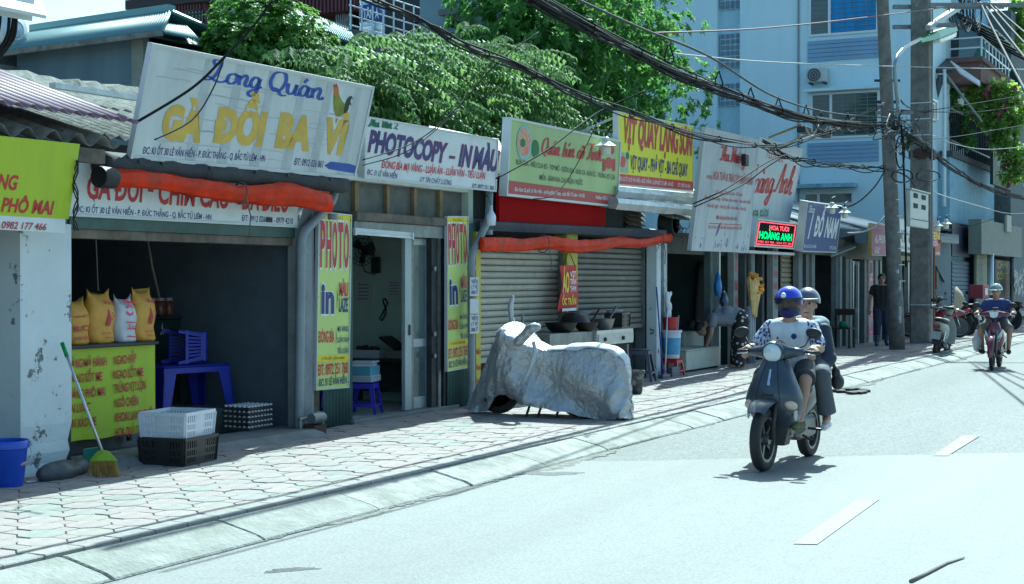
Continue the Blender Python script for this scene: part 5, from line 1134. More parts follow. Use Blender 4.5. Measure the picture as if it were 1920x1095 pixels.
c = oz(1578, 650, SW); c = Vector((oy(1580, 640, 8.25).x, 8.25, SW)); T = thing('wooden_chair', c, 'dark wooden chair holding cloth outside the menswear shop', 'chair'); wd = M('dark chair wood', (.03,.02,.018), .6)
MB().box(c.x - .24, c.x + .24, 8.03, 8.47, SW + .42, SW + .45).build('seat', wd, T); MB().box(c.x + .20, c.x + .24, 8.03, 8.47, SW + .72, SW + .86).build('backrest', wd, T)
for dx in (-.21, .21):
    for dy in (-.2, .2): MB().box(c.x + dx - .02, c.x + dx + .02, 8.25 + dy - .02, 8.25 + dy + .02, SW, SW + (.417 if dx < 0 else .717)).build('leg', wd, T)
mb = MB(); mb.ell((c.x - .1, 8.2, SW + .5), (.14, .12, .06)); mb.ell((c.x - .05, 8.24, SW + .54), (.07, .07, .06)); tag(remesh(mb, 'folded_cloth', M('green cloth', hexc(40,120,80), .8), None, .02), 'green cloth heaped on the dark wooden chair', 'cloth')
# ---- glass door shop, nail shop, and the rest
K7, a7, b7 = open_shop('glass_front_shop', 'shop with an aluminium glass door and pink poster strip', 1584, 1654, 2.5)
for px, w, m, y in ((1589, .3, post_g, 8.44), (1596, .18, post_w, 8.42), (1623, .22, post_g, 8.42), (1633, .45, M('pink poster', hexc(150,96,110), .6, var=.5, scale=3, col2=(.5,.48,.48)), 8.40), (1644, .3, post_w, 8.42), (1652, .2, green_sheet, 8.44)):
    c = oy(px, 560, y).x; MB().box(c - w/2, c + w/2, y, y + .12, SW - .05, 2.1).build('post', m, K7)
c = oy(1633, 560, 8.40).x; pn = Panel(Vector((c - .22, 8.40, .2)), Vector((c + .22, 8.40, .2)), Vector((c + .22, 8.40, 2.1)), Vector((c - .22, 8.40, 2.1)), K7)
for i, v in enumerate((.72, .50, .28, .05)): pn.shape([(.02,v),(.98,v),(.98,v+.08),(.02,v+.08)], p_pink, 'poster_band', True); pn.lift = .006; pn.text('nails', (.2,v+.02), (.8,v+.02), .04, p_white, .02, uv=True); pn.lift = .003
pn.shape([(.1,.82),(.9,.84),(.85,.97),(.2,.97)], M('poster photo', (.12,.08,.07), .6, var=.5, scale=9), 'poster_photo', True)
gx0_, gx1_ = oy(1600, 560, 8.5).x, oy(1620, 560, 8.5).x
for x0_, x1_ in ((gx0_, gx0_ + .06), (gx1_ - .06, gx1_), ((gx0_ + gx1_)/2 - .04, (gx0_ + gx1_)/2 + .04)): MB().box(x0_, x1_, 8.50, 8.56, SW, 2.05).build('door_stile', alu, K7)
for z in (SW, .85, 1.98): MB().box(gx0_ + .061, gx1_ - .061, 8.57, 8.6, z, z + .09).build('door_rail', alu, K7)
MB().box(gx0_ + .061, gx1_ - .061, 8.605, 8.613, SW + .1, 1.97).build('door_pane', glass_m, K7)
MB().box(a7, b7, 8.5, 8.6, 2.11, 2.5).build('lintel', dark_metal, K7); roof(K7, a7, b7 + 3, 2.8, 3.8, 8.0, 11.6, m=steel)
s = sign('shop_sign', 'faded purple pink sign half hidden by the nearer pole', (1634,478), (1672,480), (1672,424), (1634,419), 8.05, 8.0, M('mauve vinyl', hexc(150,84,120), .5, var=.1), M('yellow trim', (.5,.42,.12), .5), .06, fw_=.02)
s.text('AL-PHUN XĂM', (1640,455), (1671,457), 15, p_white, .02); s.text('L.PHUN', (1640,468), (1650,469), 6, p_white, .01); s.text('0978', (1640,475), (1648,476), 6, p_white, .01)
K8, a8, b8 = open_shop('small_salon', 'dark open doorway between the two utility poles', 1674, 1722, 2.5)
for px, w, m, y in ((1690, .12, M('yellow post', hexc(170,160,60), .6), 8.42), (1704, .10, alu, 8.44), (1714, .14, dull_steel, 8.42)):
    c = oy(px, 560, y).x; MB().box(c - w/2, c + w/2, y, y + .12, SW - .05, 2.1).build('post', m, K8)
MB().box(a8, b8, 8.5, 8.6, 2.11, 2.6).build('lintel', wood_old, K8); MB().box(a8, b8, 8.3, 8.49, 2.13, 2.25).build('canopy', M('yellowish canopy', (.3,.28,.16), .7), K8)
s = sign('shop_sign', 'white sign with black figures between the two utility poles', (1684,470), (1719,476), (1720,420), (1684,408), 8.1, 8.05, white_board, M('green trim', (.25,.3,.2), .5), .06, fw_=.02)
s.text('AT', (1686,452), (1698,455), 22, p_black, .03); s.text('8', (1703,456), (1712,458), 26, p_black, .02); s.text('Sửa chữa điện tử', (1690,466), (1710,469), 5, p_black, .012); s.text('B', (1713,466), (1719,467), 10, p_black, .04)
s = sign('shop_sign', 'narrow red sign just beyond the second utility pole', (1738,478), (1763,480), (1764,415), (1738,413), 8.0, 7.95, M('red sign vinyl', hexc(158,34,44), .5, var=.1), None, .06)
s.text('OSENI', (1741,448), (1762,449), 13, p_yellow, .03); s.text('BÁN BUÔN', (1741,460), (1758,461), 9, p_white, .02); s.text('0988', (1754,477), (1762,478), 5, p_white, .01)
K9, a9, b9 = open_shop('end_shop', 'grey walled shop with closed blue grey shutter beyond the second pole', 1736, 1832, 3.2, grey_wall, 3.)
MB().box(a9, oy(1783, 560, 8.45).x, 8.45, 8.56, SW - .05, 2.9).build('front_wall', M('grey blue wall', (.16,.20,.22), .85, var=.15, stain=.3), K9)
shutter(K9, oy(1785, 560, 8.55).x, oy(1818, 560, 8.55).x, .2, 2.35, [M('grey blue slat', (.11,.15,.19), .6, var=.15)], y=8.55, pitch=.13)
MB().box(oy(1784, 560, 8.5).x, oy(1822, 560, 8.5).x, 8.48, 8.60, 2.36, 3.4).build('sign_board', M('dark indigo board', (.02,.022,.05), .5), K9)
MB().slab(oy(1764, 452, 7.9), oy(1798, 455, 7.9), oy(1798, 440, 8.45), oy(1764, 437, 8.45), .04).build('canopy', dull_steel, K9)
for i, (px, py) in enumerate(((1758,424), (1774,420))): cone_lamp('white shade lamp %s' % ('against the narrow red sign', 'just past the narrow red sign')[i], oy(px, py, 7.4), 1.15, oy(px + 6, py - 18, 8.0))
bd = thing('broom', (oy(1765, 600, 8.3).x, 8.3, SW), 'dark broom hung on the grey blue wall beyond the second pole', 'broom'); MB().bar(oy(1755, 500, 8.4), oy(1770, 528, 8.4), .05).build('handle', black, bd); MB().box(oy(1756, 540, 8.4).x, oy(1760, 540, 8.4).x, 8.4, 8.43, oy(1758, 542, 8.4).z, oy(1758, 502, 8.4).z).build('head', black, bd)
K10, a10, b10 = open_shop('sign_shop', 'last shop in the row with a cream wall and hanging dark boards', 1834, 1990, 3.4, grey_wall, 3.)
cream = M('cream cladding', (.26,.26,.20), .8, var=.12, scale=2, stain=.3)
for i in range(12): z = .15 + i*.2; MB().box(oy(1830, 560, 8.3).x, oy(1856, 560, 8.3).x, 8.28, 8.36, z, z + .192).build('cladding_board', cream, K10)
MB().box(oy(1828, 450, 8.1).x, oy(1905, 450, 8.1).x, 7.9, 8.3, 2.45, 3.55).build('box_sign', M('grey green box', (.17,.19,.17), .7, var=.15), K10)
p = oy(1888, 420, 7.88); MB().box(p.x - .5, p.x + .5, 7.8, 7.897, p.z - .28, p.z + .3).build('meter_box', M('pale grey box', (.32,.33,.3), .6), K10, bevel=.02)
MB().cyl((oy(1857, 560, 8.0).x, 8.0, 0), (oy(1857, 560, 8.0).x, 8.0, 2.5), .11).build('post', alu, K10, smooth=True); MB().cyl((oy(1898, 560, 8.0).x, 8.0, 0), (oy(1898, 560, 8.0).x, 8.0, 2.5), .09).build('post', dull_steel, K10, smooth=True)
s = sign('hanging_board', 'black board with dull yellow letters hanging in the last shop', (1866,560), (1893,560), (1893,486), (1866,486), 8.2, 8.2, M('black board', (.012,.012,.012), .6), None, .04)
og = M('olive letters', hexc(140,130,50), .6); s.text('CHƠI', (1870,503), (1889,503), 13, og, .03); s.text('CÔNG', (1869,524), (1890,524), 13, og, .03)
mb = MB(); rnd = random.Random(31)
for i in range(40): p = oy(1910 + rnd.uniform(-8, 8), 530 + rnd.uniform(-22, 20), 7.8); mb.T = Matrix.Translation(p) @ Matrix.Rotation(rnd.uniform(0, 3), 4, 'Y'); mb.quad((-.12,0,-.1),(.12,0,-.1),(.1,0.02,.12),(-.1,-.02,.1))
mb.T = None; tag(mb.build('plastic_bundle', M('pale plastic sheets', (.35,.36,.36), .5, var=.5, scale=4), fix=False), 'bundle of pale crumpled plastic hanging at the last shop', 'bundle')
# ================================================================== houses behind the shops
roof_green = M('faded green roof sheet', (.17,.31,.32), .45, .1, var=.1, scale=.8, stain=.25, stcol=(.16,.2,.2), stscale=1.5)
wall_slate = M('blue grey render', (.10,.15,.19), .9, var=.22, scale=.7, stain=.4, stcol=(.20,.24,.27), stscale=1.2, streak=True)
maroon = M('maroon cladding', (.085,.022,.03), .6, var=.15, scale=2)
pale_blue = M('sky blue render', hexc(204,226,234), .9, var=.05, scale=.5, bump=.1, bscale=8, stain=.35, stcol=hexc(150,186,204), stscale=.9, streak=True)
trim_blue = M('blue grey board', hexc(134,162,192), .8, var=.07, scale=1.5, streak=True)
frame_white = M('white window frame', (.62,.68,.72), .4, var=.04)
pane_m = M('window glass', (.03,.05,.06), .06, var=.3, scale=2, spec=.8)
bar_m = M('window bar', (.20,.25,.28), .6, var=.1); rail_dk = M('dark rail paint', (.02,.022,.025), .8, spec=.1)
curtain_m = M('blue curtain', hexc(60,130,190), .8, var=.25, scale=4, streak=True)
def house(name, label, loc, cat='building'): return thing(name, loc, label, cat)
# long house with green roof
hx = oy(250, 110, 13.4).x; H1 = house('green_roofed_house', 'long blue grey house with a faded green sheet roof', (hx + 3, 18, 0))
eR, eL = ox(306, 57, hx - .25), ox(6, 96, hx - .25); rgR, rgL = ox(322, 20, hx + .9), ox(62, 58, hx + .9)
wz = ox(250, 68, hx).z
MB().box(hx, hx + 1.9, 13.4, eL.y, 0, wz - .05).build('wall', wall_slate, H1)
corr('roof', eL, eR, rgR, rgL, 60, .03, roof_green, H1)
corr('roof', eR + Vector((2.4,0,0)), eL + Vector((2.4,0,0)), rgL, rgR, 60, .03, roof_green, H1)
MB().bar(eL + Vector((-.03,0,-.04)), eR + Vector((-.03,0,-.04)), .06, .07).build('eave_board', fibro, H1)
MB().bar(rgL + Vector((0,0,.03)), rgR + Vector((0,0,.03)), .16, .1).build('ridge_cap', roof_green, H1)
mb = MB(); mb.prism([eR + Vector((.2,.3,-.02)), rgR + Vector((0,.3,-.05)), eR + Vector((2.2,.3,-.02))], (0,.1,0)); mb.build('gable', M('green gable', (.06,.13,.12), .6), H1)
sk = [oy(302, 60, 12.7), oy(374, 74, 12.7), oy(352, 50, 13.35), oy(292, 44, 13.35)]
corr('porch_roof', *sk, 14, .02, roof_green, H1)
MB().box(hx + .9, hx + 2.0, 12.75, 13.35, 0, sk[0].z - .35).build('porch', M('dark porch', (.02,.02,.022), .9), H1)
for i in range(7): x = hx + .15 + i*.12; MB().box(x, x + .025, 13.33, 13.38, 3, wz - .1).build('grille_bar', dull_steel, H1)
for i in range(8): z = 3.2 + i*.24; MB().box(hx + .1, hx + 1.0, 13.30, 13.325, z, z + .02).build('grille_rail', dull_steel, H1)
MB().box(hx - .04, hx + .08, 13.2, 13.398, 0, wz).build('corner_post', M('pale post', (.2,.22,.2), .9), H1)
# maroon buildings further back
def by(px, py, y): return oy(px, py, y)
X2b = 30.; a, b = ox(253, 8, X2b), ox(384, 0, X2b)
H2 = house('maroon_building', 'maroon clad upper storey with grid windows behind the green roof', (X2b + 1, (a.y + b.y)/2, 0))
MB().box(X2b, X2b + 1.6, b.y, a.y, 0, a.z - .15).build('wall', maroon, H2)
MB().box(X2b - .15, X2b + 1.7, b.y - .1, a.y + .2, a.z - .147, a.z + .1).build('parapet', M('dark parapet', (.03,.03,.035), .8), H2)
for i in range(22): y = b.y + .1 + i*(a.y - b.y - .2)/22; MB().box(X2b - .05, X2b - .003, y, y + .06, 0, a.z - .16).build('cladding_rib', maroon, H2)
g0, g1 = ox(330, 57, X2b), ox(382, 20, X2b); MB().box(X2b - .09, X2b - .052, g1.y, g0.y, g0.z, g1.z).build('window', M('pale block glass', (.5,.57,.6), .4), H2)
for i in range(9): y = g1.y + (g0.y - g1.y)*i/8; MB().box(X2b - .12, X2b - .092, y - .02, y + .02, g0.z, g1.z).build('window_bar', dark_metal, H2)
for i in range(6): z = g0.z + (g1.z - g0.z)*i/5; MB().box(X2b - .15, X2b - .122, g1.y, g0.y, z - .02, z + .02).build('window_bar', dark_metal, H2)
c0, c1 = ox(386, 0, X2b + .3), ox(410, 0, X2b + .3); MB().box(X2b + .3, X2b + 1.6, c1.y, c0.y, 0, c0.z + .8).build('stair_tower', M('dark slate tower', (.05,.06,.075), .8), H2)
for i in range(4): y = c1.y + .1 + i*.12; MB().box(X2b + .25, X2b + .297, y, y + .03, c0.z - 1.2, c0.z + .4).build('tower_bar', alu, H2)
c2 = ox(424, 0, X2b + .5); MB().box(X2b + .5, X2b + 1.6, c2.y, c1.y - .003, 0, c0.z + .8).build('corner_wall', M('pale blue grey wall', (.2,.26,.3), .8), H2)
X3b = 36.; a, b = ox(530, 0, X3b), ox(668, 0, X3b); H3 = house('maroon_block', 'dark maroon block with a shaded balcony beyond the round tree', (X3b + 1, (a.y + b.y)/2, 0))
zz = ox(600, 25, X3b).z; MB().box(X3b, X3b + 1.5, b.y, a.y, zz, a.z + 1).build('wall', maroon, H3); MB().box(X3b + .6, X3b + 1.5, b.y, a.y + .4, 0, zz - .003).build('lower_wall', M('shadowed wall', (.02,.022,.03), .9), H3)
for i in range(20): y = b.y + i*(a.y - b.y)/20; MB().box(X3b - .05, X3b - .003, y, y + .06, zz, a.z + 1).build('cladding_rib', maroon, H3)
for i in range(8): p = ox(632 + i*4, 40, X3b + .3); MB().box(X3b + .3, X3b + .35, p.y, p.y + .05, p.z - .9, zz - .01).build('baluster', dull_steel, H3)
c0, c1 = ox(424, 0, X3b + 2), ox(532, 0, X3b + 2); MB().box(X3b + 2, X3b + 3, c1.y, c0.y, 0, c0.z + 1).build('side_wall', M('dark slate wall', (.04,.05,.065), .8), H3)
# lean-to with green sheet wall
a, b = by(374, 96, 17.), by(500, 96, 17.); zt_ = by(374, 62, 17.).z; H4 = house('green_sheet_shed', 'shed with green corrugated wall behind the round tree', ((a.x + b.x)/2, 18, 0))
corr('wall', (a.x, 17, 0), (b.x, 17, 0), (b.x, 17, zt_), (a.x, 17, zt_), 26, .03, M('teal sheet wall', (.12,.22,.25), .5, var=.12), H4); corr('roof', (a.x - .2, 16.7, zt_), (b.x, 16.7, zt_), (b.x, 18.2, zt_ + .45), (a.x - .2, 18.2, zt_ + .45), 26, .03, roof_green, H4)
MB().bar((a.x - .2, 16.68, zt_ + .02), (b.x, 16.68, zt_ + .02), .06, .14).build('fascia', M('pale fascia', (.4,.44,.42), .7), H4); MB().box(a.x + .5, b.x, 17.05, 18, 0, zt_ - .05).build('core', dark_wall, H4)
H5 = house('green_gabled_shed', 'green gabled shed roof beside the steel water tank', (by(610, 60, 18).x, 19, 0))
corr('roof', by(560, 50, 17), by(672, 84, 17), by(655, 52, 20), by(540, 14, 20), 26, .03, roof_green, H5); corr('wall', by(575, 100, 17.3), by(672, 108, 17.3), by(672, 78, 17.3), by(575, 48, 17.3), 22, .03, MATS['teal sheet wall'], H5)
# terrace with the steel water tank
yt = 19.; a, b = by(640, 80, yt), by(790, 90, yt); H6 = house('terrace_house', 'grey terrace house with a railed roof carrying the water tank', ((a.x + b.x)/2, yt + 2, 0))
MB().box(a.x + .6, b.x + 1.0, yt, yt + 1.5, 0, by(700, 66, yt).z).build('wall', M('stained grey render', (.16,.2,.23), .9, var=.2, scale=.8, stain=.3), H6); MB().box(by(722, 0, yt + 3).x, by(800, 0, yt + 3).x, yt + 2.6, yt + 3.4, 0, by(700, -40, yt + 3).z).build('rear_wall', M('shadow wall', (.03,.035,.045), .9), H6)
zf = by(700, 66, yt).z; r0, r1 = by(661, 60, yt), by(832, 60, yt)
for i in range(10): x = r0.x + (r1.x - r0.x)*i/9; MB().cyl((x, yt + .05, zf - .3), (x, yt + .05, zf + 1.05), .022, n=8).build('rail_post', alu, H6)
for k in range(5): MB().cyl((r0.x, yt + .09, zf + .12 + k*.23), (r1.x, yt + .09, zf + .12 + k*.23), .016, n=6).build('rail', alu, H6)
MB().box(r0.x - .05, r1.x + .05, yt - .1, yt + .2, zf - .45, zf - .005).build('ledge', M('stained ledge', (.12,.13,.14), .9), H6)
c = by(698, 62, yt + .9); c.z = zf; T = thing('water_tank', c, 'tall ribbed stainless steel water tank on the railed terrace', 'tank'); prof = []
tr = 24 * (c - CAM).dot(_fw) / FPX
z = 0
while z < 2.6: prof += [(tr, z), (tr, z + .10), (tr*.965, z + .13), (tr*.965, z + .15)]; z += .18
prof += [(tr*.6, z + .15), (.15, z + .25)]
MB().lathe(c, [(tr*.9, 0)] + prof, 28).build('shell', M('polished steel', (.55,.6,.64), .22, .95, var=.05), T, smooth=45)
zl = by(698, 5, yt + .2).z - zf; MB().lathe(c + Vector((0,0,zl - .28)), [(tr*1.012, 0), (tr*1.012, .42)], 28).build('label_band', M('tank label blue', hexc(40,70,140), .4), T, smooth=True)
q_ = Vector((c.x, c.y, zf + zl - .28)) - Vector((_fw.x, _fw.y, 0))*tr*1.03; pn = Panel(q_ - _rt*tr*.8, q_ + _rt*tr*.8, q_ + _rt*tr*.8 + Vector((0,0,.42)), q_ - _rt*tr*.8 + Vector((0,0,.42)), T); pn.text('TÂN Á', (.12,.2), (.88,.2), .5, p_white, .03, uv=True)
# grey house with shutters
XG = 27.5; a, b = ox(787, 0, XG), ox(985, 0, XG); H7 = house('grey_house', 'plain grey blue house with shuttered windows behind the trees', (XG + 2, (a.y + b.y)/2, 0))
MB().box(XG, XG + 3, b.y, a.y, 0, a.z + 2).build('wall', M('grey blue render', (.20,.27,.32), .9, var=.1, scale=.8, stain=.3, stcol=(.12,.16,.2)), H7); p0, p1 = ox(826, 30, XG - .3), ox(880, 22, XG - .3); MB().box(XG - .4, XG - .003, p1.y, p0.y, p0.z, p0.z + .12).build('canopy', M('stained canopy', (.14,.16,.17), .9), H7)
for i, (q0, q1) in enumerate(((838, 856), (858, 876))):
    u, v = ox(q0, 62, XG), ox(q1, 36, XG); f = MB().box(XG - .05, XG - .004, v.y, u.y, u.z, v.z).build('window', M('blue grey shutter', (.16,.23,.28), .7), H7)
    for k in range(7): z = u.z + .06 + (v.z - u.z - .1)*k/7; MB().box(XG - .08, XG - .052, v.y + .03, u.y - .03, z, z + .05).build('slat', MATS['blue grey shutter'], f)
# sky-blue apartment block
BX = 44.; BY0 = ox(1716, 300, BX).y; H8 = house('blue_apartment_block', 'tall sky blue apartment block with barred windows', (BX + 4, BY0 + 5, 0))
tops = 19.
def bw(px, py): return ox(px, py, BX)
gy0, gy1 = bw(1387, 300).y, bw(1344, 300).y
MB().box(BX, BX + 8, BY0, gy0, 0, tops).build('wall', pale_blue, H8); MB().box(BX, BX + 8, gy1, gy1 + 14, 0, tops).build('wall', pale_blue, H8); MB().box(BX + .25, BX + 8, gy0 + .002, gy1 - .002, 0, tops).build('wall', M('recess blue', hexc(176,204,218), .9, var=.05), H8)
MB().box(BX - .03, BX + .2, BY0 - .06, BY0 - .002, 0, tops).build('corner_strip', frame_white, H8)
block_g = M('glass block', (.10,.14,.2), .15, var=.3, scale=6); 
for (py0, py1, rows) in ((18, -15, 2), (127, 63, 6), (199, 156, 4)):
    z0, z1 = ox(1365, py0, BX + .2).z, ox(1365, py1, BX + .2).z; f = MB().box(BX + .17, BX + .248, gy0 + .05, gy1 - .05, z0, z1).build('vent_window', M('block mortar', hexc(176,204,222), .8), H8)
    cols = 4; w = (gy1 - gy0 - .1)/cols; h = (z1 - z0)/rows
    for i in range(cols):
        for j in range(rows): MB().box(BX + .13, BX + .168, gy0 + .05 + i*w + .025, gy0 + .05 + (i+1)*w - .025, z0 + j*h + .025, z0 + (j+1)*h - .025).build('glass_block', block_g, f)
def window(pl, pt, pr_, pb, bars, inner, open_=True):
    """frame, panes and bars of one window: corners in the photo on the wall"""
    a, b = bw(pl, pb), bw(pr_, pt); y0, y1, z0, z1 = b.y, a.y, a.z, b.z   # y0 towards the street
    f = MB(); 
    for q in ((y0, y0 + .07, z0, z1), (y1 - .07, y1, z0, z1), (y0 + .071, y1 - .071, z0, z0 + .07), (y0 + .071, y1 - .071, z1 - .07, z1)): f.box(BX - .06, BX - .004, *q)
    F = f.build('window', frame_white, H8); ym = y1 - (y1 - y0)*.30
    MB().box(BX - .055, BX - .006, ym - .04, ym + .04, z0 + .071, z1 - .071).build('mullion', frame_white, F)
    MB().box(BX - .02, BX - .006, y0 + .071, ym - .041, z0 + .071, z1 - .071).build('pane', inner, F); MB().box(BX - .021, BX - .006, ym + .041, y1 - .071, z0 + .071, z1 - .071).build('pane', pane_m, F)
    n = bars; mb = MB()
    for k in range(n): z = z0 + .1 + (z1 - z0 - .2)*k/(n - 1); MB().box(BX - .045, BX - .03, y0 + .072, y1 - .072, z - .006, z + .006).build('bar', bar_m, F)
    for k in range(1, 4): y = y0 + (ym - y0)*k/4; MB().box(BX - .029, BX - .021, y - .007, y + .007, z0 + .08, z1 - .08).build('bar', bar_m, F)
    return y0, y1, z0, z1
window(1517, -34, 1648, 70, 10, curtain_m); y0, y1, z0, z1 = window(1520, 168, 1650, 262, 12, pane_m)
MB().box(BX - .35, BX - .003, y0 - .1, y1 + .1, z1 + .02, z1 + .10).build('canopy', pale_blue, H8)
for (py0, py1) in ((113, 73), (305, 266)):
    z0_, z1_ = bw(1580, py0).z, bw(1580, py1).z; n = 5
    for k in range(n): h = (z1_ - z0_)/n; MB().box(BX - .05, BX - .003, bw(1648, 100).y, bw(1515, 100).y, z0_ + k*h + .012, z0_ + (k+1)*h - .006).build('spandrel_board', trim_blue, H8)
y0, y1, z0, z1 = window(1507, 358, 1602, 386, 2, pane_m); MB().box(BX - .5, BX - .003, y0 - .1, y1 + .3, z1 + .1, z1 + .22).build('canopy', M('mouldy ledge', hexc(150,180,196), .9, var=.2, stain=.8, stcol=(.02,.02,.02), stscale=1.2), H8)
a, b = ox(1190, 95, BX - .03), ox(1224, 14, BX - .03); MB().box(BX - .05, BX - .003, b.y, a.y, a.z, b.z).build('shutter_window', trim_blue, H8)
for k in range(8): z = a.z + (b.z - a.z)*k/8; MB().box(BX - .09, BX - .052, b.y + .03, a.y - .03, z + .02, z + (b.z - a.z)/8 - .03).build('louvre', trim_blue, H8)
MB().box(BX - .3, BX - .003, b.y - .1, a.y + .1, b.z + .01, b.z + .3).build('ledge', M('greyish ledge', hexc(150,178,190), .9), H8)
MB().cyl((BX - .05, bw(1498, 100).y, 0), (BX - .05, bw(1498, 100).y, tops), .03, n=8).build('cable_conduit', pvc, H8)
# air conditioner
p, q = ox(1512, 155, BX - .35), ox(1550, 126, BX - .35); T = thing('air_conditioner', (BX - .2, (p.y + q.y)/2, p.z), 'white air conditioner unit on the sky blue wall', 'air conditioner'); acm = M('ac white', (.5,.54,.53), .5, var=.06, stain=.3)
MB().box(BX - .36, BX - .05, q.y, p.y, p.z, q.z).build('body', acm, T, bevel=.02); cy = q.y + (p.y - q.y)*.62; cz_ = (p.z + q.z)/2; MB().lathe((BX - .362, cy, cz_), [(.21, 0), (.21, -.02), (.0, -.022)], 24, 'X').build('fan_grille', M('dark grille', (.06,.07,.08), .5), T, smooth=40)
for k in range(3): MB().tube([(BX - .39, cy + (.07*(k+1) - .01)*math.cos(t), cz_ + (.07*(k+1) - .01)*math.sin(t)) for t in [2*math.pi*i/20 for i in range(21)]], .006, 4).build('grille_ring', acm, T)
for yy in (q.y + .1, p.y - .1): MB().bar((BX, yy, p.z - .03), (BX - .4, yy, p.z - .03), .04).build('bracket', dark_metal, T)
# ---- balcony houses at the right
RX = 49.; H9 = house('balcony_house', 'tall house with a railed balcony and glass canopy beyond the poles', (RX + 3, 10, 0))
def rw(px, py, x=RX): return ox(px, py, x)
yb = 9.0; a = rw(1762, 100)
MB().box(RX + .6, RX + 8, 9.0, rw(1730, 100, RX + .6).y + 2, rw(1790, 112).z - .75, 16).build('wall', M('pale blue side wall', hexc(130,168,196), .9, var=.08, stain=.3, stcol=hexc(90,120,140)), H9)
d0, d1 = rw(1775, 85), rw(1792, 45); MB().box(RX + .54, RX + .597, d1.y, d0.y, d0.z - .3, d1.z).build('door', M('dark door', (.03,.04,.05), .5), H9)
bz = rw(1790, 112).z; bl0, bl1 = rw(1758, 110).y, rw(1835, 130, 52).y
MB().box(RX - .2, RX + 6, 8.0, 9.4, bz - .75, bz - .15).build('balcony_slab', M('brown balcony', (.16,.10,.09), .9, var=.1), H9); MB().box(RX - .4, RX + 6.2, 7.9, 9.5, bz - .147, bz).build('balcony_floor', M('brown ledge', (.13,.08,.075), .9), H9)
for k in range(9): x = RX - .3 + k*.7; MB().cyl((x, 7.97, bz), (x, 7.97, bz + .62), .03, n=8).build('rail_post', alu, H9)
for z in (bz + .3, bz + .62): MB().bar((RX - .3, 7.97, z), (RX + 5.6, 7.97, z), .05).build('rail', alu, H9); MB().bar((RX - .3, 7.97, z), (RX - .3, 9.3, z), .05).build('rail', alu, H9)
cz2 = rw(1800, 36).z; corr('canopy', (RX - .2, 7.5, cz2 - .5), (RX + 7, 7.5, cz2 - .5), (RX + 7, 9.6, cz2 + .7), (RX - .2, 9.6, cz2 + .7), 14, .02, M('milky canopy sheet', (.35,.42,.42), .3, alpha=.7), H9)
for k in range(6): x = RX + k*1.3; MB().bar((x, 7.5, cz2 - .56), (x, 9.6, cz2 + .64), .06).build('canopy_rib', dark_metal, H9)
mb = MB(); mb.quad(rw(1815, 128), rw(1845, 128), rw(1850, 80), rw(1832, 90)); mb.build('green_net', M('green netting', (.03,.16,.12), .9, alpha=.75), H9, fix=False)
aw = rw(1740, 118); T = thing('shade_awning', rw(1775, 130, 47), 'dark awning on a post below the balcony', 'awning'); MB().slab(rw(1738, 130, 47), rw(1786, 130, 47), rw(1782, 112, 48.5), rw(1738, 116, 48.5), .12).build('cover', M('dark awning sheet', (.035,.042,.05), .6), T)
MB().slab(rw(1800, 136, 47.4), rw(1838, 160, 47.4), rw(1838, 152, 47.6), rw(1782, 113, 47.6), .05).build('valance', plaster, T); p = rw(1771, 130, 47); MB().cyl((47, p.y, 3.9), (47, p.y, p.z), .06, n=10).build('post', alu, T); MB().bar((47, p.y, p.z - .1), (47.8, p.y - 1.0, p.z - 1.6), .06).build('brace', dull_steel, T)
MB().bar((47, p.y + .1, p.z - .2), (48, p.y + .8, p.z - 1.8), .16).build('strut', M('slate strut', (.07,.09,.12), .6), T)
H10 = house('planted_terrace', 'shaded roof terrace with railings and climbing plants', (48.5, 9, 0)); tz = rw(1800, 292, 47.2).z
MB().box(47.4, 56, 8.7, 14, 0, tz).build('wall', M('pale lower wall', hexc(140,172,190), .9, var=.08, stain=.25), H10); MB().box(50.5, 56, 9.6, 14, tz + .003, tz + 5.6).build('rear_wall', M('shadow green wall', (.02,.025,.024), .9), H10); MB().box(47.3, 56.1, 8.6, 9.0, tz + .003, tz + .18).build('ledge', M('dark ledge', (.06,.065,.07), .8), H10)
for k in range(22): MB().cyl((47.5 + k*.35, 8.7, tz + .18), (47.5 + k*.35, 8.7, tz + 1.5), .018, n=6).build('baluster', rail_dk, H10)
for z in (tz + .5, tz + 1.5): MB().bar((47.4, 8.66, z), (55.4, 8.66, z), .05).build('rail', dull_steel, H10)
w0, w1 = rw(1737, 205, 50.4), rw(1756, 163, 50.4); MB().box(50.35, 50.497, w1.y, w0.y, w0.z, w1.z).build('window', frame_white, H10)
H11 = house('dark_grey_house', 'dark grey house with an arched window at the edge behind the cables', (60, 10, 0)); q = ox(1862, 100, 56.5)
MB().box(56.5, 64, 8.2, 12.5, 0, 11.5).build('wall', M('dark grey render', (.11,.14,.15), .9, var=.2, stain=.3), H11); MB().box(60, 72, 13, 20, 0, 22).build('far_wall', maroon, H11)
mb = MB(); p = ox(1888, 150, 56.45); mb.prism([(56.44, p.y + .45*math.cos(t), p.z + .6*math.sin(t)) for t in [math.pi*k/10 for k in range(11)]] + [(56.44, p.y - .45, p.z - .6), (56.44, p.y + .45, p.z - .6)], (.05, 0, 0)); mb.build('arched_window', pane_m, H11)
g = thing('green_signboard', oy(1880, 340, 8.0), 'dark green hanging signboard with pale letters among the cables', 'sign'); a_, b_ = oy(1862, 345, 7.9), oy(1895, 280, 7.9); MB().box(a_.x, b_.x, 7.9, 8.0, a_.z, b_.z).build('board', M('dark green board', (.02,.05,.045), .6), g)
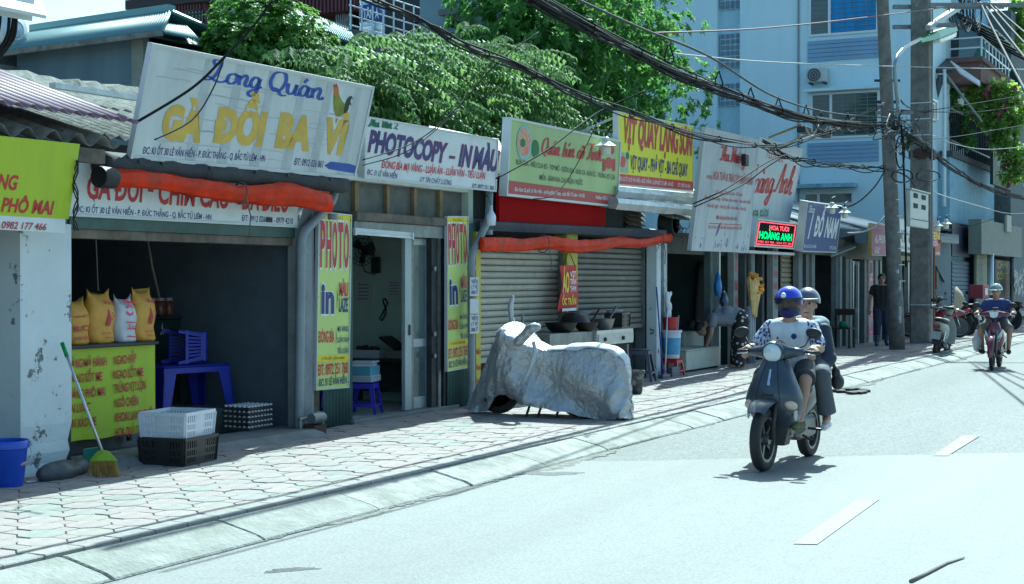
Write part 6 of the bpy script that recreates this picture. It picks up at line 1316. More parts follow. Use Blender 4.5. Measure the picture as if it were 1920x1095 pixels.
pn = Panel(Vector((a_.x, 7.9, a_.z)), Vector((b_.x, 7.9, a_.z)), Vector((b_.x, 7.9, b_.z)), Vector((a_.x, 7.9, b_.z)), g); pn.text('NỘI THẤT', (.2,.45), (.85,.42), .14, M('grey letters', (.2,.24,.24), .6), .03, uv=True); pn.text('0978', (.4,.2), (.8,.18), .1, MATS['grey letters'], .02, uv=True)
# lying tank and antenna at the far left
c = oy(28, 57, 15.5); T = thing('lying_water_tank', c, 'white round ended water tank lying on the roof at the edge', 'tank'); MB().lathe(c, [(.0,-.06),(.10,-.05),(.105,-.03),(.13,-.045),(.24,0),(.26,.05),(.26,1.3),(.2,1.36)], 24, 'Y').build('shell', M('pale tank', (.55,.6,.64), .35, .2), T, smooth=40); MB().box(c.x - .2, c.x + .2, c.y + .1, c.y + 1.2, c.z - .5, c.z - .262).build('cradle', dull_steel, T); MB().box(c.x - .3, c.x + .3, c.y, c.y + 1.3, 0, c.z - .503).build('plinth', grey_wall, T)
# ================================================================== trees
def leaf_mat(name, c1, c2, tr=.45):
    m = bpy.data.materials.new(name); m.use_nodes = True; n = m.node_tree.nodes; l = m.node_tree.links; n.clear()
    out = n.new('ShaderNodeOutputMaterial'); g = n.new('ShaderNodeNewGeometry'); r_ = n.new('ShaderNodeValToRGB')
    r_.color_ramp.elements[0].color = (*c1, 1); r_.color_ramp.elements[1].color = (*c2, 1); l.new(g.outputs['Random Per Island'], r_.inputs[0])
    p = n.new('ShaderNodeBsdfPrincipled'); p.inputs['Roughness'].default_value = .48; p.inputs['Specular IOR Level'].default_value = .3; l.new(r_.outputs[0], p.inputs['Base Color'])
    t = n.new('ShaderNodeBsdfTranslucent'); h = n.new('ShaderNodeHueSaturation'); h.inputs['Value'].default_value = 1.7; h.inputs['Hue'].default_value = .485; l.new(r_.outputs[0], h.inputs['Color']); l.new(h.outputs[0], t.inputs['Color'])
    mx = n.new('ShaderNodeMixShader'); mx.inputs[0].default_value = tr; l.new(p.outputs[0], mx.inputs[1]); l.new(t.outputs[0], mx.inputs[2]); l.new(mx.outputs[0], out.inputs[0]); return m
bark = M('bark', (.085,.07,.055), .9, var=.35, scale=9, bump=.6, bscale=30)
def leaf(vs, fs, p, d, nrm, L, W, curl=.15):
    d = d.normalized(); s = d.cross(nrm)
    if s.length < 1e-3: s = d.orthogonal()
    s = s.normalized() * W / 2; u = s.cross(d).normalized(); b = len(vs)
    mid = p + d * L * .5 + u * L * .06; tip = p + d * L - u * L * curl
    vs += [p, mid - s + u * W * .16, tip, mid + s + u * W * .16, mid]; fs += [(b, b+4, b+1), (b+1, b+4, b+2), (b, b+3, b+4), (b+3, b+2, b+4)]
def mesh(name, vs, fs, m, parent): mb = MB(); mb.v = vs; mb.f = fs; return mb.build(name, m, parent, fix=False)
def rv(rnd): 
    while True:
        v = Vector((rnd.uniform(-1,1), rnd.uniform(-1,1), rnd.uniform(-1,1)))
        if .05 < v.length < 1: return v
def limbs(T, base, ends, r0, rnd, name='trunk', mids=None):
    mb = MB(); fork = base + Vector((rnd.uniform(-.1,.1), 0, (mids or 1.2)))
    mb.tube([base, base.lerp(fork, .5) + Vector((.05, 0, 0)), fork], [r0, r0*.85, r0*.75], 10)
    for e in ends:
        m1 = fork.lerp(e, .45) + Vector((rnd.uniform(-.2,.2), rnd.uniform(-.2,.2), .15)); mb.tube([fork - Vector((0,0,.1)), m1, e], [r0*.5, r0*.32, r0*.12], 7)
        for k in range(4):
            q = m1.lerp(e, .2 + .2*k); mb.tube([q, q + rv(rnd)*.35 + Vector((0,0,.25))], [r0*.14, r0*.06], 5)
    mb.build(name, bark, T, smooth=True)
# rosette-leaved trees: clusters inside blobs given in the photo at a depth
def tree(name, label, y, blobs, trunk_px, ncl, nl, L, W, m, seed, depth=1.2, up=.5, tz=1.4, shell=.55):
    rnd = random.Random(seed); base = oy(trunk_px[0], trunk_px[1], y); base = Vector((base.x, y, 0)); T = thing(name, base, label, 'tree')
    tot = sum(b[2]**2 for b in blobs); vs = []; fs = []; ends = []
    for (px, py, rp_) in blobs:
        c = oy(px, py, y); r_ = (oy(px + rp_, py, y) - c).length * .92; ends.append(c + Vector((0,0,-r_*.2)))
        for k in range(int(ncl * rp_**2 / tot)):
            v = rv(rnd); v = v.normalized() * (shell + (1 - shell) * rnd.random()); p = c + Vector((v.x*r_, v.y*r_*depth, v.z*r_))
            ax = (v.normalized()*.8 + Vector((0, 0, up)) + rv(rnd)*.5).normalized(); o1 = ax.orthogonal().normalized(); o2 = ax.cross(o1)
            for j in range(nl):
                a = 2.4*j + rnd.uniform(-.3, .3); d = ax*rnd.uniform(.1, .8) + (o1*math.cos(a) + o2*math.sin(a)); k_ = rnd.uniform(.7, 1.15)
                leaf(vs, fs, p + ax*L*.25*rnd.random(), d, ax, L*k_, W*k_)
    mesh('crown', vs, fs, m, T); limbs(T, base, ends, .12, rnd, mids=tz); return T
lm1 = leaf_mat('bright leaf', (.06,.15,.03), (.14,.27,.05)); lm2 = leaf_mat('starfruit leaf', (.05,.125,.035), (.13,.22,.07), .5); lm3 = leaf_mat('mango leaf', (.05,.145,.04), (.125,.26,.06), .55); lm4 = leaf_mat('vine leaf', (.13,.25,.05), (.28,.40,.11), .6)
tree('round_tree', 'bushy bright green round tree behind the tilted billboard', 12.6, [(490,62,62),(440,95,40),(545,95,48),(500,30,36),(470,130,52),(560,135,45)], (500,300), 1500, 11, .10, .055, lm1, 1, up=.6, tz=2.2)
tree('mango_tree', 'large dark leaved tree with open branches before the sky blue block', 13.0, [(1030,20,75),(1120,50,70),(950,50,55),(1000,110,70),(1110,130,62),(1180,85,55),(960,160,55),(1050,190,60),(1160,180,45),(1215,130,30),(1240,205,44),(1090,-30,80),(975,-20,60),(900,120,30),(920,200,45),(1020,235,50)], (1052,330), 3100, 10, .20, .085, lm3, 2, depth=1.1, up=.35, tz=3.2, shell=.35)
# drooping feathered tree
def frond_tree(name, label, y, spots, n, L, m, seed, trunk_px):
    rnd = random.Random(seed); b = oy(trunk_px[0], trunk_px[1], y); base = Vector((b.x, y, 0)); T = thing(name, base, label, 'tree'); vs = []; fs = []; tw = MB(); ends = []
    tot = sum(s[2]*s[3] for s in spots)
    for (px, py, rx, ry) in spots:
        c = oy(px, py, y); X = (oy(px + rx, py, y) - c).length; Z = (oy(px, py - ry, y) - c).length; ends.append(c + Vector((0,.3,-Z*.3)))
        for k in range(int(n*rx*ry/tot)):
            v = rv(rnd); p = c + Vector((v.x*X, v.y*1.0, v.z*Z)); a = rnd.uniform(0, 6.28) if rnd.random() < .45 else rnd.uniform(-2.6, -.5)
            h = Vector((math.cos(a), math.sin(a), 0)); sd = Vector((-h.y, h.x, 0)); l_ = L*rnd.uniform(.6, 1.1); prev = p; nn = 9; rise = rnd.uniform(.05, .55)
            for i in range(1, nn + 1):
                t = i/nn; q = p + h*l_*t*.9 + Vector((0,0,l_*(rise*t - .5*t*t)))
                for s_ in (-1, 1):
                    d = sd*s_*.75 + h*.35 + Vector((0,0,-.75 - .3*rnd.random())); leaf(vs, fs, q, d, Vector((0,0,1)) + h*.3, (.17 + .03*rnd.random())*(1.1 - .35*t), .07, .1)
                prev = q
    mesh('crown', vs, fs, m, T); limbs(T, base, ends, .11, rnd, mids=2.4); return T
frond_tree('starfruit_tree', 'wide drooping tree with feathery leaves above the photocopy sign', 12.0, [(620,140,110,45),(760,130,130,55),(880,120,100,60),(960,180,70,70),(700,210,120,70),(830,230,130,80),(930,270,60,50),(560,130,60,35),(980,235,40,40)], 900, .95, lm2, 3, (780,330))
# climbing plants at the right
def shrub(name, label, pts, x, n, L, W, m, seed, flowers=None):
    rnd = random.Random(seed); vs = []; fs = []; c0 = ox(pts[0][0], pts[0][1], x); T = thing(name, (c0.x, c0.y, c0.z - .5), label, 'plant'); tot = sum(p[2]**2 for p in pts); st = MB(); fv = []; ff = []; prev = None
    for (px, py, r_) in pts:
        c = ox(px, py, x); rr_ = (ox(px + r_, py, x) - c).length
        if prev: st.tube([prev, prev.lerp(c, .5) + Vector((0,0,-.15)), c], .03, 5)
        prev = c
        for k in range(int(n*r_**2/tot)):
            p = c + rv(rnd)*rr_; V, F_ = (fv, ff) if flowers and rnd.random() < .07 else (vs, fs)
            for j in range(5): leaf(V, F_, p, rv(rnd) + Vector((0,0,-.15)), Vector((0,0,1)), L*rnd.uniform(.7,1.2), W)
    mesh('foliage', vs, fs, m, T); st.build('stem', bark, T)
    if ff: mesh('blossom', fv, ff, flowers, T)
shrub('bougainvillea', 'sunlit climbing plant with pink blossom hanging over the street', [(1790,215,25),(1830,185,28),(1860,170,22),(1850,215,30),(1890,175,24),(1880,240,32),(1905,215,28),(1900,290,30),(1875,265,20),(1915,320,22),(1890,330,16)], 50., 480, .24, .17, lm4, 5, M('pink blossom', (.35,.07,.16), .8))
shrub('roof_shrub', 'small sunlit shrub at the top corner above the cables', [(1895,40,22),(1905,75,22),(1915,50,22),(1910,15,22)], 58., 350, .2, .13, lm4, 6)
shrub('terrace_plant', 'dark leafy plant on the shaded terrace behind the second pole', [(1765,190,22),(1790,230,25),(1810,260,22),(1770,245,20),(1785,175,14)], 49.6, 420, .17, .12, lm3, 8, M('dim pink blossom', (.25,.06,.12), .8))
shrub('weed', 'green weed growing among the cables between the two poles', [(1703,265,8),(1700,275,8),(1706,258,6)], 34.5, 50, .07, .04, lm1, 9)
# ================================================================== poles, cables, street lamp
pole_m = M('pole concrete', (.17,.165,.15), .9, var=.3, scale=6, bump=.4, bscale=25, stain=.5, stcol=(.08,.075,.065), stscale=2.5)
b1 = oz(1683, 655, SW); t1 = b1 + _rt * (-.42) + Vector((0, 0, 9.3)); P1 = thing('utility_pole', b1, 'leaning round concrete pole carrying the street lamp', 'utility pole')
MB().tube([b1 - Vector((0,0,.2))] + [b1.lerp(t1, t) for t in (.1,.3,.5,.7,.9,1)], [.17,.165,.155,.145,.135,.125,.12], 20).build('shaft', pole_m, P1, smooth=True)
def on1(t): return b1.lerp(t1, t)
b2 = oz(1729, 643, SW); P2 = thing('utility_pole', b2, 'thick square concrete pole with a white meter box', 'utility pole')
lean2 = _rt * (-.06)
d1_, d2_ = Vector((1,0,0)), Vector((0,1,0)); rings = []
for z, w in ((-.2,.25), (2.6,.235), (6,.215), (10.5,.19)):
    c = b2 + lean2*(z/10) + Vector((0,0,z)); k = w; q = .04
    rings.append([c + d1_*x + d2_*y for x, y in ((-k+q,-k),(k-q,-k),(k,-k+q),(k,k-q),(k-q,k),(-k+q,k),(-k,k-q),(-k,-k+q))])
mb = MB(); mb.loft(rings); mb.build('shaft', pole_m, P2)
mb = MB(); c = b2 + Vector((0,0,oy(1729, 300, b2.y).z)); mb.lathe(c, [(.30,-.12),(.34,-.05),(.34,.1),(.30,.14)], 6); mb.build('band', M('rusty band', (.05,.03,.022), .8), P2)
for py in (195, 225, 255): z = oy(1729, py, b2.y).z; MB().box(b2.x - .24, b2.x + .24, b2.y - .24, b2.y + .24, z, z + .02).build('strap', alu, P2)
MB().cyl((b2.x - .2, b2.y - .26, 1.), (b2.x - .2, b2.y - .26, 8.), .02, n=8).build('conduit', pvc, P2)
MB().cyl((b2.x + .10, b2.y - .26, SW), (b2.x + .10, b2.y - .26, 2.4), .025, n=8).build('conduit', M('orange conduit', (.25,.09,.04), .7), P2)
z = oy(1745, 570, b2.y).z; mb = MB(); mb.box(b2.x - .27, b2.x + .27, b2.y - .28, b2.y + .27, z - .015, z + .015); mb.build('strap', alu, P2)
# meter box
yb_ = b2.y - .36; a, b = oy(1707, 424, yb_), oy(1741, 364, yb_); T = thing('meter_box', (b2.x, yb_, a.z), 'white electric meter box with four dark windows on the square pole', 'meter box'); mbm = M('meter box white', (.42,.45,.44), .5, var=.08, stain=.3, stcol=(.2,.2,.18))
MB().box(a.x, b.x, yb_, b2.y - .26, a.z, b.z).build('box', mbm, T, bevel=.015); w, h = b.x - a.x, b.z - a.z
MB().box(a.x - .05, b.x + .05, yb_ - .04, b2.y - .25, b.z + .002, b.z + .03).build('lid', mbm, T)
for u in (.16, .60):
    for v in (.52, .8): MB().box(a.x + w*u, a.x + w*(u + .22), yb_ - .01, yb_ - .001, a.z + h*v, a.z + h*(v + .13)).build('meter_window', M('meter glass', (.02,.035,.035), .7, spec=.1), T)
MB().box(a.x + w*.05, a.x + w*.95, yb_ - .012, yb_ - .002, a.z + h*.2, a.z + h*.22).build('seam', dark_metal, T)
a, b = oy(1738, 222, b2.y), oy(1752, 190, b2.y); T = thing('junction_box', (b.x, b2.y, a.z), 'small pale junction box high on the square pole', 'junction box'); MB().box(a.x + .05, b.x + .05, b2.y - .1, b2.y + .15, a.z, b.z).build('box', mbm, T, bevel=.03)
for xx in (.25, .6): MB().box(a.x + .05 + (b.x - a.x)*xx, a.x + .09 + (b.x - a.x)*xx, b2.y - .12, b2.y - .102, a.z + .05, b.z - .05).build('rib', mbm, T)
mb = MB(); z = a.z + .2; mb.bar((b2.x + .1, b2.y, z), (a.x + .06, b2.y, z), .04); mb.build('bracket', dull_steel, T)
# cross arms
z = oy(1670, 205, b1.y).z; q = on1((z - SW)/9.3); MB().bar(q + _rt*(-.25), q + _rt*.55, .07).build('cross_arm', dull_steel, P1)
z = oy(1662, 139, b1.y).z; q = on1((z - SW)/9.3); MB().bar(q + _rt*(-.25), q + _rt*.30, .05).build('clamp', dark_metal, P1); z = oy(1665, 182, b1.y).z; q = on1((z - SW)/9.3); MB().bar(q + _rt*(-.22), q + _rt*.26, .06).build('clamp', dark_metal, P1)
for k in range(7): z = 1.6 + k*.35; q = on1((z - SW)/9.3) + Vector((-.1, -.13, 0)); MB().bar(q, q + _rt*.12, .012, .02).build('wire_tie', alu, P1)
for (px, py, w, h, cc) in ((1683, 509, .10, .08, (.35,.4,.45)), (1687, 535, .16, .22, (.3,.31,.3)), (1687, 590, .2, .35, (.28,.29,.28))):
    p = oy(px, py, b1.y - .165); MB().box(p.x - w/2, p.x + w/2, p.y - .015, p.y + .02, p.z - h/2, p.z + h/2).build('poster', M('torn poster %d' % py, cc, .8, var=.5, scale=12), P1)
z2 = oy(1729, 10, b2.y).z
for z, L in ((z2, 2.2), (oy(1729, 48, b2.y).z, .5)): MB().bar(Vector((b2.x, b2.y - .26, z)) + _rt*(-.45), Vector((b2.x, b2.y - .26, z)) + _rt*L, .09).build('cross_arm', dull_steel, P2); MB().bar(Vector((b2.x, b2.y + .26, z)) + _rt*(-.45), Vector((b2.x, b2.y + .26, z)) + _rt*L, .09).build('cross_arm', dull_steel, P2)
MB().bar(oy(1740, 52, b2.y - .3), oy(1800, 12, b2.y - .3), .12).build('brace', M('galvanised brace', (.3,.34,.36), .5, .5), P2)
# street lamp
T = thing('street_lamp', oy(1685, 190, 6.95), 'street lamp with a bright green head on a curved arm', 'street lamp'); ya = b1.y - .05
arm = [oy(x, y, ya) for x, y in ((1685,245),(1684,200),(1679,150),(1677,125),(1682,105),(1695,90),(1710,81),(1726,73))]
MB().tube(arm, .045, 10).build('arm', M('lamp arm', (.28,.33,.36), .4, .6), T, smooth=True)
a, b = oy(1724, 76, ya), oy(1787, 55, ya); d = (b - a).normalized(); u = Vector((0,0,1)); u = (u - d*u.dot(d)).normalized(); sdv = d.cross(u); L = (b - a).length
def lring(t, w, h0, h1): c = a + d*L*t; return [c - sdv*w + u*h0, c + sdv*w + u*h0, c + sdv*w*.7 + u*h1, c - sdv*w*.7 + u*h1]
mb = MB(); mb.loft([lring(0,.05,-.05,.04), lring(.25,.12,-.07,.06), lring(.4,.16,-.06,.10), lring(.95,.15,-.04,.10), lring(1,.12,-.03,.06)]); mb.build('head', M('bright green enamel', hexc(40,140,70), .35, var=.08), T, bevel=.008)
mb = MB(); mb.loft([lring(.36,.12,-.17,-.064), lring(.45,.14,-.19,-.064), lring(.92,.13,-.17,-.05), lring(.98,.11,-.10,-.045)]); mb.build('glass', M('lamp glass', (.6,.66,.6), .2, alpha=.9), T, smooth=True)
# ---- cables
cab_m = M('cable black', (.012,.013,.015), .7, var=.2, scale=3, spec=.15); cab_g = M('cable grey', (.045,.048,.052), .7, var=.3, scale=3, spec=.2); cab_l = M('cable pale', (.32,.33,.33), .6, var=.2)
def spl(P, n=10):
    out = []
    for i in range(len(P) - 1):
        p0, p1, p2, p3 = P[max(i-1,0)], P[i], P[i+1], P[min(i+2,len(P)-1)]
        for j in range(n):
            t = j/n; out.append(.5*((2*p1) + (p2-p0)*t + (2*p0-5*p1+4*p2-p3)*t*t + (3*p1-p0-3*p2+p3)*t**3))
    return out + [P[-1]]
def cable(label, pts, r_=.012, m=None, n=8, name='cable'):
    mb = MB(); mb.tube(spl(pts, n), r_, 6); return tag(mb.build(name, m or cab_m, smooth=True), label, 'cable')
def bundle(label, pts, N, R_, seed, r_=.011, rings=0):
    rnd = random.Random(seed); P = spl(pts, 12); T = thing('cable_bundle', pts[0], label, 'cable')
    for k in range(N):
        a0 = rnd.uniform(0, 6.28); tw = rnd.uniform(-.25, .25); rad = R_*math.sqrt(rnd.random()); sag = abs(rnd.gauss(0, .035)); ph = rnd.uniform(0, 6.28); mb = MB(); Q = []
        for i, p in enumerate(P):
            aa = a0 + tw*i*.3; s_ = math.sin(i*.35 + ph)
            Q.append(p + Vector((0, math.cos(aa)*rad, math.sin(aa)*rad - sag*(1 + s_)*.8)))
        mb.tube(Q, r_*rnd.uniform(.6, 1.2), 5); mb.build('strand', rnd.choice((cab_m, cab_m, cab_g)), T, smooth=True)
    for i in range(4, len(P) - 2, 7):
        mb = MB(); mb.tube([P[i] + Vector((.01*math.sin(t*2), math.cos(t)*R_*1.25, math.sin(t)*R_*1.35 - .02)) for t in [2*math.pi*j/12 for j in range(13)]], .008, 5); mb.build('tie', cab_m, T)
    return T
Y = lambda px, py, y: oy(px, py, y)
h1 = Y(1662, 232, 6.9); ext = Y(1020, 0, 6.35); ext2 = ext + (ext - Y(1130, 62, 6.35))*2.2
bundle('thick black cable bundle sagging from the top edge to the round pole', [ext2, ext, Y(1180, 88, 6.4), Y(1350, 165, 6.5), Y(1480, 210, 6.65), Y(1580, 231, 6.8), h1], 19, .052, 1)
e0 = Y(720, 0, 6.5); e00 = e0 + (e0 - Y(830, 57, 6.5))*1.8
bundle('thinner cable bundle running above the green noodle sign', [e00, e0, Y(830, 57, 6.5), Y(960, 118, 6.55), Y(1130, 190, 6.6), Y(1260, 235, 6.7), Y(1400, 268, 6.8), Y(1470, 268, 7.05), Y(1560, 243, 7.0), Y(1600, 222, 6.95), Y(1656, 192, 6.95)], 6, .026, 2, .010)
bundle('twisted cable bundle meeting the round pole below the lamp', [Y(1430, 262, 7.9), Y(1475, 291, 7.6), Y(1520, 300, 7.4), Y(1600, 310, 7.2), Y(1660, 312, 7.0)], 7, .03, 3, .011)
bundle('thick cable bundle leaving the poles towards the far right', [Y(1668, 236, 6.95), Y(1690, 245, 7.0), Y(1730, 272, 7.0), Y(1790, 315, 6.95), Y(1850, 350, 6.9), Y(1930, 372, 6.9), Y(1990, 380, 6.9)], 14, .05, 4)
m0 = Y(1085, 0, 5.9); cable('steel messenger wire strung above the thick bundle', [m0 + (m0 - Y(1200, 52, 5.9))*2, m0, Y(1200, 52, 6.0), Y(1330, 106, 6.2), Y(1450, 180, 6.5), Y(1560, 212, 6.88), Y(1672, 221, 6.9)], .014, cab_g)
for i, (px, py) in enumerate(((1255,100), (1348,148), (1408,178), (1460,195), (1512,208), (1540,222), (1590,224))):
    c = Y(px, py, 6.3 + (px - 1255)/600); r_ = .12; mb = MB(); mb.tube([c + Vector((r_*math.cos(t), .02*math.sin(t*2), r_*math.sin(t))) for t in [2*math.pi*j/16 for j in range(17)]], .010, 5); o = mb.build('cable_ring', cab_m); tag(o, 'ring on the wire above the thick bundle, %s from the round pole' % ('seventh', 'sixth', 'fifth', 'fourth', 'third', 'second', 'first')[i], 'cable ring', 'rings on the messenger wire')
L_ = [('black drop wire crossing the tilted billboard', [(512,0,7.4),(470,55,7.5),(420,108,7.6),(360,165,7.7),(258,228,7.9)], .012, cab_m), ('thin wire slanting down the tilted billboard', [(420,108,7.6),(400,165,7.7),(360,225,7.75),(290,262,7.85)], .007, cab_g),
 ('thin drop wire slanting across the photocopy sign', [(1010,60,7.4),(930,120,7.6),(860,200,7.8),(780,265,7.95),(680,300,8.0)], .007, cab_m), ('second thin wire slanting across the photocopy sign', [(860,205,7.8),(770,280,7.95),(680,310,8.0)], .006, cab_g),
 ('black cable crossing the green noodle sign', [(1210,170,7.3),(1130,206,7.7),(1080,240,7.8),(1020,285,7.9),(930,335,8.1)], .011, cab_m), ('thin wire hanging over the green noodle sign', [(1128,208,7.8),(1110,250,7.9),(1075,320,8.0),(1040,365,8.05),(1000,373,8.1)], .006, cab_m),
 ('black cable slanting across the faded banners to the tin gutters', [(1475,290,7.5),(1440,303,7.4),(1390,335,7.5),(1350,360,7.6),(1300,382,7.9)], .012, cab_m), ('thinner cable below the black one across the faded banners', [(1475,291,7.5),(1440,312,7.4),(1390,348,7.5),(1302,388,7.9)], .010, cab_m),
 ('reddish wire running high across the sky blue block', [(1220,62,7.5),(1440,52,7.3),(1660,28,7.1),(1860,2,6.6),(1960,-14,6.0)], .012, M('red wire', (.12,.05,.04), .6)), ('pale wire running level across the sky blue block', [(1260,100,7.4),(1440,116,7.2),(1660,124,7.0),(1920,130,6.4)], .010, cab_l),
 ('black wire looping from the round pole down to the menswear lamps', [(1659,320,7.0),(1640,350,7.2),(1610,378,7.5),(1580,390,7.8),(1550,384,7.9)], .014, cab_m), ('white hose curving below the menswear shop roof', [(1662,402,7.3),(1640,425,7.4),(1615,435,7.5),(1588,437,7.7)], .018, cab_l),
 ('pale cable leaving the square pole towards the far shops', [(1738,350,7.2),(1760,364,7.1),(1830,385,7.0),(1890,400,6.9),(1940,398,6.8)], .014, cab_l), ('thin wire rising from the far shops to the pale cable', [(1890,400,6.9),(1840,418,7.4),(1790,430,7.8),(1760,445,8.0)], .008, cab_m),
 ('upper wire leaving the square pole towards the climbing plant', [(1690,206,6.9),(1740,207,6.9),(1820,195,6.5),(1960,172,6.0)], .011, cab_m), ('middle wire leaving the round pole across the terrace', [(1690,207,6.9),(1760,210,6.8),(1850,208,6.5),(1960,190,6.0)], .010, cab_m), ('lower wire crossing before the terrace railings', [(1735,262,7.0),(1800,255,6.8),(1870,243,6.6),(1960,228,6.2)], .010, cab_g), ('pale sagging wire right of the square pole', [(1745,250,7.0),(1790,270,6.9),(1860,280,6.7),(1960,270,6.3)], .009, cab_l),
 ('black cable running down the round pole', [(1690,235,6.8),(1694,300,6.82),(1697,400,6.84),(1699,500,6.85)], .022, cab_m), ('grey cable bundle tail between the poles', [(1664,318,6.9),(1690,325,6.9),(1705,335,6.9),(1716,350,6.95)], .02, cab_g)]
for lb, P, r_, m in L_: cable(lb, [Y(*p) for p in P], r_, m)
for k in range(4):                                           # heavy twisted cables crossing the street
    A_ = ox(1838 + k*7, 4 + (k % 2)*3, 37.); C_ = Vector((24.5 + k*.25, 3.4 - k*.3, 5.0 + .06*(k % 2))); P = [A_ + (C_ - A_)*t - Vector((0, 0, .5*t*(2.8 - t)*.3)) for t in [2.8*i/14 for i in range(15)]]
    cable('heavy twisted cable crossing the street at the corner, %s from the house side' % ('first', 'second', 'third', 'fourth')[k], P, .026, cab_m, name='power_cable')['group'] = 'heavy cables crossing the street'
T = thing('cable_coil', Y(1812, 30, 6.9), 'coil of black cables hanging from the square pole cross arm', 'cable'); rnd = random.Random(17)
for k in range(14):
    x = 1790 + rnd.uniform(0, 45); dx = rnd.uniform(8, 22); dy = rnd.uniform(38, 60); cx, cy = x, 2
    MB().tube(spl([Y(x - dx*.2, -6, 6.92), Y(x - dx*.7, cy + dy*.5, 6.9), Y(x, cy + dy, 6.9), Y(x + dx*.6, cy + dy*.5, 6.9), Y(x + dx*.2, -6, 6.92)], 6), .012, 5).build('loop', cab_m, T, smooth=True)
T = thing('cable_knot', Y(1700, 240, 6.85), 'knot of tangled wires between the two poles', 'cable'); rnd = random.Random(19)
for k in range(34):
    p = Vector((rnd.gauss(1694, 11), rnd.gauss(238, 22), 0)); P = [Y(p.x, p.y, 6.85)]
    for j in range(5): p = p + Vector((rnd.gauss(1.5, 10), rnd.gauss(3, 11), 0)); P.append(Y(p.x, p.y, 6.85 + rnd.uniform(-.15, .15)))
    MB().tube(spl(P, 5), rnd.uniform(.006, .014), 5).build('wire', rnd.choice((cab_m, cab_m, cab_g, cab_l)), T, smooth=True)
for k, (cx, cy, rx, ry) in enumerate(((1688,285,8,30), (1692,330,20,12), (1740,330,22,10))):
    MB().tube([Y(cx + rx*math.cos(t), cy + ry*math.sin(t), 6.8 + .04*math.sin(3*t)) for t in [2*math.pi*j/20 for j in range(21)]], .016, 6).build('loop', cab_m, T, smooth=True)
for k in range(12):
    a0 = rnd.uniform(1480, 1650); P = [Y(a0, 232 - (1650 - a0)*.09, 6.9), Y(a0 + 18, 250 + rnd.uniform(-8, 8), 6.85), Y(a0 + 36, 236 - (1650 - a0 - 36)*.08, 6.9)]; MB().tube(spl(P, 5), .008, 5).build('loose_loop', rnd.choice((cab_g, cab_l, cab_m)), T, smooth=True)
# cabinet and coil on the near pole at the upper left edge
yn = 4.6; T = thing('pole_cabinet', oy(20, 20, yn), 'pale electric cabinet with hanging cables at the top left edge', 'electric cabinet')
a, b = oy(-90, 10, yn), oy(62, 38, yn); c = oy(88, 28, yn - .12)
pc_m = M('pale cabinet paint', (.5,.54,.54), .45, var=.06)
A, B = oy(-90, -8, yn - .15), oy(88, 29, yn - .15)
MB().slab(A, B, oy(72, -14, yn + .25), oy(-90, -60, yn + .25), .015).build('rain_hood', pc_m, T)
MB().hexa([oy(-90, 14, yn), oy(60, 40, yn), oy(56, 33, yn + .3), oy(-90, 8, yn + .3), oy(-90, -40, yn), oy(66, -8, yn), oy(66, -14, yn + .3), oy(-90, -46, yn + .3)]).build('box', pc_m, T)
rnd = random.Random(4)
for k in range(9):
    x0_ = rnd.uniform(-10, 34); P = [oy(x0_, 28, yn + .1), oy(x0_ - 3, 60 + rnd.uniform(-5, 5), yn + .12), oy(x0_ - 14, 85, yn + .15), oy(x0_ - 40, 112 + rnd.uniform(-8, 8), yn + .2)]; MB().tube(spl(P, 6), .008, 6).build('cable', cab_m, T, smooth=True)
MB().cyl(Vector((oy(-60, 0, yn).x, yn + .3, 0)), Vector((oy(-60, 0, yn).x, yn + .3, 6)), .11, n=16).build('pole', pole_m, T, smooth=True)
# ================================================================== motorbikes
rubber = M('tyre rubber', (.022,.022,.023), .75, var=.2, scale=12); plastic_bk = M('black trim plastic', (.018,.019,.02), .5, var=.1); chrome = M('chrome', (.6,.62,.64), .15, 1., var=.05); lens = M('headlamp lens', (.55,.62,.66), .05, 0, var=.1, spec=.9, coat=1.); amber = M('indicator lens', (.55,.42,.34), .15, var=.1); engine_m = M('engine alloy', (.16,.165,.17), .4, .7, var=.25, scale=14); seat_m = M('bike seat', (.014,.014,.015), .6)
mirror_m = M('mirror glass', (.10,.11,.12), .08, .8, var=.1)
def wheel(T, x, r_, w, name, spokes=5, rim=None, rim_r=.72):
    c = (x, 0, r_); o = MB().lathe(c, [(r_*rim_r, -w*.42), (r_*.82, -w*.5), (r_*.95, -w*.42), (r_, -w*.15), (r_, w*.15), (r_*.95, w*.42), (r_*.82, w*.5), (r_*rim_r, w*.42), (r_*rim_r, -w*.42)], 36, 'Y').build(name, rubber, T, smooth=50)
    mb = MB(); mb.lathe(c, [(r_*rim_r*.88, -w*.36), (r_*rim_r*1.0, -w*.40), (r_*rim_r*1.0, w*.40), (r_*rim_r*.88, w*.36), (r_*rim_r*.88, -w*.36)], 30, 'Y'); mb.build('rim', rim or engine_m, o, smooth=50)
    mb = MB(); mb.lathe(c, [(.045, -w*.55), (.05, 0), (.045, w*.55)], 16, 'Y')
    for k in range(spokes):
        a = 2*math.pi*k/spokes; d = Vector((math.cos(a), 0, math.sin(a))); mb.bar(Vector(c) + d*.03, Vector(c) + d*r_*rim_r*.93, .035 if spokes < 8 else .007, .02 if spokes < 8 else .007, (0, 1, 0))
    mb.build('hub', rim or engine_m, o); return o
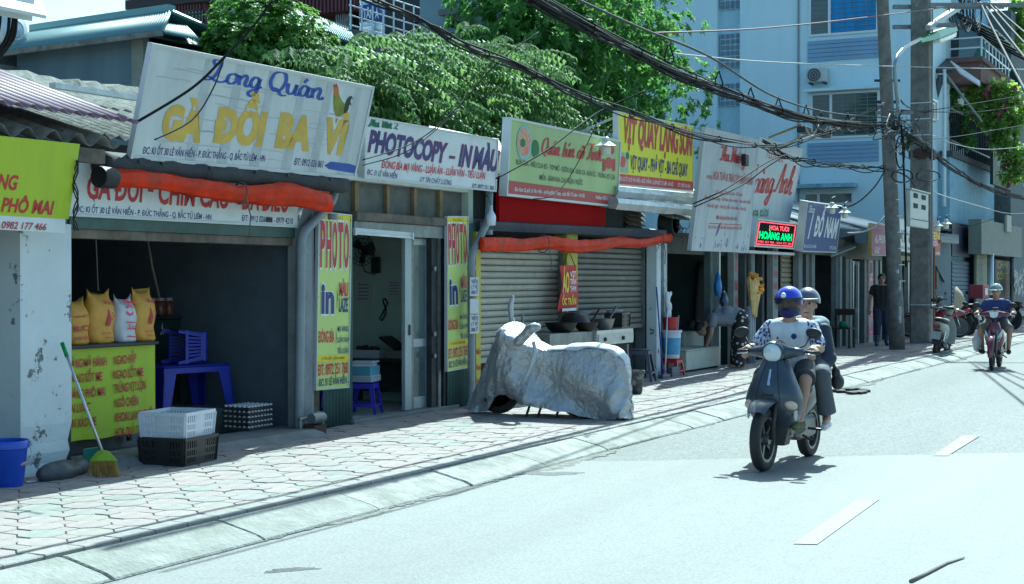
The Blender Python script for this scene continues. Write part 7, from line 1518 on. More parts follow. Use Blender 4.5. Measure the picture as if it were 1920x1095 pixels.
def scooter(name, label, paint, style='scooter', trim=None, group=None, apron2=None):
    T = thing(name, (0, 0, 0), label, 'motorbike', group); sc_ = style == 'scooter'; cub = style == 'cub'; trim = trim or plastic_bk
    fr, rr_ = (.272, .25) if sc_ else (.295, .285); fx, rx = .63, -.60
    wheel(T, fx, fr, .09 if sc_ else .07, 'front_wheel', 5 if sc_ else 24, None, .72 if sc_ else .80); wheel(T, rx, rr_, .10 if sc_ else .08, 'rear_wheel', 5 if sc_ else 24, None, .72 if sc_ else .80)
    secs = []                                              # front mudguard over the wheel
    for k in range(9):
        a = R(48 + k*10.5) if sc_ else R(-8 + k*17); c = Vector((fx, 0, fr)); q = []; ra = fr + .03 + (.012*math.sin(math.pi*k/8) if sc_ else 0)
        wd = (.095 if sc_ else .055)*(.75 + .35*math.sin(math.pi*k/8))
        for j in range(7): b = math.pi*j/6; q.append(c + Vector((math.cos(a)*(ra + .03*math.sin(b)), wd*math.cos(b), math.sin(a)*(ra + .03*math.sin(b)))))
        secs.append(q)
    mb = MB(); mb.loft(secs, cap=False, closed=False); o = mb.build('front_fender', paint, T, smooth=True, fix=False)
    for s_ in (-1, 1): MB().tube([(fx, s_*.065, fr), (fx - .10, s_*.07, fr + .30), (fx - .16, s_*.06, fr + .42)], .02, 8).build('fork', engine_m if not sc_ else plastic_bk, T, smooth=True)
    # apron
    prof = [(.26,.12,.36,.14), (.36,.155,.43,.18), (.44,.215,.49,.20), (.52,.25,.535,.22), (.60,.252,.55,.22), (.68,.228,.54,.20), (.77,.188,.51,.17), (.86,.145,.46,.14), (.93,.105,.42,.11)] if sc_ else [(.36,.11,.33,.12), (.46,.145,.36,.12), (.56,.165,.40,.12), (.66,.16,.42,.12), (.76,.125,.41,.12), (.86,.08,.37,.10)]
    if cub: prof = [(.30,.20,.30,.05), (.45,.215,.34,.05), (.60,.20,.35,.05), (.75,.15,.34,.06), (.86,.09,.31,.06)]
    rings = []
    for z, w, xf, dp in prof:
        q = []
        for j in range(15): b = -math.pi/2 + math.pi*j/14; q.append((xf - dp + dp*max(math.cos(b), 0)**.8, w*math.copysign(abs(math.sin(b))**.85, math.sin(b)), z))
        q += [(xf - dp - .02, w*.8, z), (xf - dp - .02, -w*.8, z)]; rings.append(q)
    mb = MB(); mb.loft(rings); ap = mb.build('apron', apron2 or paint, T, smooth=50)
    if sc_:
        mb = MB(); rings = []                               # dark wheel well below the nose
        for z, w in ((.2, .10), (.32, .13), (.46, .15)): rings.append([(.40, -w, z), (.43, 0, z), (.40, w, z), (.26, w, z), (.26, -w, z)])
        mb.loft(rings); mb.build('wheel_well', plastic_bk, T)
        for fy_ in (-.42, .42):                             # seams of the nose panel
            Q = []
            for z, w, xf, dp in prof[3:]:
                sb = abs(fy_)**(1/.85); Q.append((xf - dp + dp*max(math.sqrt(1 - sb*sb), 0)**.8 + .001, w*fy_, z))
            MB().tube(Q, .0035, 5).build('panel_seam', plastic_bk, T)
        for s_ in (-1, 1):
            mb = MB(); mb.T = Matrix.Translation((.475, s_*.185, .555)) @ Matrix.Rotation(s_*R(42), 4, 'Z') @ Matrix.Rotation(s_*R(-18), 4, 'X'); mb.ell((0,0,0), (.035, .062, .04)); mb.T = None; mb.build('turn_signal', amber, T, smooth=True)
            mb = MB(); mb.T = Matrix.Translation((.43, s_*.21, .475)) @ Matrix.Rotation(s_*R(50), 4, 'Z'); mb.ell((0,0,0), (.012, .02, .055)); mb.T = None; mb.build('lower_lens', M('clear lens', (.5,.52,.52), .12), T, smooth=True)
        MB().slab((.532,-.014,.72), (.532,.014,.72), (.472,.009,.86), (.472,-.009,.86), .02).build('emblem_strip', chrome, T, bevel=.004); MB().box(.535, .556, -.05, .05, .63, .65).build('nose_slot', plastic_bk, T)
    elif not cub:
        for s_ in (-1, 1):
            mb = MB(); mb.loft([[(.36,s_*.055,.50),(.385,s_*.085,.50),(.34,s_*.11,.52)], [(.425,s_*.075,.60),(.40,s_*.135,.62),(.38,s_*.15,.64)], [(.40,s_*.13,.70),(.37,s_*.155,.71),(.35,s_*.158,.70)]]); mb.build('side_lamp', lens, T)
    # handlebar cover and headlamp
    hx_, hz = (.32, 1.0) if sc_ else (.27, 1.0)
    if not cub:
        rings = []
        for y, r1, r2 in ((-.25,.028,.03),(-.18,.045,.042),(-.10,.075,.062),(-.05,.092,.098 if sc_ else .075),(0,.10,.112 if sc_ else .08),(.05,.092,.098 if sc_ else .075),(.10,.075,.062),(.18,.045,.042),(.25,.028,.03)): rings.append([(hx_ + r1*math.cos(2*math.pi*k/16), y, hz + r2*math.sin(2*math.pi*k/16)) for k in range(16)])
        mb = MB(); mb.loft(rings); mb.build('handle_cover', paint, T, smooth=True)
        if sc_:
            mb = MB(); mb.T = Matrix.Translation((hx_ + .055, 0, hz + .0)) @ Matrix.Rotation(R(8), 4, 'Y'); mb.lathe((0,0,0), [(.098, 0), (.10, .03), (.09, .05), (.085, .045)], 28, 'X'); mb.build('headlight_rim', paint, T, smooth=40)
            mb.v = []; mb.f = []; mb.lathe((0,0,0), [(.088, .036), (.075, .056), (.045, .068), (0, .073)], 28, 'X'); mb.T = None; hl = mb.build('headlight', lens, T, smooth=True)
        else:
            mb = MB(); mb.prism([(hx_ + .085, -.085, hz + .05), (hx_ + .085, .085, hz + .05), (hx_ + .09, .06, hz - .05), (hx_ + .09, 0, hz - .07), (hx_ + .09, -.06, hz - .05)], (.02, 0, 0)); mb.build('headlight', lens, T, bevel=.008)
    else:
        MB().tube([(.18,-.34,1.0),(.24,-.15,1.03),(.25,0,1.0),(.24,.15,1.03),(.18,.34,1.0)], .014, 8).build('handlebar', chrome, T, smooth=True); MB().ell((.30,0,.96), (.10,.085,.085)).build('headlight', paint, T, smooth=True); MB().box(.16, .30, -.12, .12, 1.03, 1.07).build('console', plastic_bk, T, bevel=.015)
    for s_ in (-1, 1):
        MB().tube([(hx_ - .02, s_*.22, hz), (hx_ - .07, s_*.37, hz - .005)], .017, 10).build('grip', plastic_bk, T, smooth=True); MB().tube([(hx_ + .0, s_*.20, hz - .01), (hx_ + .02, s_*.35, hz - .02)], .006, 6).build('lever', chrome, T, smooth=True)
        a = Vector((hx_ - .02, s_*.19, hz + .03)); b = Vector((hx_ - .03, s_*.30, hz + .15)); MB().tube([a, a.lerp(b, .4) + Vector((0, s_*.02, -.02)), b], .006, 6).build('mirror_stalk', plastic_bk, T, smooth=True)
        m_ = MB(); m_.T = Matrix.Translation(b + Vector((0, s_*.025, .015))) @ Matrix.Rotation(s_*R(-12), 4, 'X'); m_.ell((0,0,0), (.022,.072,.045)); m_.T = None; o = m_.build('mirror', plastic_bk, T, smooth=True)
    MB().tube([(.50 - .1, 0, .62), (hx_, 0, hz - .05)], .04, 10).build('steering_column', plastic_bk, T)
    # floor, body, seat
    if not cub: MB().box(-.12, .33, -.13, .13, .27, .33).build('floorboard', plastic_bk, T, bevel=.02)
    rings = []
    for x, w, z0, z1 in ((-.02,.10,.34,.66), (-.15,.135,.36,.72), (-.35,.145,.42,.74), (-.6,.13,.52,.76), (-.8,.09,.62,.78), (-.88,.05,.68,.77)):
        rings.append([(x, w*math.copysign(abs(math.cos(t))**.7, math.cos(t)), (z0+z1)/2 + (z1-z0)/2*math.copysign(abs(math.sin(t))**.8, math.sin(t))) for t in [2*math.pi*k/14 for k in range(14)]])
    mb = MB(); mb.loft(rings); mb.build('rear_body', paint, T, smooth=True); rings = []
    for x, w, z in ((.03,.06,.75), (-.12,.12,.785), (-.35,.135,.775), (-.5,.13,.80), (-.75,.11,.82), (-.82,.06,.80)): rings.append([(x, w*math.cos(t), z + .045*math.sin(t)) for t in [2*math.pi*k/14 for k in range(14)]])
    mb = MB(); mb.loft(rings); mb.build('seat', seat_m, T, smooth=True)
    MB().box(-.55, -.05, -.09, .09, .20, .40).build('engine', engine_m, T, bevel=.03)
    MB().tube([(.0,-.10,.22), (-.3,-.13,.22), (-.45,-.15,.27), (-.8,-.16,.33)], [.02,.025,.05,.055], 12).build('exhaust', engine_m, T, smooth=True)
    for s_ in (-1, 1): MB().tube([(-.52, s_*.11, .62), (-.62, s_*.11, rr_)], .022, 8).build('shock', chrome, T, smooth=True); MB().tube([(-.2, s_*.12, .30), (-.22, s_*.24, .29)], .012, 6).build('foot_peg', plastic_bk, T)
    MB().tube([(-.1, .1, .25), (-.12, .18, .13 if cub else .2)], .012, 6).build('stand', plastic_bk, T)
    MB().box(-.93, -.885, -.07, .07, .64, .72).build('tail_light', M('tail lens', (.25,.02,.02), .2), T, bevel=.01)
    mb = MB(); mb.slab((-.95,.10,.42), (-.95,-.10,.42), (-.90,-.10,.58), (-.90,.10,.58), .006); mb.build('number_plate', M('plate', (.35,.36,.34), .5, var=.1), T)
    mb = MB(); mb.loft([[(rx + (rr_ + .03)*math.cos(R(a)), y, rr_ + (rr_ + .03)*math.sin(R(a))) for y in (-.06, .06)] + [(rx + (rr_ + .05)*math.cos(R(a)), y, rr_ + (rr_ + .05)*math.sin(R(a))) for y in (.06, -.06)] for a in (60, 90, 120, 150, 175)]); mb.build('rear_fender', plastic_bk, T, smooth=30)
    return T
near_paint = M('satin slate paint', (.045,.058,.078), .38, .35, var=.06, scale=3, coat=.4); red_paint = M('maroon gloss paint', (.12,.012,.028), .25, .2, var=.05, coat=.8); cub_paint = M('old white paint', (.27,.28,.25), .5, var=.15, stain=.4, stcol=(.15,.13,.1)); dark_paint = M('black gloss paint', (.012,.013,.015), .25, coat=.5); red2 = M('red gloss paint', (.25,.02,.03), .25, coat=.6)
NS = scooter('scooter', 'slate grey scooter ridden towards the viewer by two people', near_paint)
NS_LOC, NS_ROT = Vector((12.74, 3.73, 0)), R(180 - 2); NS.location = NS_LOC; NS.rotation_euler.z = NS_ROT
RM = scooter('motorbike', 'maroon motorbike with side lamps ridden along the far road', red_paint, 'underbone'); RM_LOC, RM_ROT = Vector((28.1, 4.33, 0)), R(180 + 3); RM.location = RM_LOC; RM.rotation_euler.z = RM_ROT
CB = scooter('motorbike', 'old white motorbike parked at the kerb with its tail to the viewer', cub_paint, 'cub')
ra_, fa_ = oz(1740, 676, 0), oz(1786, 664, 0); hd = math.atan2((fa_ - ra_).y, (fa_ - ra_).x); mid = (ra_ + fa_)/2; CB.location = (mid.x, mid.y, .0); CB.rotation_euler = (R(7), 0, hd)
print('cub', ra_, fa_)
mb = MB()
for k in range(5): mb.bar((-.95 - .1*k, -.16 + .02*k, .93), (-.35, -.13 + .06*k, .92), .035, .012)
o = mb.build('luggage_rack', wood_old, CB)
o.location = (0,0,0)
for (lx, ly, rot, paint, st, lb) in [(39.4, 7.6, 100, red2, 'underbone', 'red and white motorbike parked behind the square pole'), (41.6, 7.7, 75, dark_paint, 'underbone', 'black motorbike parked under the round straw hat'), (43.5, 7.5, 70, dark_paint, 'cub', 'black motorbike parked before the cream clad wall'), (47.0, 7.2, 60, dark_paint, 'underbone', 'dark motorbike parked at the last shop')]:
    B = scooter('motorbike', lb, paint, st, group='motorbikes parked outside the far shops'); B.location = (lx, ly, SW); B.rotation_euler = (R(4), 0, R(rot))
c = oy(1793, 562, 7.0); T = thing('conical_hat', c, 'round straw hat hung on a parked black motorbike', 'hat'); MB().lathe(c, [(.34,0),(.335,-.01),(.2,-.13),(.05,-.2),(0,-.21)], 28, 'Y').build('cone', M('straw hat', (.30,.27,.19), .8, var=.15, scale=9), T, smooth=50); MB().tube([c + Vector((.28*math.cos(t), .02, .28*math.sin(t))) for t in [math.pi*k/8 for k in range(9)]], .008, 5).build('strap', black, T)
c = oy(1842, 548, 7.2); T = thing('red_box', c, 'red and white box carried on a parked motorbike', 'box'); MB().box(c.x - .5, c.x + .6, 7.1, 7.5, c.z - .18, c.z + .22).build('box', M('red box', (.22,.03,.045), .6, var=.2), T, bevel=.02); MB().box(c.x - .25, c.x + .2, 7.08, 7.097, c.z - .08, c.z + .12).build('label', white_board, T)
# ---- motorbike under a silver cover
cover_m = M('silver cover cloth', (.40,.415,.435), .40, .5, var=.06, scale=6, bump=.95, bscale=17)
for nn in cover_m.node_tree.nodes:
    if nn.type == 'TEX_NOISE' and abs(nn.inputs['Scale'].default_value - 999) < .01 and nn.outputs['Fac'].links[0].to_node.type == 'BUMP': nn.noise_type = 'RIDGED_MULTIFRACTAL'; nn.inputs['Detail'].default_value = 6; nn.normalize = True
    if nn.type == 'BUMP': nn.inputs['Distance'].default_value = .03
CX = 14.72; CV = thing('covered_motorbike', (CX, 7.0, SW), 'motorbike under a crumpled silver cover standing across the pavement', 'motorbike')
stn = [(879,756,768,.02,.07), (888,738,773,.05,.11), (905,706,775,.10,.14), (925,668,768,.15,.18), (942,630,744,.24,.21), (955,608,742,.33,.24), (966,604,744,.36,.25), (985,622,750,.32,.27), (1008,640,757,.22,.27), (1040,652,766,.15,.27), (1070,648,774,.15,.26), (1100,644,780,.16,.25), (1140,648,786,.15,.25), (1163,656,789,.13,.23), (1174,672,789,.08,.17), (1181,705,788,.04,.09), (1184,735,787,.004,.01)]
SV = []
for px, tp, hp_, wt, wh in stn: t_ = ox(px, tp, CX); h_ = ox(px, hp_, CX - wh*.8); SV.append((t_.y, t_.z, max(h_.z, SW + .015), wt, wh))
def lerp_st(u):
    f = u*(len(SV) - 1); i = min(int(f), len(SV) - 2); t = f - i; t = t*t*(3 - 2*t)*.5 + t*.5; return [a + (b - a)*t for a, b in zip(SV[i], SV[i+1])]
NU, NV = 110, 46; vs_ = []; rnd = random.Random(3)
def cover_pt(u, v, lift=0.):
    y, zt, zh, wt, wh = lerp_st(u); s_ = 2*v - 1; a = abs(s_)
    # v: -1 near hem .. 0 ridge .. 1 far hem
    top = .30; sg = -1 if s_ < 0 else 1
    if a < top: k = a/top; x = wt*math.sin(k*math.pi/2); z = zt - .05*(1 - math.cos(k*math.pi/2))*(wt/.15)
    else: k = (a - top)/(1 - top); x = wt + (wh - wt)*k; z = zt - .05*(wt/.15) + (zh - (zt - .05*(wt/.15)))*k
    k = max(0, (a - top)/(1 - top)); am = .012 + .042*k*math.sin(min(u*6, 1)*1.57)
    f = math.sin(u*34 + 3*math.sin(k*3 + u*5)) * .4 + math.sin(u*61 + k*4 + sg)*.25 + 1.1*math.sin(6.5*k - 10*u + 1.2*math.sin(5*u)) * min(1, max(0, (u - .12)*4)) * min(1, max(0, (1 - u)*6))
    x += am*f + .006*math.sin(u*140 + k*31) + lift; return Vector((CX + sg*x, y + .01*math.sin(k*17 + u*40), z + .006*math.sin(u*90) + (.015*math.sin(u*23)*k if a > .9 else 0)))
for i in range(NU + 1):
    for j in range(NV + 1): vs_.append(cover_pt(i/NU, j/NV))
fs_ = [(i*(NV+1)+j, i*(NV+1)+j+1, (i+1)*(NV+1)+j+1, (i+1)*(NV+1)+j) for i in range(NU) for j in range(NV)]
mb = MB(); mb.v = vs_; mb.f = fs_; mb.build('cover', cover_m, CV, smooth=True, fix=True)
for (pts, xo) in (([(962,612,.035),(958,590,.03),(957,575,.034),(960,562,.03),(962,556,.016)], .18), ([(972,640,.06),(985,628,.055),(993,618,.06),(1001,614,.055),(1008,613,.04)], -.33)):
    mb = MB(); P = [ox(p[0], p[1], CX + xo) for p in pts]
    for i in range(len(P) - 1): mb.capsule(P[i], pts[i][2], P[i+1], pts[i+1][2])
    remesh(mb, 'mirror_cover', cover_m, CV, .012, 2)
mb = MB(); P = [ox(x, y, CX - .42) for x, y in ((1000,640),(1004,660),(995,690),(985,710),(976,722))]; mb.tube(P, [.02,.03,.028,.02,.012], 8); mb.build('loose_strip', M('pale strip', (.45,.5,.52), .4), CV, smooth=True)
c = ox(912, 750, CX - .16); MB().lathe((c.x - .02, c.y, c.z), [(.035, 0), (.035, -.012), (.018, -.012)], 14, 'X').build('eyelet', chrome, CV); MB().lathe((c.x - .033, c.y, c.z), [(.018, 0), (0, -.001)], 12, 'X').build('eyelet_hole', black, CV)
yn_, yt_ = ox(935, 760, CX).y, ox(1085, 780, CX).y
for yy in (yn_, yt_): MB().lathe((CX, yy, SW + .27), [(.19,-.04),(.25,-.045),(.27,0),(.25,.045),(.19,.04),(.19,-.04)], 28, 'X').build('wheel', rubber, CV, smooth=40)
for px in (1000, 1022, 1056): p = ox(px, 760, CX - .1); MB().tube([p + Vector((0,0,.12)), Vector((p.x - .08, p.y + .05, SW))], .014, 6).build('stand', black, CV)
tw = MB(); vv = []; u0, u1 = .555, .90
for i in range(31):
    for j in range(13):
        u = u0 + (u1 - u0)*i/30; v = .35 + .28*j/12 + .012*math.sin(i*.5); p = cover_pt(u, v); q = cover_pt(u, .5); vv.append(p + (p - Vector((CX, p.y, p.z - .25))).normalized()*.016)
tw.v = vv; tw.f = [(i*13+j, i*13+j+1, (i+1)*13+j+1, (i+1)*13+j) for i in range(30) for j in range(12)]
o = tw.build('towel', M('white towel', (.6,.62,.64), .85, var=.06, bump=.2, stain=.12, stcol=(.5,.15,.2), stscale=5), smooth=True); tag(o, 'white towel spread over the seat of the covered motorbike', 'towel')
# ================================================================== people
skin_m = M('skin', (.36,.22,.155), .55, var=.08, scale=8); skin_d = M('shaded skin', (.33,.205,.15), .55, var=.08, scale=8); hair_m = M('black hair', (.012,.011,.011), .5); eye_m = M('eye dark', (.015,.012,.01), .2)
def V3(*a): return Vector(a)
def hand(mb, w, d, n, side, curl, k=1.):
    """palm, four fingers of unequal length and a thumb; d along the fingers, n out of the back of the hand"""
    d = d.normalized(); s = d.cross(n).normalized(); n = s.cross(d).normalized(); s = s*side
    mb.capsule(w, .026*k, w + d*.055*k, .03*k)
    for i, (o, L) in enumerate(((-.030,.072),(-.010,.080),(.010,.074),(.028,.058))):
        b = w + d*.07*k + s*o*k; p = b; dd = d; mb.capsule(w + d*.02*k + s*o*.7*k, .016*k, b, .0115*k)
        for j in range(3):
            c = math.cos(curl); dd = (dd*c - n*math.sin(curl)).normalized(); q = p + dd*L*k*(.45, .32, .23)[j]; mb.capsule(p, .0105*k, q, .0092*k); p = q
    b = w + d*.018*k - s*.028*k; p1 = b + (d*.6 - s*.65 - n*.25).normalized()*.035*k; p2 = p1 + (d*.85 - s*.1 - n*.45).normalized()*.03*k; mb.capsule(b, .015*k, p1, .012*k); mb.capsule(p1, .012*k, p2, .0095*k)
def head(mb, c, f, up, k=1.):
    """skull, jaw, nose, ears; f is where the face looks"""
    f = f.normalized(); s = up.cross(f).normalized(); up = f.cross(s)
    B = Matrix((( f.x, s.x, up.x), (f.y, s.y, up.y), (f.z, s.z, up.z))).to_4x4(); mb.T = Matrix.Translation(c) @ B
    mb.ell((-.01,0,.025), (.095*k,.074*k,.098*k)); mb.ell((.025*k,0,-.05*k), (.066*k,.058*k,.07*k)); mb.capsule((.08*k,0,.01*k), .010*k, (.098*k,0,-.028*k), .014*k); mb.ell((.078*k,0,-.068*k), (.016*k,.024*k,.009*k))
    for s_ in (-1, 1): mb.ell((-.01,s_*.076*k,-.01), (.022*k,.010*k,.03*k)); mb.ell((.072*k,s_*.032*k,.025*k), (.014*k,.02*k,.008*k))
    mb.T = None; return Matrix.Translation(c) @ B
def body(T, J, skin, f, up, curl=.9, hn=None, k=1., hd=(None, None), vox=.010, feet=True):
    mb = MB(); M4 = head(mb, J['head'], f, up, k)
    mb.capsule(J['neck'] - V3(0,0,.03), .056*k, J['head'] + (J['neck'] - J['head'])*.35, .05*k)
    ch = (J['sl'] + J['sr'])/2; pv = (J['hl'] + J['hr'])/2
    for s_ in ('l', 'r'):
        mb.capsule(ch + (J['s' + s_] - ch)*.5, .088*k, pv + (J['h' + s_] - pv)*.5, .09*k); mb.capsule(ch - V3(0,0,.05), .10*k, pv, .10*k); mb.capsule(ch, .06*k, J['s' + s_], .056*k)
        mb.capsule(J['s' + s_], .05*k, J['e' + s_], .040*k); mb.capsule(J['e' + s_], .040*k, J['w' + s_], .026*k)
        mb.capsule(J['h' + s_], .082*k, J['k' + s_], .056*k); mb.capsule(J['k' + s_], .054*k, J['a' + s_], .036*k); mb.ell(J['k' + s_].lerp(J['a' + s_], .3) - (f*.018), .05*k)
        if feet: mb.capsule(J['a' + s_] - V3(0,0,.03), .034*k, J['t' + s_], .026*k); mb.ell(J['a' + s_] - V3(0,0,.045) - (J['t' + s_] - J['a' + s_])*.22, .032*k)
        i = 0 if s_ == 'l' else 1; d = hd[i] or (J['w' + s_] - J['e' + s_]); hand(mb, J['w' + s_], d, (hn or V3(0,0,1)), 1 if s_ == 'l' else -1, curl, k)
    o = remesh(mb, 'body', skin, T, vox, 2)
    for s_ in (-1, 1): q = M4 @ V3(.083*k, s_*.031*k, .018*k); MB().ell(q, .011*k, 8, 6).build('eye', eye_m, o, smooth=True)
    m2 = MB(); a = M4 @ V3(.083*k, -.022*k, -.066*k); b = M4 @ V3(.083*k, .022*k, -.066*k); m2.tube([a, M4 @ V3(.096*k, 0, -.067*k), b], .005, 6); m2.build('mouth', M('lips', (.2,.08,.07), .5), o)
    return M4
def garment(T, name, prims, m, vox=.013, sm=3): 
    mb = MB()
    for p in prims:
        if p[0] == 't': mb.tube([p[1], p[3]], [p[2], p[4]], 14)
        else: mb.capsule(*p)
    return remesh(mb, name, m, T, vox, sm)
def shirt(J, k=1., sl=.75, drop=.02, slack=.018):
    ch = (J['sl'] + J['sr'])/2; pv = (J['hl'] + J['hr'])/2; P = []
    for s_ in ('l', 'r'):
        P += [(ch + (J['s'+s_] - ch)*.55 - V3(0,0,.02), .088*k + slack, pv + (J['h'+s_] - pv)*.6 + V3(0,0,drop), .10*k + slack), (ch - V3(0,0,.04), .098*k + slack, pv + V3(0,0,drop), .108*k + slack), (ch, .068*k, J['s'+s_], .062*k + slack*.3), (J['s'+s_], .058*k + slack*.4, J['s'+s_].lerp(J['e'+s_], min(sl, 1)*.8), .05*k + slack*.8)]
        if sl <= 1: P += [('t', J['s'+s_].lerp(J['e'+s_], .2*sl), .054*k + slack*.8, J['s'+s_].lerp(J['e'+s_], sl), .05*k + slack*1.1)]
        if sl > 1: P += [(J['e'+s_], .052*k + slack, J['e'+s_].lerp(J['w'+s_], sl - 1), .04*k + slack)]
    return P
def legs(J, frac, k=1., slack=.012, flare=1.):
    P = []; pv = (J['hl'] + J['hr'])/2
    for s_ in ('l', 'r'):
        P += [(pv, .11*k + slack, J['h'+s_], .09*k + slack), (J['h'+s_], .09*k + slack, J['h'+s_].lerp(J['k'+s_], min(frac*.8 if frac < 1 else 1, 1)), .066*k + slack*1.4)]
        if frac > 1: P += [(J['k'+s_], .066*k + slack, J['k'+s_].lerp(J['a'+s_], .4), .06*k + slack), ('t', J['k'+s_].lerp(J['a'+s_], .2), .058*k + slack, J['k'+s_].lerp(J['a'+s_], frac - 1), .055*k + slack*flare)]
        else: P += [('t', J['h'+s_].lerp(J['k'+s_], .5), .078*k + slack, J['h'+s_].lerp(J['k'+s_], frac + .08), .072*k + slack*1.6)]
    return P
def dome(T, name, M4, m, r_=(.135,.115,.125), cut=-12, off=(0,0,.02), front=0., n=24, rows=10, thick=.008):
    vs = []; fs = []
    for i in range(rows + 1):
        for j in range(n):
            a = 2*math.pi*j/n; lo = cut + front*max(0, math.cos(a))**2; t = R(lo + (90 - lo)*i/rows); vs.append(M4 @ V3(off[0] + r_[0]*math.cos(t)*math.cos(a), off[1] + r_[1]*math.cos(t)*math.sin(a), off[2] + r_[2]*math.sin(t)))
    fs = [(i*n+j, i*n+(j+1) % n, (i+1)*n+(j+1) % n, (i+1)*n+j) for i in range(rows) for j in range(n)]
    mb = MB(); mb.add(vs, fs); return mb.build(name, m, T, smooth=True)
def patch(T, name, M4, m, r_, a0, a1, t0, t1, off=(0,0,0), n=14, rows=6):
    """part of an ellipsoid shell in front of the face (visor, mask, brim)"""
    vs = []
    for i in range(rows + 1):
        for j in range(n + 1): a = R(a0 + (a1 - a0)*j/n); t = R(t0 + (t1 - t0)*i/rows); vs.append(M4 @ V3(off[0] + r_[0]*math.cos(t)*math.cos(a), off[1] + r_[1]*math.cos(t)*math.sin(a), off[2] + r_[2]*math.sin(t)))
    mb = MB(); mb.add(vs, [(i*(n+1)+j, i*(n+1)+j+1, (i+1)*(n+1)+j+1, (i+1)*(n+1)+j) for i in range(rows) for j in range(n)]); return mb.build(name, m, T, smooth=True, fix=False)
# --- the driver of the near scooter (built facing +X, then turned with the bike)
def speckle(name, base, dots, sc_=60, th=.5, vor=False):
    m = M(name, base, .8, var=0); n = m.node_tree.nodes; l = m.node_tree.links; b = n['Principled BSDF']; tc = n.new('ShaderNodeTexCoord'); t = n.new('ShaderNodeTexVoronoi' if vor else 'ShaderNodeTexNoise'); t.inputs['Scale'].default_value = sc_; l.new(tc.outputs['Object'], t.inputs['Vector'])
    r_ = n.new('ShaderNodeValToRGB'); r_.color_ramp.interpolation = 'CONSTANT'; e = r_.color_ramp.elements; e[0].position = 0; e[1].position = th
    if vor: e[0].color = (*dots, 1); e[1].color = (*base, 1); l.new(t.outputs['Distance'], r_.inputs[0])
    else: e[0].color = (*base, 1); e[1].color = (*dots, 1); l.new(t.outputs['Fac'], r_.inputs[0])
    l.new(r_.outputs[0], b.inputs['Base Color']); return m
J = dict(head=V3(-.02,0,1.405), neck=V3(-.06,0,1.25), sl=V3(-.08,.185,1.20), sr=V3(-.08,-.185,1.20), el=V3(.02,.30,1.02), er=V3(.02,-.30,1.02), wl=V3(.19,.285,1.035), wr=V3(.19,-.285,1.035),
         hl=V3(-.20,.095,.87), hr=V3(-.20,-.095,.87), kl=V3(.17,.215,.74), kr=V3(.17,-.215,.74), al=V3(.17,.165,.42), ar=V3(.17,-.165,.42), tl=V3(.32,.17,.365), tr=V3(.32,-.17,.365))
D = thing('person', (0, 0, 0), 'scooter driver in a white T-shirt, blue helmet and mask', 'person')
M4 = body(D, J, skin_m, V3(1,-.03,-.04), V3(0,0,1), 1.0, hd=(V3(.75,.1,-.25), V3(.75,-.1,-.25)))
garment(D, 'shirt', shirt(J, 1., .1, 0), M('white jersey', (.62,.66,.72), .8, var=.04, bump=.6, bscale=6))
slv = speckle('speckled sleeve', (.5,.54,.66), (.035,.04,.12), 42, .5)
for s_ in ('l', 'r'): garment(D, 'sleeve', [(J['s'+s_] + (J['neck'] - J['s'+s_])*.22, .063, J['s'+s_], .072), (J['s'+s_], .072, J['s'+s_].lerp(J['e'+s_], .75), .068)], slv)
garment(D, 'shorts', legs(J, .82), M('black shorts', (.02,.024,.03), .7, var=.15, stain=.2, stcol=(.2,.25,.3), stscale=4))
pn = Panel(V3(.075,-.2,.95), V3(.075,.2,.95), V3(.055,.2,1.25), V3(.055,-.2,1.25), D)
MB().lathe(V3(.063,.075,1.125), [(.026, 0), (.0, .004)], 16, 'X').build('crest', p_navy, D); mb = MB(); mb.prism([(.062,-.085,1.10),(.062,-.06,1.10),(.062,-.0725,1.125)], (.008,0,0)); mb.build('logo', p_black, D)
hb = M('blue helmet', hexc(36,52,190), .22, 0, var=.03, coat=.8); dome(D, 'helmet', M4, hb, (.140,.122,.135), -14, (-.005,0,.03), 26); patch(D, 'visor', M4, M('smoked visor', (.02,.022,.025), .1, alpha=.6), (.152,.128,.15), -80, 80, -32, 10, (-.005,0,.03)); patch(D, 'helmet_band', M4, plastic_bk, (.146,.127,.138), -95, 95, 4, 14, (-.005,0,.03)); patch(D, 'mask', M4, M('navy mask', hexc(36,34,100), .8), (.112,.088,.085), -85, 85, -70, 12, (0,0,-.04))
mb = MB(); mb.lathe(M4 @ V3(.128,0,.085), [(.024,0),(.02,.012),(0,.013)], 16, 'X'); mb.build('helmet_badge', p_white, D)
sh = M('dark sneaker', (.02,.03,.025), .7, col2=(.10,.14,.03), scale=10)
for s_ in ('l', 'r'): garment(D, 'shoe', [(J['a'+s_] - V3(.03,0,.055), .045, J['t'+s_] + V3(.0,0,-.005), .036)], sh, .01)
D.location = NS_LOC; D.rotation_euler.z = NS_ROT
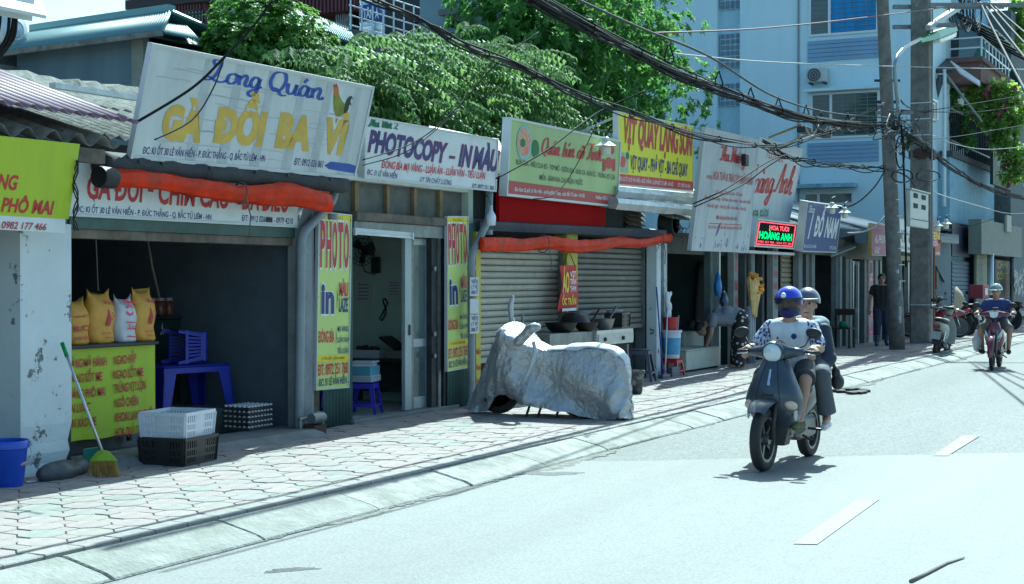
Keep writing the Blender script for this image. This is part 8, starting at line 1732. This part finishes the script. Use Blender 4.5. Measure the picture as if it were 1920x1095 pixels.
# --- the passenger
Jp = dict(head=V3(-.42,.045,1.395), neck=V3(-.47,.02,1.23), sl=V3(-.46,.19,1.17), sr=V3(-.49,-.15,1.17), el=V3(-.36,.27,.92), er=V3(-.35,-.24,.95), wl=V3(-.22,.22,.80), wr=V3(-.20,-.16,.90),
          hl=V3(-.55,.11,.90), hr=V3(-.55,-.11,.90), kl=V3(-.12,.27,.78), kr=V3(-.15,-.27,.78), al=V3(-.22,.29,.42), ar=V3(-.22,-.28,.42), tl=V3(-.08,.31,.36), tr=V3(-.08,-.30,.36))
Pn = thing('person', (0, 0, 0), 'scooter passenger in a navy hooded jacket and grey helmet', 'person'); M4 = body(Pn, Jp, skin_m, V3(1,.15,-.05), V3(0,0,1), .7, hd=(V3(.7,-.3,-.2), V3(1,.3,0)))
jk = M('navy jacket', (.022,.034,.055), .75, var=.15, bump=.8, bscale=6); garment(Pn, 'jacket', shirt(Jp, .98, 1.85, -.02, .014), jk); garment(Pn, 'hood', [(Jp['neck'] + V3(-.05,-.08,.01), .06, Jp['neck'] + V3(-.06,.12,.0), .065), (Jp['neck'] + V3(.03,.10,-.02), .05, Jp['neck'] + V3(-.06,.14,-.01), .06)], M('grey hood', (.25,.3,.34), .85, var=.08))
garment(Pn, 'trousers', legs(Jp, 1.95, 1., .014, 2.2), M('grey trousers', (.075,.085,.10), .8, var=.15, bump=.7, bscale=6)); dome(Pn, 'helmet', M4, M('grey helmet', (.09,.10,.13), .35, var=.05, coat=.3), (.134,.116,.13), -8, (-.005,0,.03), 24); patch(Pn, 'helmet_brim', M4, M('pale brim', (.32,.34,.34), .5), (.185,.13,.02), -60, 60, -20, 20, (-.01,0,.06))
for s_ in ('l', 'r'): garment(Pn, 'sandal', [(Jp['a'+s_] - V3(.04,0,.085), .03, Jp['t'+s_] - V3(-.02,0,.035), .03)], M('pale sandal', (.45,.5,.55), .6), .009)
Pn.location = NS_LOC; Pn.rotation_euler.z = NS_ROT
mb = MB(); mb.ell((-.50,.30,.70), (.08,.06,.075)); mb.ell((-.48,.29,.78), (.05,.04,.06)); mb.capsule((-.48,.29,.8), .02, (-.42,.26,.92), .015); o = remesh(mb, 'handbag', M('black bag', (.02,.022,.022), .6, bump=.3), None, .012); tag(o, 'small black bag hanging behind the scooter passenger', 'bag'); o.location = NS_LOC; o.rotation_euler.z = NS_ROT
# --- rider of the maroon motorbike
Jr = {k_: v.copy() for k_, v in J.items()}; Jr['al'] += V3(-.12,.06,-.06); Jr['ar'] += V3(-.12,-.06,-.06); Jr['tl'] += V3(-.12,.08,-.04); Jr['tr'] += V3(-.12,-.08,-.04); Jr['kl'] += V3(-.03,.04,-.03); Jr['kr'] += V3(-.03,-.04,-.03)
for k_ in ('el', 'er', 'wl', 'wr'): Jr[k_] += V3(-.04, .02 if k_[1] == 'l' else -.02, 0)
Rr = thing('person', (0, 0, 0), 'rider in a blue T-shirt and green helmet on the maroon motorbike', 'person'); M4 = body(Rr, Jr, skin_m, V3(1,.05,-.08), V3(0,0,1), 1.0, hd=(V3(.75,.1,-.25), V3(.75,-.1,-.25)), vox=.012)
garment(Rr, 'shirt', shirt(Jr, 1.06, .55, 0), M('royal blue T-shirt', (.03,.045,.16), .8, var=.1, bump=.2, bscale=9)); garment(Rr, 'shorts', legs(Jr, .9), M('khaki shorts', (.14,.14,.12), .8, var=.2)); dome(Rr, 'helmet', M4, M('green helmet', hexc(60,120,100), .3, col2=(.45,.5,.5), scale=7), (.134,.116,.128), 0, (-.005,0,.03), 10); patch(Rr, 'helmet_brim', M4, M('pale green brim', (.4,.5,.46), .4), (.20,.125,.02), -65, 65, -20, 20, (-.01,0,.045))
mb = MB(); mb.box(.062,.07,-.05,.05,1.11,1.122); mb.build('chest_print', p_white, Rr)
for s_ in ('l', 'r'): garment(Rr, 'shoe', [(Jr['a'+s_] - V3(.03,0,.055), .046, Jr['t'+s_], .04)], M('black shoe', (.015,.015,.016), .6), .012)
Rr.location = RM_LOC; Rr.rotation_euler.z = RM_ROT
mb = MB(); c = V3(.1,-.32,.50)
for dx, dz, r_ in ((0,0,.13),(.02,-.1,.10),(-.02,.1,.09),(.0,.16,.06)): mb.ell(c + V3(dx,0,dz), (r_*.8, r_*.7, r_))
o = remesh(mb, 'shopping_bag', M('white bag print', (.55,.55,.54), .5, var=.1, stain=.35, stcol=(.4,.1,.12), stscale=7, bump=.4, bscale=12), None, .016); tag(o, 'bulging white plastic bag hanging beside the maroon motorbike', 'bag'); o.location = RM_LOC; o.rotation_euler.z = RM_ROT
# --- woman bending over (faces the shop)
wb = Vector((oz(1383, 690, SW).x, oz(1383, 690, SW).y, SW)); Jw = dict(head=V3(.62,0,.66), neck=V3(.50,0,.82), sl=V3(.42,.17,.86), sr=V3(.42,-.17,.86), el=V3(.46,.24,.60), er=V3(.46,-.22,.60), wl=V3(.52,.16,.40), wr=V3(.52,-.12,.40),
  hl=V3(-.05,.09,.84), hr=V3(-.05,-.09,.84), kl=V3(.0,.11,.46), kr=V3(.02,-.10,.46), al=V3(-.06,.11,.09), ar=V3(-.02,-.11,.09), tl=V3(.10,.13,.035), tr=V3(.14,-.12,.035))
Wo = thing('person', (0, 0, 0), 'woman in a grey top and polka dot trousers bending over by the cabinets', 'person'); M4 = body(Wo, Jw, skin_d, V3(.55,0,-.8), V3(.8,0,.55), .5, vox=.012)
P_ = shirt(Jw, 1.02, .6, 0); P_ += [(V3(.18,.06,.95), .12, V3(.18,-.06,.95), .12), (V3(.0,0,.92), .12, V3(.32,0,.93), .12)]; garment(Wo, 'top', P_, M('grey striped top', (.17,.19,.22), .85, var=.15, scale=22, bump=.2))
dots = speckle('polka dot cloth', (.012,.012,.014), (.5,.5,.5), 12, .28, True); garment(Wo, 'trousers', [(V3(-.05,0,.88), .14, V3(-.05,.09,.80), .15), (V3(-.05,.09,.80), .14, V3(-.02,.12,.12), .11), (V3(-.05,-.09,.80), .15, V3(.02,-.12,.12), .11), (V3(-.04,0,.7), .14, V3(0,0,.2), .11)], dots, .016)
dome(Wo, 'hair', M4, hair_m, (.112,.092,.11), -15, (-.015,0,.025), 35)
Wo.location = wb; Wo.rotation_euler.z = R(112)
# --- man standing by the pole
Jm = dict(head=V3(.02,0,1.52), neck=V3(0,0,1.37), sl=V3(0,.19,1.32), sr=V3(0,-.19,1.32), el=V3(-.04,.25,1.06), er=V3(.0,-.26,1.06), wl=V3(.05,.24,.84), wr=V3(.06,-.27,.84), hl=V3(0,.09,.86), hr=V3(0,-.09,.86), kl=V3(.03,.10,.48), kr=V3(.10,-.10,.48), al=V3(-.02,.11,.09), ar=V3(.12,-.11,.09), tl=V3(.14,.13,.035), tr=V3(.29,-.13,.035))
Ma = thing('person', (0, 0, 0), 'man in a black T-shirt and dark trousers standing beside the leaning pole', 'person'); M4 = body(Ma, Jm, skin_d, V3(1,.1,0), V3(0,0,1), .45, hn=V3(1,0,.2), vox=.013)
garment(Ma, 'shirt', shirt(Jm, 1., .55, 0), M('black T-shirt', (.012,.012,.014), .8)); garment(Ma, 'trousers', legs(Jm, 1.6, 1., .02), M('navy work trousers', (.02,.025,.055), .8, var=.15)); dome(Ma, 'hair', M4, hair_m, (.112,.092,.115), -20, (-.018,0,.025), 45)
for s_ in ('l', 'r'): garment(Ma, 'boot', [(Jm['k'+s_].lerp(Jm['a'+s_], .5), .068, Jm['a'+s_], .055), (Jm['a'+s_] - V3(.02,0,.05), .045, Jm['t'+s_] + V3(0,0,.01), .042)], M('blue rubber boot', (.03,.06,.09), .45), .014)
mp = oz(1653, 648, SW); Ma.location = (mp.x, mp.y, SW); Ma.rotation_euler.z = R(195)
